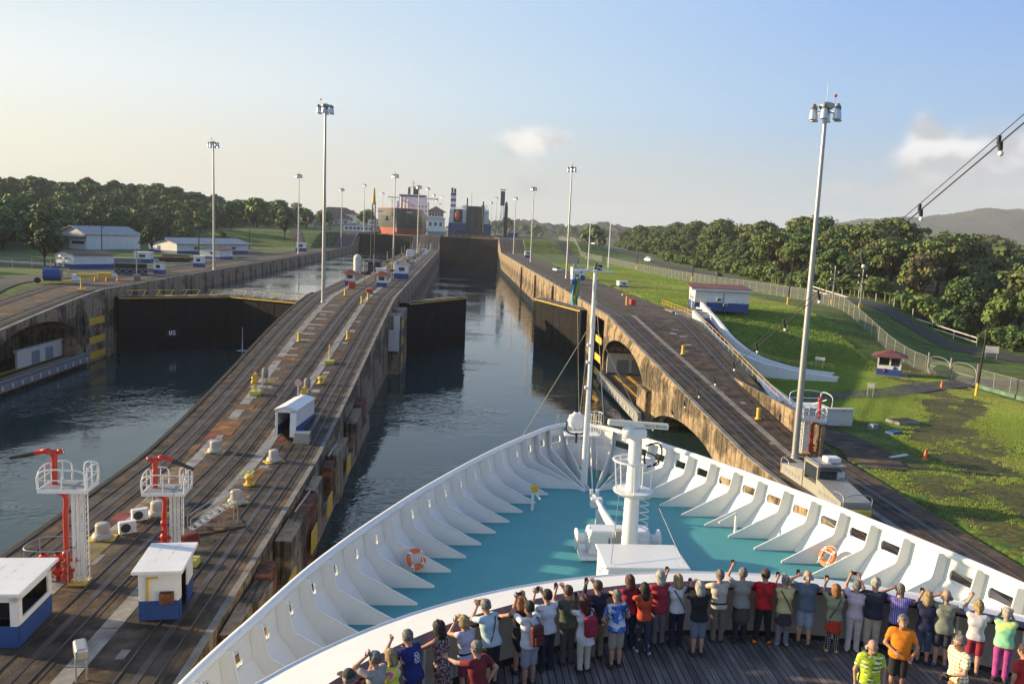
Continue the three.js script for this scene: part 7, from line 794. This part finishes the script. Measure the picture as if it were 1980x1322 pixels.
  if (o.cap) part('cap', [netMesh([C(up(0, 0.935, 0), up(0, 0.95, 0.002), 0.062, 0.06, [1.06, 1, 0.95]), C(up(0, 0.94, -0.06), up(0, 0.935, -0.11), 0.03, 0.03, [0.7, 2.4, 1])], [(X, Y2, Z) => 0.925 * h - along(X, Y2, Z)], 0.014, 0.015)], cloth(o.cap), grp);
  part('hair', [netMesh(hp, hc, 0.0135, 0.02, hs === 'curly' ? 0.009 : 0.0045)], hairMat(o.col ?? 'grey'), grp);
  if (o.faces) { for (const s of [-1, 1]) { const e = up(s * 0.02, 0.917, -0.064); part('eye', [ball(0.011, e[0], e[1], e[2])], MT.white, grp); part('pupil', [ball(0.006, e[0], e[1], e[2] - 0.008)], MT.black, grp); } const m = up(0, 0.883, -0.066); part('mouth', [ball(0.02, m[0], m[1], m[2], 1, 0.28, 0.4)], std([0.28, 0.08, 0.07], 0.5), grp); if (o.faces === 'glasses') part('glasses', [...[-1, 1].map((s) => new THREE.TorusGeometry(0.024, 0.004, 5, 14).translate(...up(s * 0.02, 0.917, -0.072))), rod(up(-0.036, 0.918, -0.07), up(-0.058, 0.92, 0), 0.004), rod(up(0.036, 0.918, -0.07), up(0.058, 0.92, 0), 0.004)], MT.black, grp); }
  const strapBand = (s) => tube([up(s * 0.085, 0.5, 0.05), up(s * 0.05, 0.6, 0.093 * (0.6 + 0.4 * w)), up(-s * 0.02, 0.72, 0.088), up(-s * 0.075, 0.815, 0.03), up(-s * 0.06, 0.78, -0.07)], 0.014, 5, 30).scale(1, 1, 1);
  if (o.strap) part('strap', [strapBand(o.strap)], MT.black, grp); if (o.belt) part('belt', [netMesh([C(up(-0.03 * w, 0.57, 0), up(0.03 * w, 0.57, 0), 0.086, 0.086, [1, 1, 1 / w])], [(X, Y2, Z) => Math.abs(along(X, Y2, Z) - 0.565 * h) - 0.018], 0.016, 0.02)], MT.black, grp);
  if (o.print) { const c = document.createElement('canvas'); c.width = 256; c.height = 256; o.print(c.getContext('2d')); const t = new THREE.CanvasTexture(c); t.colorSpace = THREE.SRGBColorSpace; const p = up(0, o.printY ?? 0.7, 0.068 + 0.018 * w), m = new THREE.Mesh(new THREE.PlaneGeometry(0.3, 0.3, 6, 2), new THREE.MeshStandardMaterial({ map: t, transparent: true, alphaTest: 0.5, roughness: 0.9 })); const q = m.geometry.attributes.position; for (let i = 0; i < q.count; i++) q.setZ(i, 0.02 - q.getX(i) ** 2 * 1.4); m.name = 'shirt_print'; m.position.set(...p); m.rotation.x = -lean; sm.add(m); }
  grp.updateMatrixWorld(true); const world = (p) => grp.localToWorld(V(...p)).toArray(), mid = arms[0].t.map((v, i) => (v + arms[1].t[i]) / 2), who = label.replace(/^person in (an? |the )?/, '').split(/ (with|and|holding|leaning|taking|raising|facing|standing|near|beside|pointing|who|at|on) /)[0];
  if (o.phone) { const at2 = o.phone === 'left' ? arms[0].t : o.phone === 'right' ? arms[1].t : mid, p = world([at2[0], at2[1] + 0.06, at2[2] - 0.03]), f = thing('phone', `dark phone held up by the person in ${who}`, 'phone', p, yaw, 'phones held up by passengers'), wide = o.wide; part('case', [rbox(wide ? 0.16 : 0.078, wide ? 0.082 : 0.155, 0.011, 0.005)], MT.black, f); part('screen', [box(wide ? 0.145 : 0.068, wide ? 0.07 : 0.14, 0.003, 0, 0, 0.0065)], MT.glass, f); if (o.phone === 'tablet') f.scale.set(2.1, 1.7, 1); }
  if (o.camera) { const p = world([mid[0], mid[1] + (pose === 'camLow' ? 0 : 0.03), mid[2] - 0.04]), f = thing('camera', `black camera held by the person in ${who}`, 'camera', pose === 'camLow' ? world([arms[0].t[0], arms[0].t[1] - 0.02, arms[0].t[2] - 0.08]) : p, yaw, 'cameras held by passengers'); part('camera_body', [rbox(0.13, 0.09, 0.06, 0.012), box(0.05, 0.03, 0.05, 0, 0.055, 0)], MT.black, f); part('lens', [rod([0, 0, -0.03], [0, 0, -0.13], 0.036, 0.038, 14)], MT.black, f); }
  if (o.pack) { const p = world(up(0, 0.655, 0.068 + 0.07)), f = thing('backpack', o.packLabel, 'backpack', p, yaw, 'backpacks worn by passengers'); f.rotation.order = 'YXZ'; f.rotation.x = -lean; const m = std(o.pack, 0.7, { map: T.cloth }); part('pack_body', [rbox(0.29, 0.42, 0.15, 0.06)], m, f); part('pocket', [rbox(0.22, 0.19, 0.06, 0.03, 0, -0.09, 0.085)], m, f); for (const s of [-1, 1]) part('strap', [tube([[s * 0.09, 0.17, -0.04], [s * 0.12, 0.27, -0.09], [s * 0.13, 0.28, -0.2], [s * 0.14, 0.1, -0.25]], 0.02, 6, 20)], o.strapCol ? std(o.strapCol, 0.8) : m, f); }
  return grp;
}
{
  const wht = [0.74, 0.74, 0.76], navy = [0.014, 0.018, 0.04], red = [0.42, 0.02, 0.025], khaki = [0.36, 0.32, 0.25];
  const L = [
    [-1.76, -13.35, 1.72, { label: 'person in a dark cap and maroon shirt at the lower left end of the rail', top: [0.16, 0.02, 0.03], bottom: [0.05, 0.05, 0.06], cap: [0.06, 0.06, 0.055], pose: 'rail', hair: 'bald' }],
    [-1.42, -13.95, 1.74, { label: 'person in a beige tee with hand raised to brow at the rail', top: [0.42, 0.39, 0.34], bottom: [0.06, 0.06, 0.07], pose: 'brow', col: 'grey' }],
    [-1.04, -14.16, 1.62, { label: 'person in a pink and yellow tie dye tee with short grey blond hair', top: 'pink', bottom: [0.08, 0.08, 0.1], pose: 'leftLow', phone: 'left', fem: 1, hair: 'bob', col: 'blond', sleeve: 0.5 }],
    [-0.75, -14.65, 1.76, { label: 'person in a navy tee printed 20 leaning on the rail', top: [0.018, 0.03, 0.17], bottom: [0.07, 0.06, 0.05], pose: 'leftLow', lean: 0.26, girth: 1.1, len: 0.42, hem: 0.46, loose: 0.02, print: (q) => { q.clearRect(0, 0, 256, 256); q.fillStyle = '#d8dcec'; q.font = 'bold 118px sans-serif'; q.textAlign = 'center'; q.fillText('20', 128, 132); q.fillRect(60, 150, 136, 12); q.fillRect(92, 172, 72, 10); q.fillRect(84, 18, 88, 12); } }],
    [-0.17, -15.15, 1.66, { label: 'person in a floral strap dress with dark curly hair', top: 'floral', dress: 1, hem: 0.26, flare: 0.02, sleeve: 0, pose: 'rail', lean: 0.2, fem: 1, hair: 'curly', col: 'dark', skin: 2 }],
    [0.43, -15.31, 1.64, { label: 'person in a pale lilac top with blond ponytail and hands at face', top: [0.6, 0.54, 0.66], bottom: [0.25, 0.03, 0.08], len: 0.4, pose: 'cam', fem: 1, hair: 'pony', col: 'blond', sleeve: 0.2, belt: 1, lean: 0.16 }],
    [0.95, -15.7, 1.78, { label: 'person in a light blue shirt with black strap bending over the rail', top: [0.5, 0.66, 0.7], bottom: [0.02, 0.02, 0.022], len: 0.46, pose: 'cam', camera: 1, lean: 0.34, girth: 1.15, strap: -1, loose: 0.02, sleeve: 0.6 }],
    [0.63, -14.13, 1.75, { label: 'person in a maroon tee with hand on hip, standing behind the rail crowd', top: [0.2, 0.018, 0.025], bottom: [0.03, 0.03, 0.035], pose: 'hip', girth: 1.15 }],
    [1.5, -16.31, 1.66, { label: 'person in a black dress with short ginger hair', top: [0.018, 0.018, 0.02], dress: 1, hem: 0.3, flare: 0.015, sleeve: 0.3, fem: 1, col: 'ginger', hair: 'bob', pose: 'rail' }],
    [1.71, -15.66, 1.8, { label: 'person in a white tee and grey shorts holding a phone high', top: wht, bottom: [0.3, 0.31, 0.37], len: 0.46, pose: 'high', phone: 1, wide: 1, col: 'dark', pack: [0.1, 0.012, 0.014], packLabel: 'dark red backpack with grey straps on the person in white tee', strapCol: [0.08, 0.08, 0.085], girth: 1.1, skin: 2 }],
    [2.14, -16.3, 1.76, { label: 'person in a white tee and navy jeans with both hands raised', top: wht, bottom: navy, pose: 'phone', phone: 1, col: 'dark' }],
    [2.61, -16.56, 1.74, { label: 'person in an olive green shirt and grey trousers', top: [0.085, 0.095, 0.06], bottom: [0.09, 0.088, 0.085], pose: 'phone', phone: 'left', col: 'brown', girth: 1.1, loose: 0.022 }],
    [2.93, -16.26, 1.64, { label: 'person in a white tunic and cream trousers with wine red curls', top: wht, hem: 0.38, flare: 0.02, bottom: [0.58, 0.52, 0.42], pose: 'phone', phone: 1, fem: 1, hair: 'curly', curlLen: 0.82, col: 'wine', pack: [0.3, 0.012, 0.03], packLabel: 'bright red backpack on the person in white tunic' }],
    [3.29, -16.82, 1.74, { label: 'person in a navy jacket and tan trousers', top: [0.016, 0.018, 0.04], sleeve: 1.9, bottom: [0.24, 0.19, 0.13], pose: 'phone', phone: 'left', col: 'brown' }],
    [3.64, -16.45, 1.7, { label: 'person in a blue patterned tee and tan shorts', top: 'tie', bottom: khaki, len: 0.46, pose: 'belly', col: 'grey', girth: 1.15, loose: 0.02 }],
    [4.02, -17.49, 1.68, { label: 'person in a crimson top and jeans with auburn hair', top: [0.3, 0.012, 0.04], bottom: [0.03, 0.045, 0.1], fem: 1, hair: 'bob', col: 'auburn', strap: 1, pose: 'rail' }],
    [4.37, -17.05, 1.6, { label: 'person in an orange red tee and jeans with long dark hair', top: [0.56, 0.07, 0.02], bottom: [0.03, 0.04, 0.08], fem: 1, hair: 'long', col: 'dark', pose: 'rail', step: 0.7, shoe: [0.5, 0.5, 0.52] }],
    [4.78, -17.54, 1.72, { label: 'person in a loose red shirt and grey trousers', top: [0.4, 0.03, 0.05], bottom: [0.16, 0.15, 0.15], col: 'white', hair: 'bob', pose: 'rail', loose: 0.02, hem: 0.45 }],
    [5.2, -17.38, 1.66, { label: 'person in a white top and navy trousers raising a phone high', top: wht, bottom: navy, fem: 1, hair: 'bob', col: 'blond', pose: 'leftHigh', phone: 'left', strap: 1 }],
    [5.58, -16.97, 1.68, { label: 'person in a black jacket and blue grey shorts', top: [0.012, 0.012, 0.014], sleeve: 1.7, bottom: [0.16, 0.2, 0.28], len: 0.46, col: 'white', hair: 'bob', pose: 'phone', phone: 'left', girth: 1.1, loose: 0.02 }],
    [6.21, -17.72, 1.7, { label: 'person in a cream shirt and brown trousers', top: [0.56, 0.5, 0.42], bottom: [0.2, 0.165, 0.13], col: 'grey', belt: 1, pose: 'rail', fem: 1 }],
    [6.74, -17.57, 1.76, { label: 'person in a grey tee and dark long skirt with camera raised', top: [0.3, 0.285, 0.26], skirt: [0.06, 0.062, 0.055], skirtHem: 0.27, bottom: [0.02, 0.022, 0.03], pose: 'leftHigh', camera: 0, phone: 'left', col: 'grey' }],
    [7.27, -17.6, 1.74, { label: 'person in a bright red shirt and black trousers with flame shoes', top: [0.55, 0.008, 0.018], bottom: [0.012, 0.012, 0.012], sleeve: 0.7, shoe: 'flame', col: 'brown', pose: 'rail', strap: 1, stance: 0.085, loose: 0.02 }],
    [7.7, -17.45, 1.64, { label: 'person in a yellow tee and dark skirt over patterned trousers', top: [0.62, 0.54, 0.26], skirt: [0.05, 0.04, 0.04], bottom: [0.2, 0.2, 0.23], fem: 1, col: 'grey', pose: 'phone', phone: 'left', strap: 1, shoe: [0.3, 0.3, 0.3] }],
    [8.21, -17.49, 1.78, { label: 'person in a slate blue tee and denim shorts with white hair', top: [0.11, 0.155, 0.2], bottom: [0.3, 0.37, 0.48], len: 0.45, col: 'white', hair: 'bald', pose: 'leftLow', phone: 'left', girth: 1.1, step: 0.5, loose: 0.022 }],
    [8.74, -17.15, 1.58, { label: 'person in a sage tee and red skirt over dotted trousers', top: [0.3, 0.32, 0.2], skirt: [0.5, 0.035, 0.015], bottom: 'dots', fem: 1, hair: 'bob', col: 'ginger', pose: 'leftHigh', phone: 'left', strap: -1, shoe: [0.5, 0.4, 0.1] }],
    [9.26, -17.26, 1.66, { label: 'person in a pale lilac shirt and off white trousers, arms up', top: [0.62, 0.55, 0.62], bottom: [0.62, 0.6, 0.58], fem: 1, col: 'grey', pose: 'high', phone: 1, wide: 1, shoe: [0.6, 0.55, 0.5] }],
    [9.7, -17.36, 1.78, { label: 'person in a navy tee and khaki cropped trousers', top: [0.025, 0.03, 0.055], bottom: [0.5, 0.46, 0.37], len: 0.72, col: 'white', pose: 'rail', girth: 1.08, shoe: [0.6, 0.6, 0.58] }],
    [10.11, -16.96, 1.72, { label: 'person in a purple striped shirt holding a tablet', top: 'stripe', bottom: [0.015, 0.015, 0.018], col: 'grey', pose: 'leftLow', phone: 'tablet', girth: 1.12 }],
    [10.61, -16.7, 1.64, { label: 'person in a navy tee and rolled jeans with blond bob', top: [0.015, 0.02, 0.07], bottom: [0.05, 0.08, 0.16], len: 0.66, fem: 1, hair: 'bob', col: 'blond', pose: 'phone', phone: 'left' }],
    [10.99, -16.66, 1.76, { label: 'person in a grey green tee and dark shorts with balding head', top: [0.24, 0.27, 0.22], bottom: [0.03, 0.035, 0.06], len: 0.42, hair: 'bald', col: 'grey', pose: 'leftLow', girth: 1.05, hem: 0.45, print: (q) => { q.clearRect(0, 0, 256, 256); q.fillStyle = '#3c463c'; for (let i = 0; i < 6; i++) q.fillRect(40 + i * 32, 40 + (i % 2) * 14, 12, 40); }, printY: 0.72, shoe: [0.05, 0.1, 0.25] }],
    [11.6, -16.45, 1.66, { label: 'person in a white tee and red shorts pointing up with blond ponytail', top: [0.66, 0.64, 0.68], bottom: [0.36, 0.03, 0.06], len: 0.4, fem: 1, hair: 'pony', col: 'blond', pose: 'leftHigh', skin: 1 }],
    [12.01, -16.08, 1.64, { label: 'person in a mint green top and magenta trousers', top: 'mint', bottom: [0.45, 0.07, 0.3], len: 0.92, fem: 1, col: 'white', pose: 'cam', camera: 1, girth: 1.12, loose: 0.02 }],
    [9.31, -15.41, 1.74, { label: 'person in an orange tee and dark shorts facing the camera', top: [0.8, 0.25, 0.01], bottom: [0.02, 0.022, 0.025], len: 0.46, yaw: 2.75, pose: 'belly', faces: 1, col: 'grey', girth: 1.22, lean: 0.0, loose: 0.022, skin: 2 }],
    [8.16, -14.44, 1.72, { label: 'bald person in a green and yellow patterned shirt facing the camera', top: 'hawaii', bottom: [0.1, 0.09, 0.08], yaw: 3.0, pose: 'down', faces: 'glasses', hair: 'bald', col: 'white', lean: 0.04, loose: 0.03, girth: 1.1, strap: 1 }],
    [9.99, -14.5, 1.78, { label: 'person in a checked shirt and tan trousers with a camera, facing left', top: 'check', bottom: [0.36, 0.19, 0.07], yaw: 1.75, pose: 'camLow', camera: 1, faces: 'glasses', col: 'grey', lean: 0.05, loose: 0.022 }],
    [11.2, -14.3, 1.68, { label: 'person in red cut by the right edge of the photo', top: [0.5, 0.03, 0.03], bottom: [0.05, 0.1, 0.2], yaw: 0.3, pose: 'down', col: 'brown' }],
  ];
  for (const [x, z, h, o] of L) { const dx = x - SX, dz = z - CZ, R = Math.hypot(dx, dz), k = Math.min(1, 9.68 / R); person({ x: SX + dx * k, z: CZ + dz * k, h, ...o }); }
}
renderer.render(scene, camera);
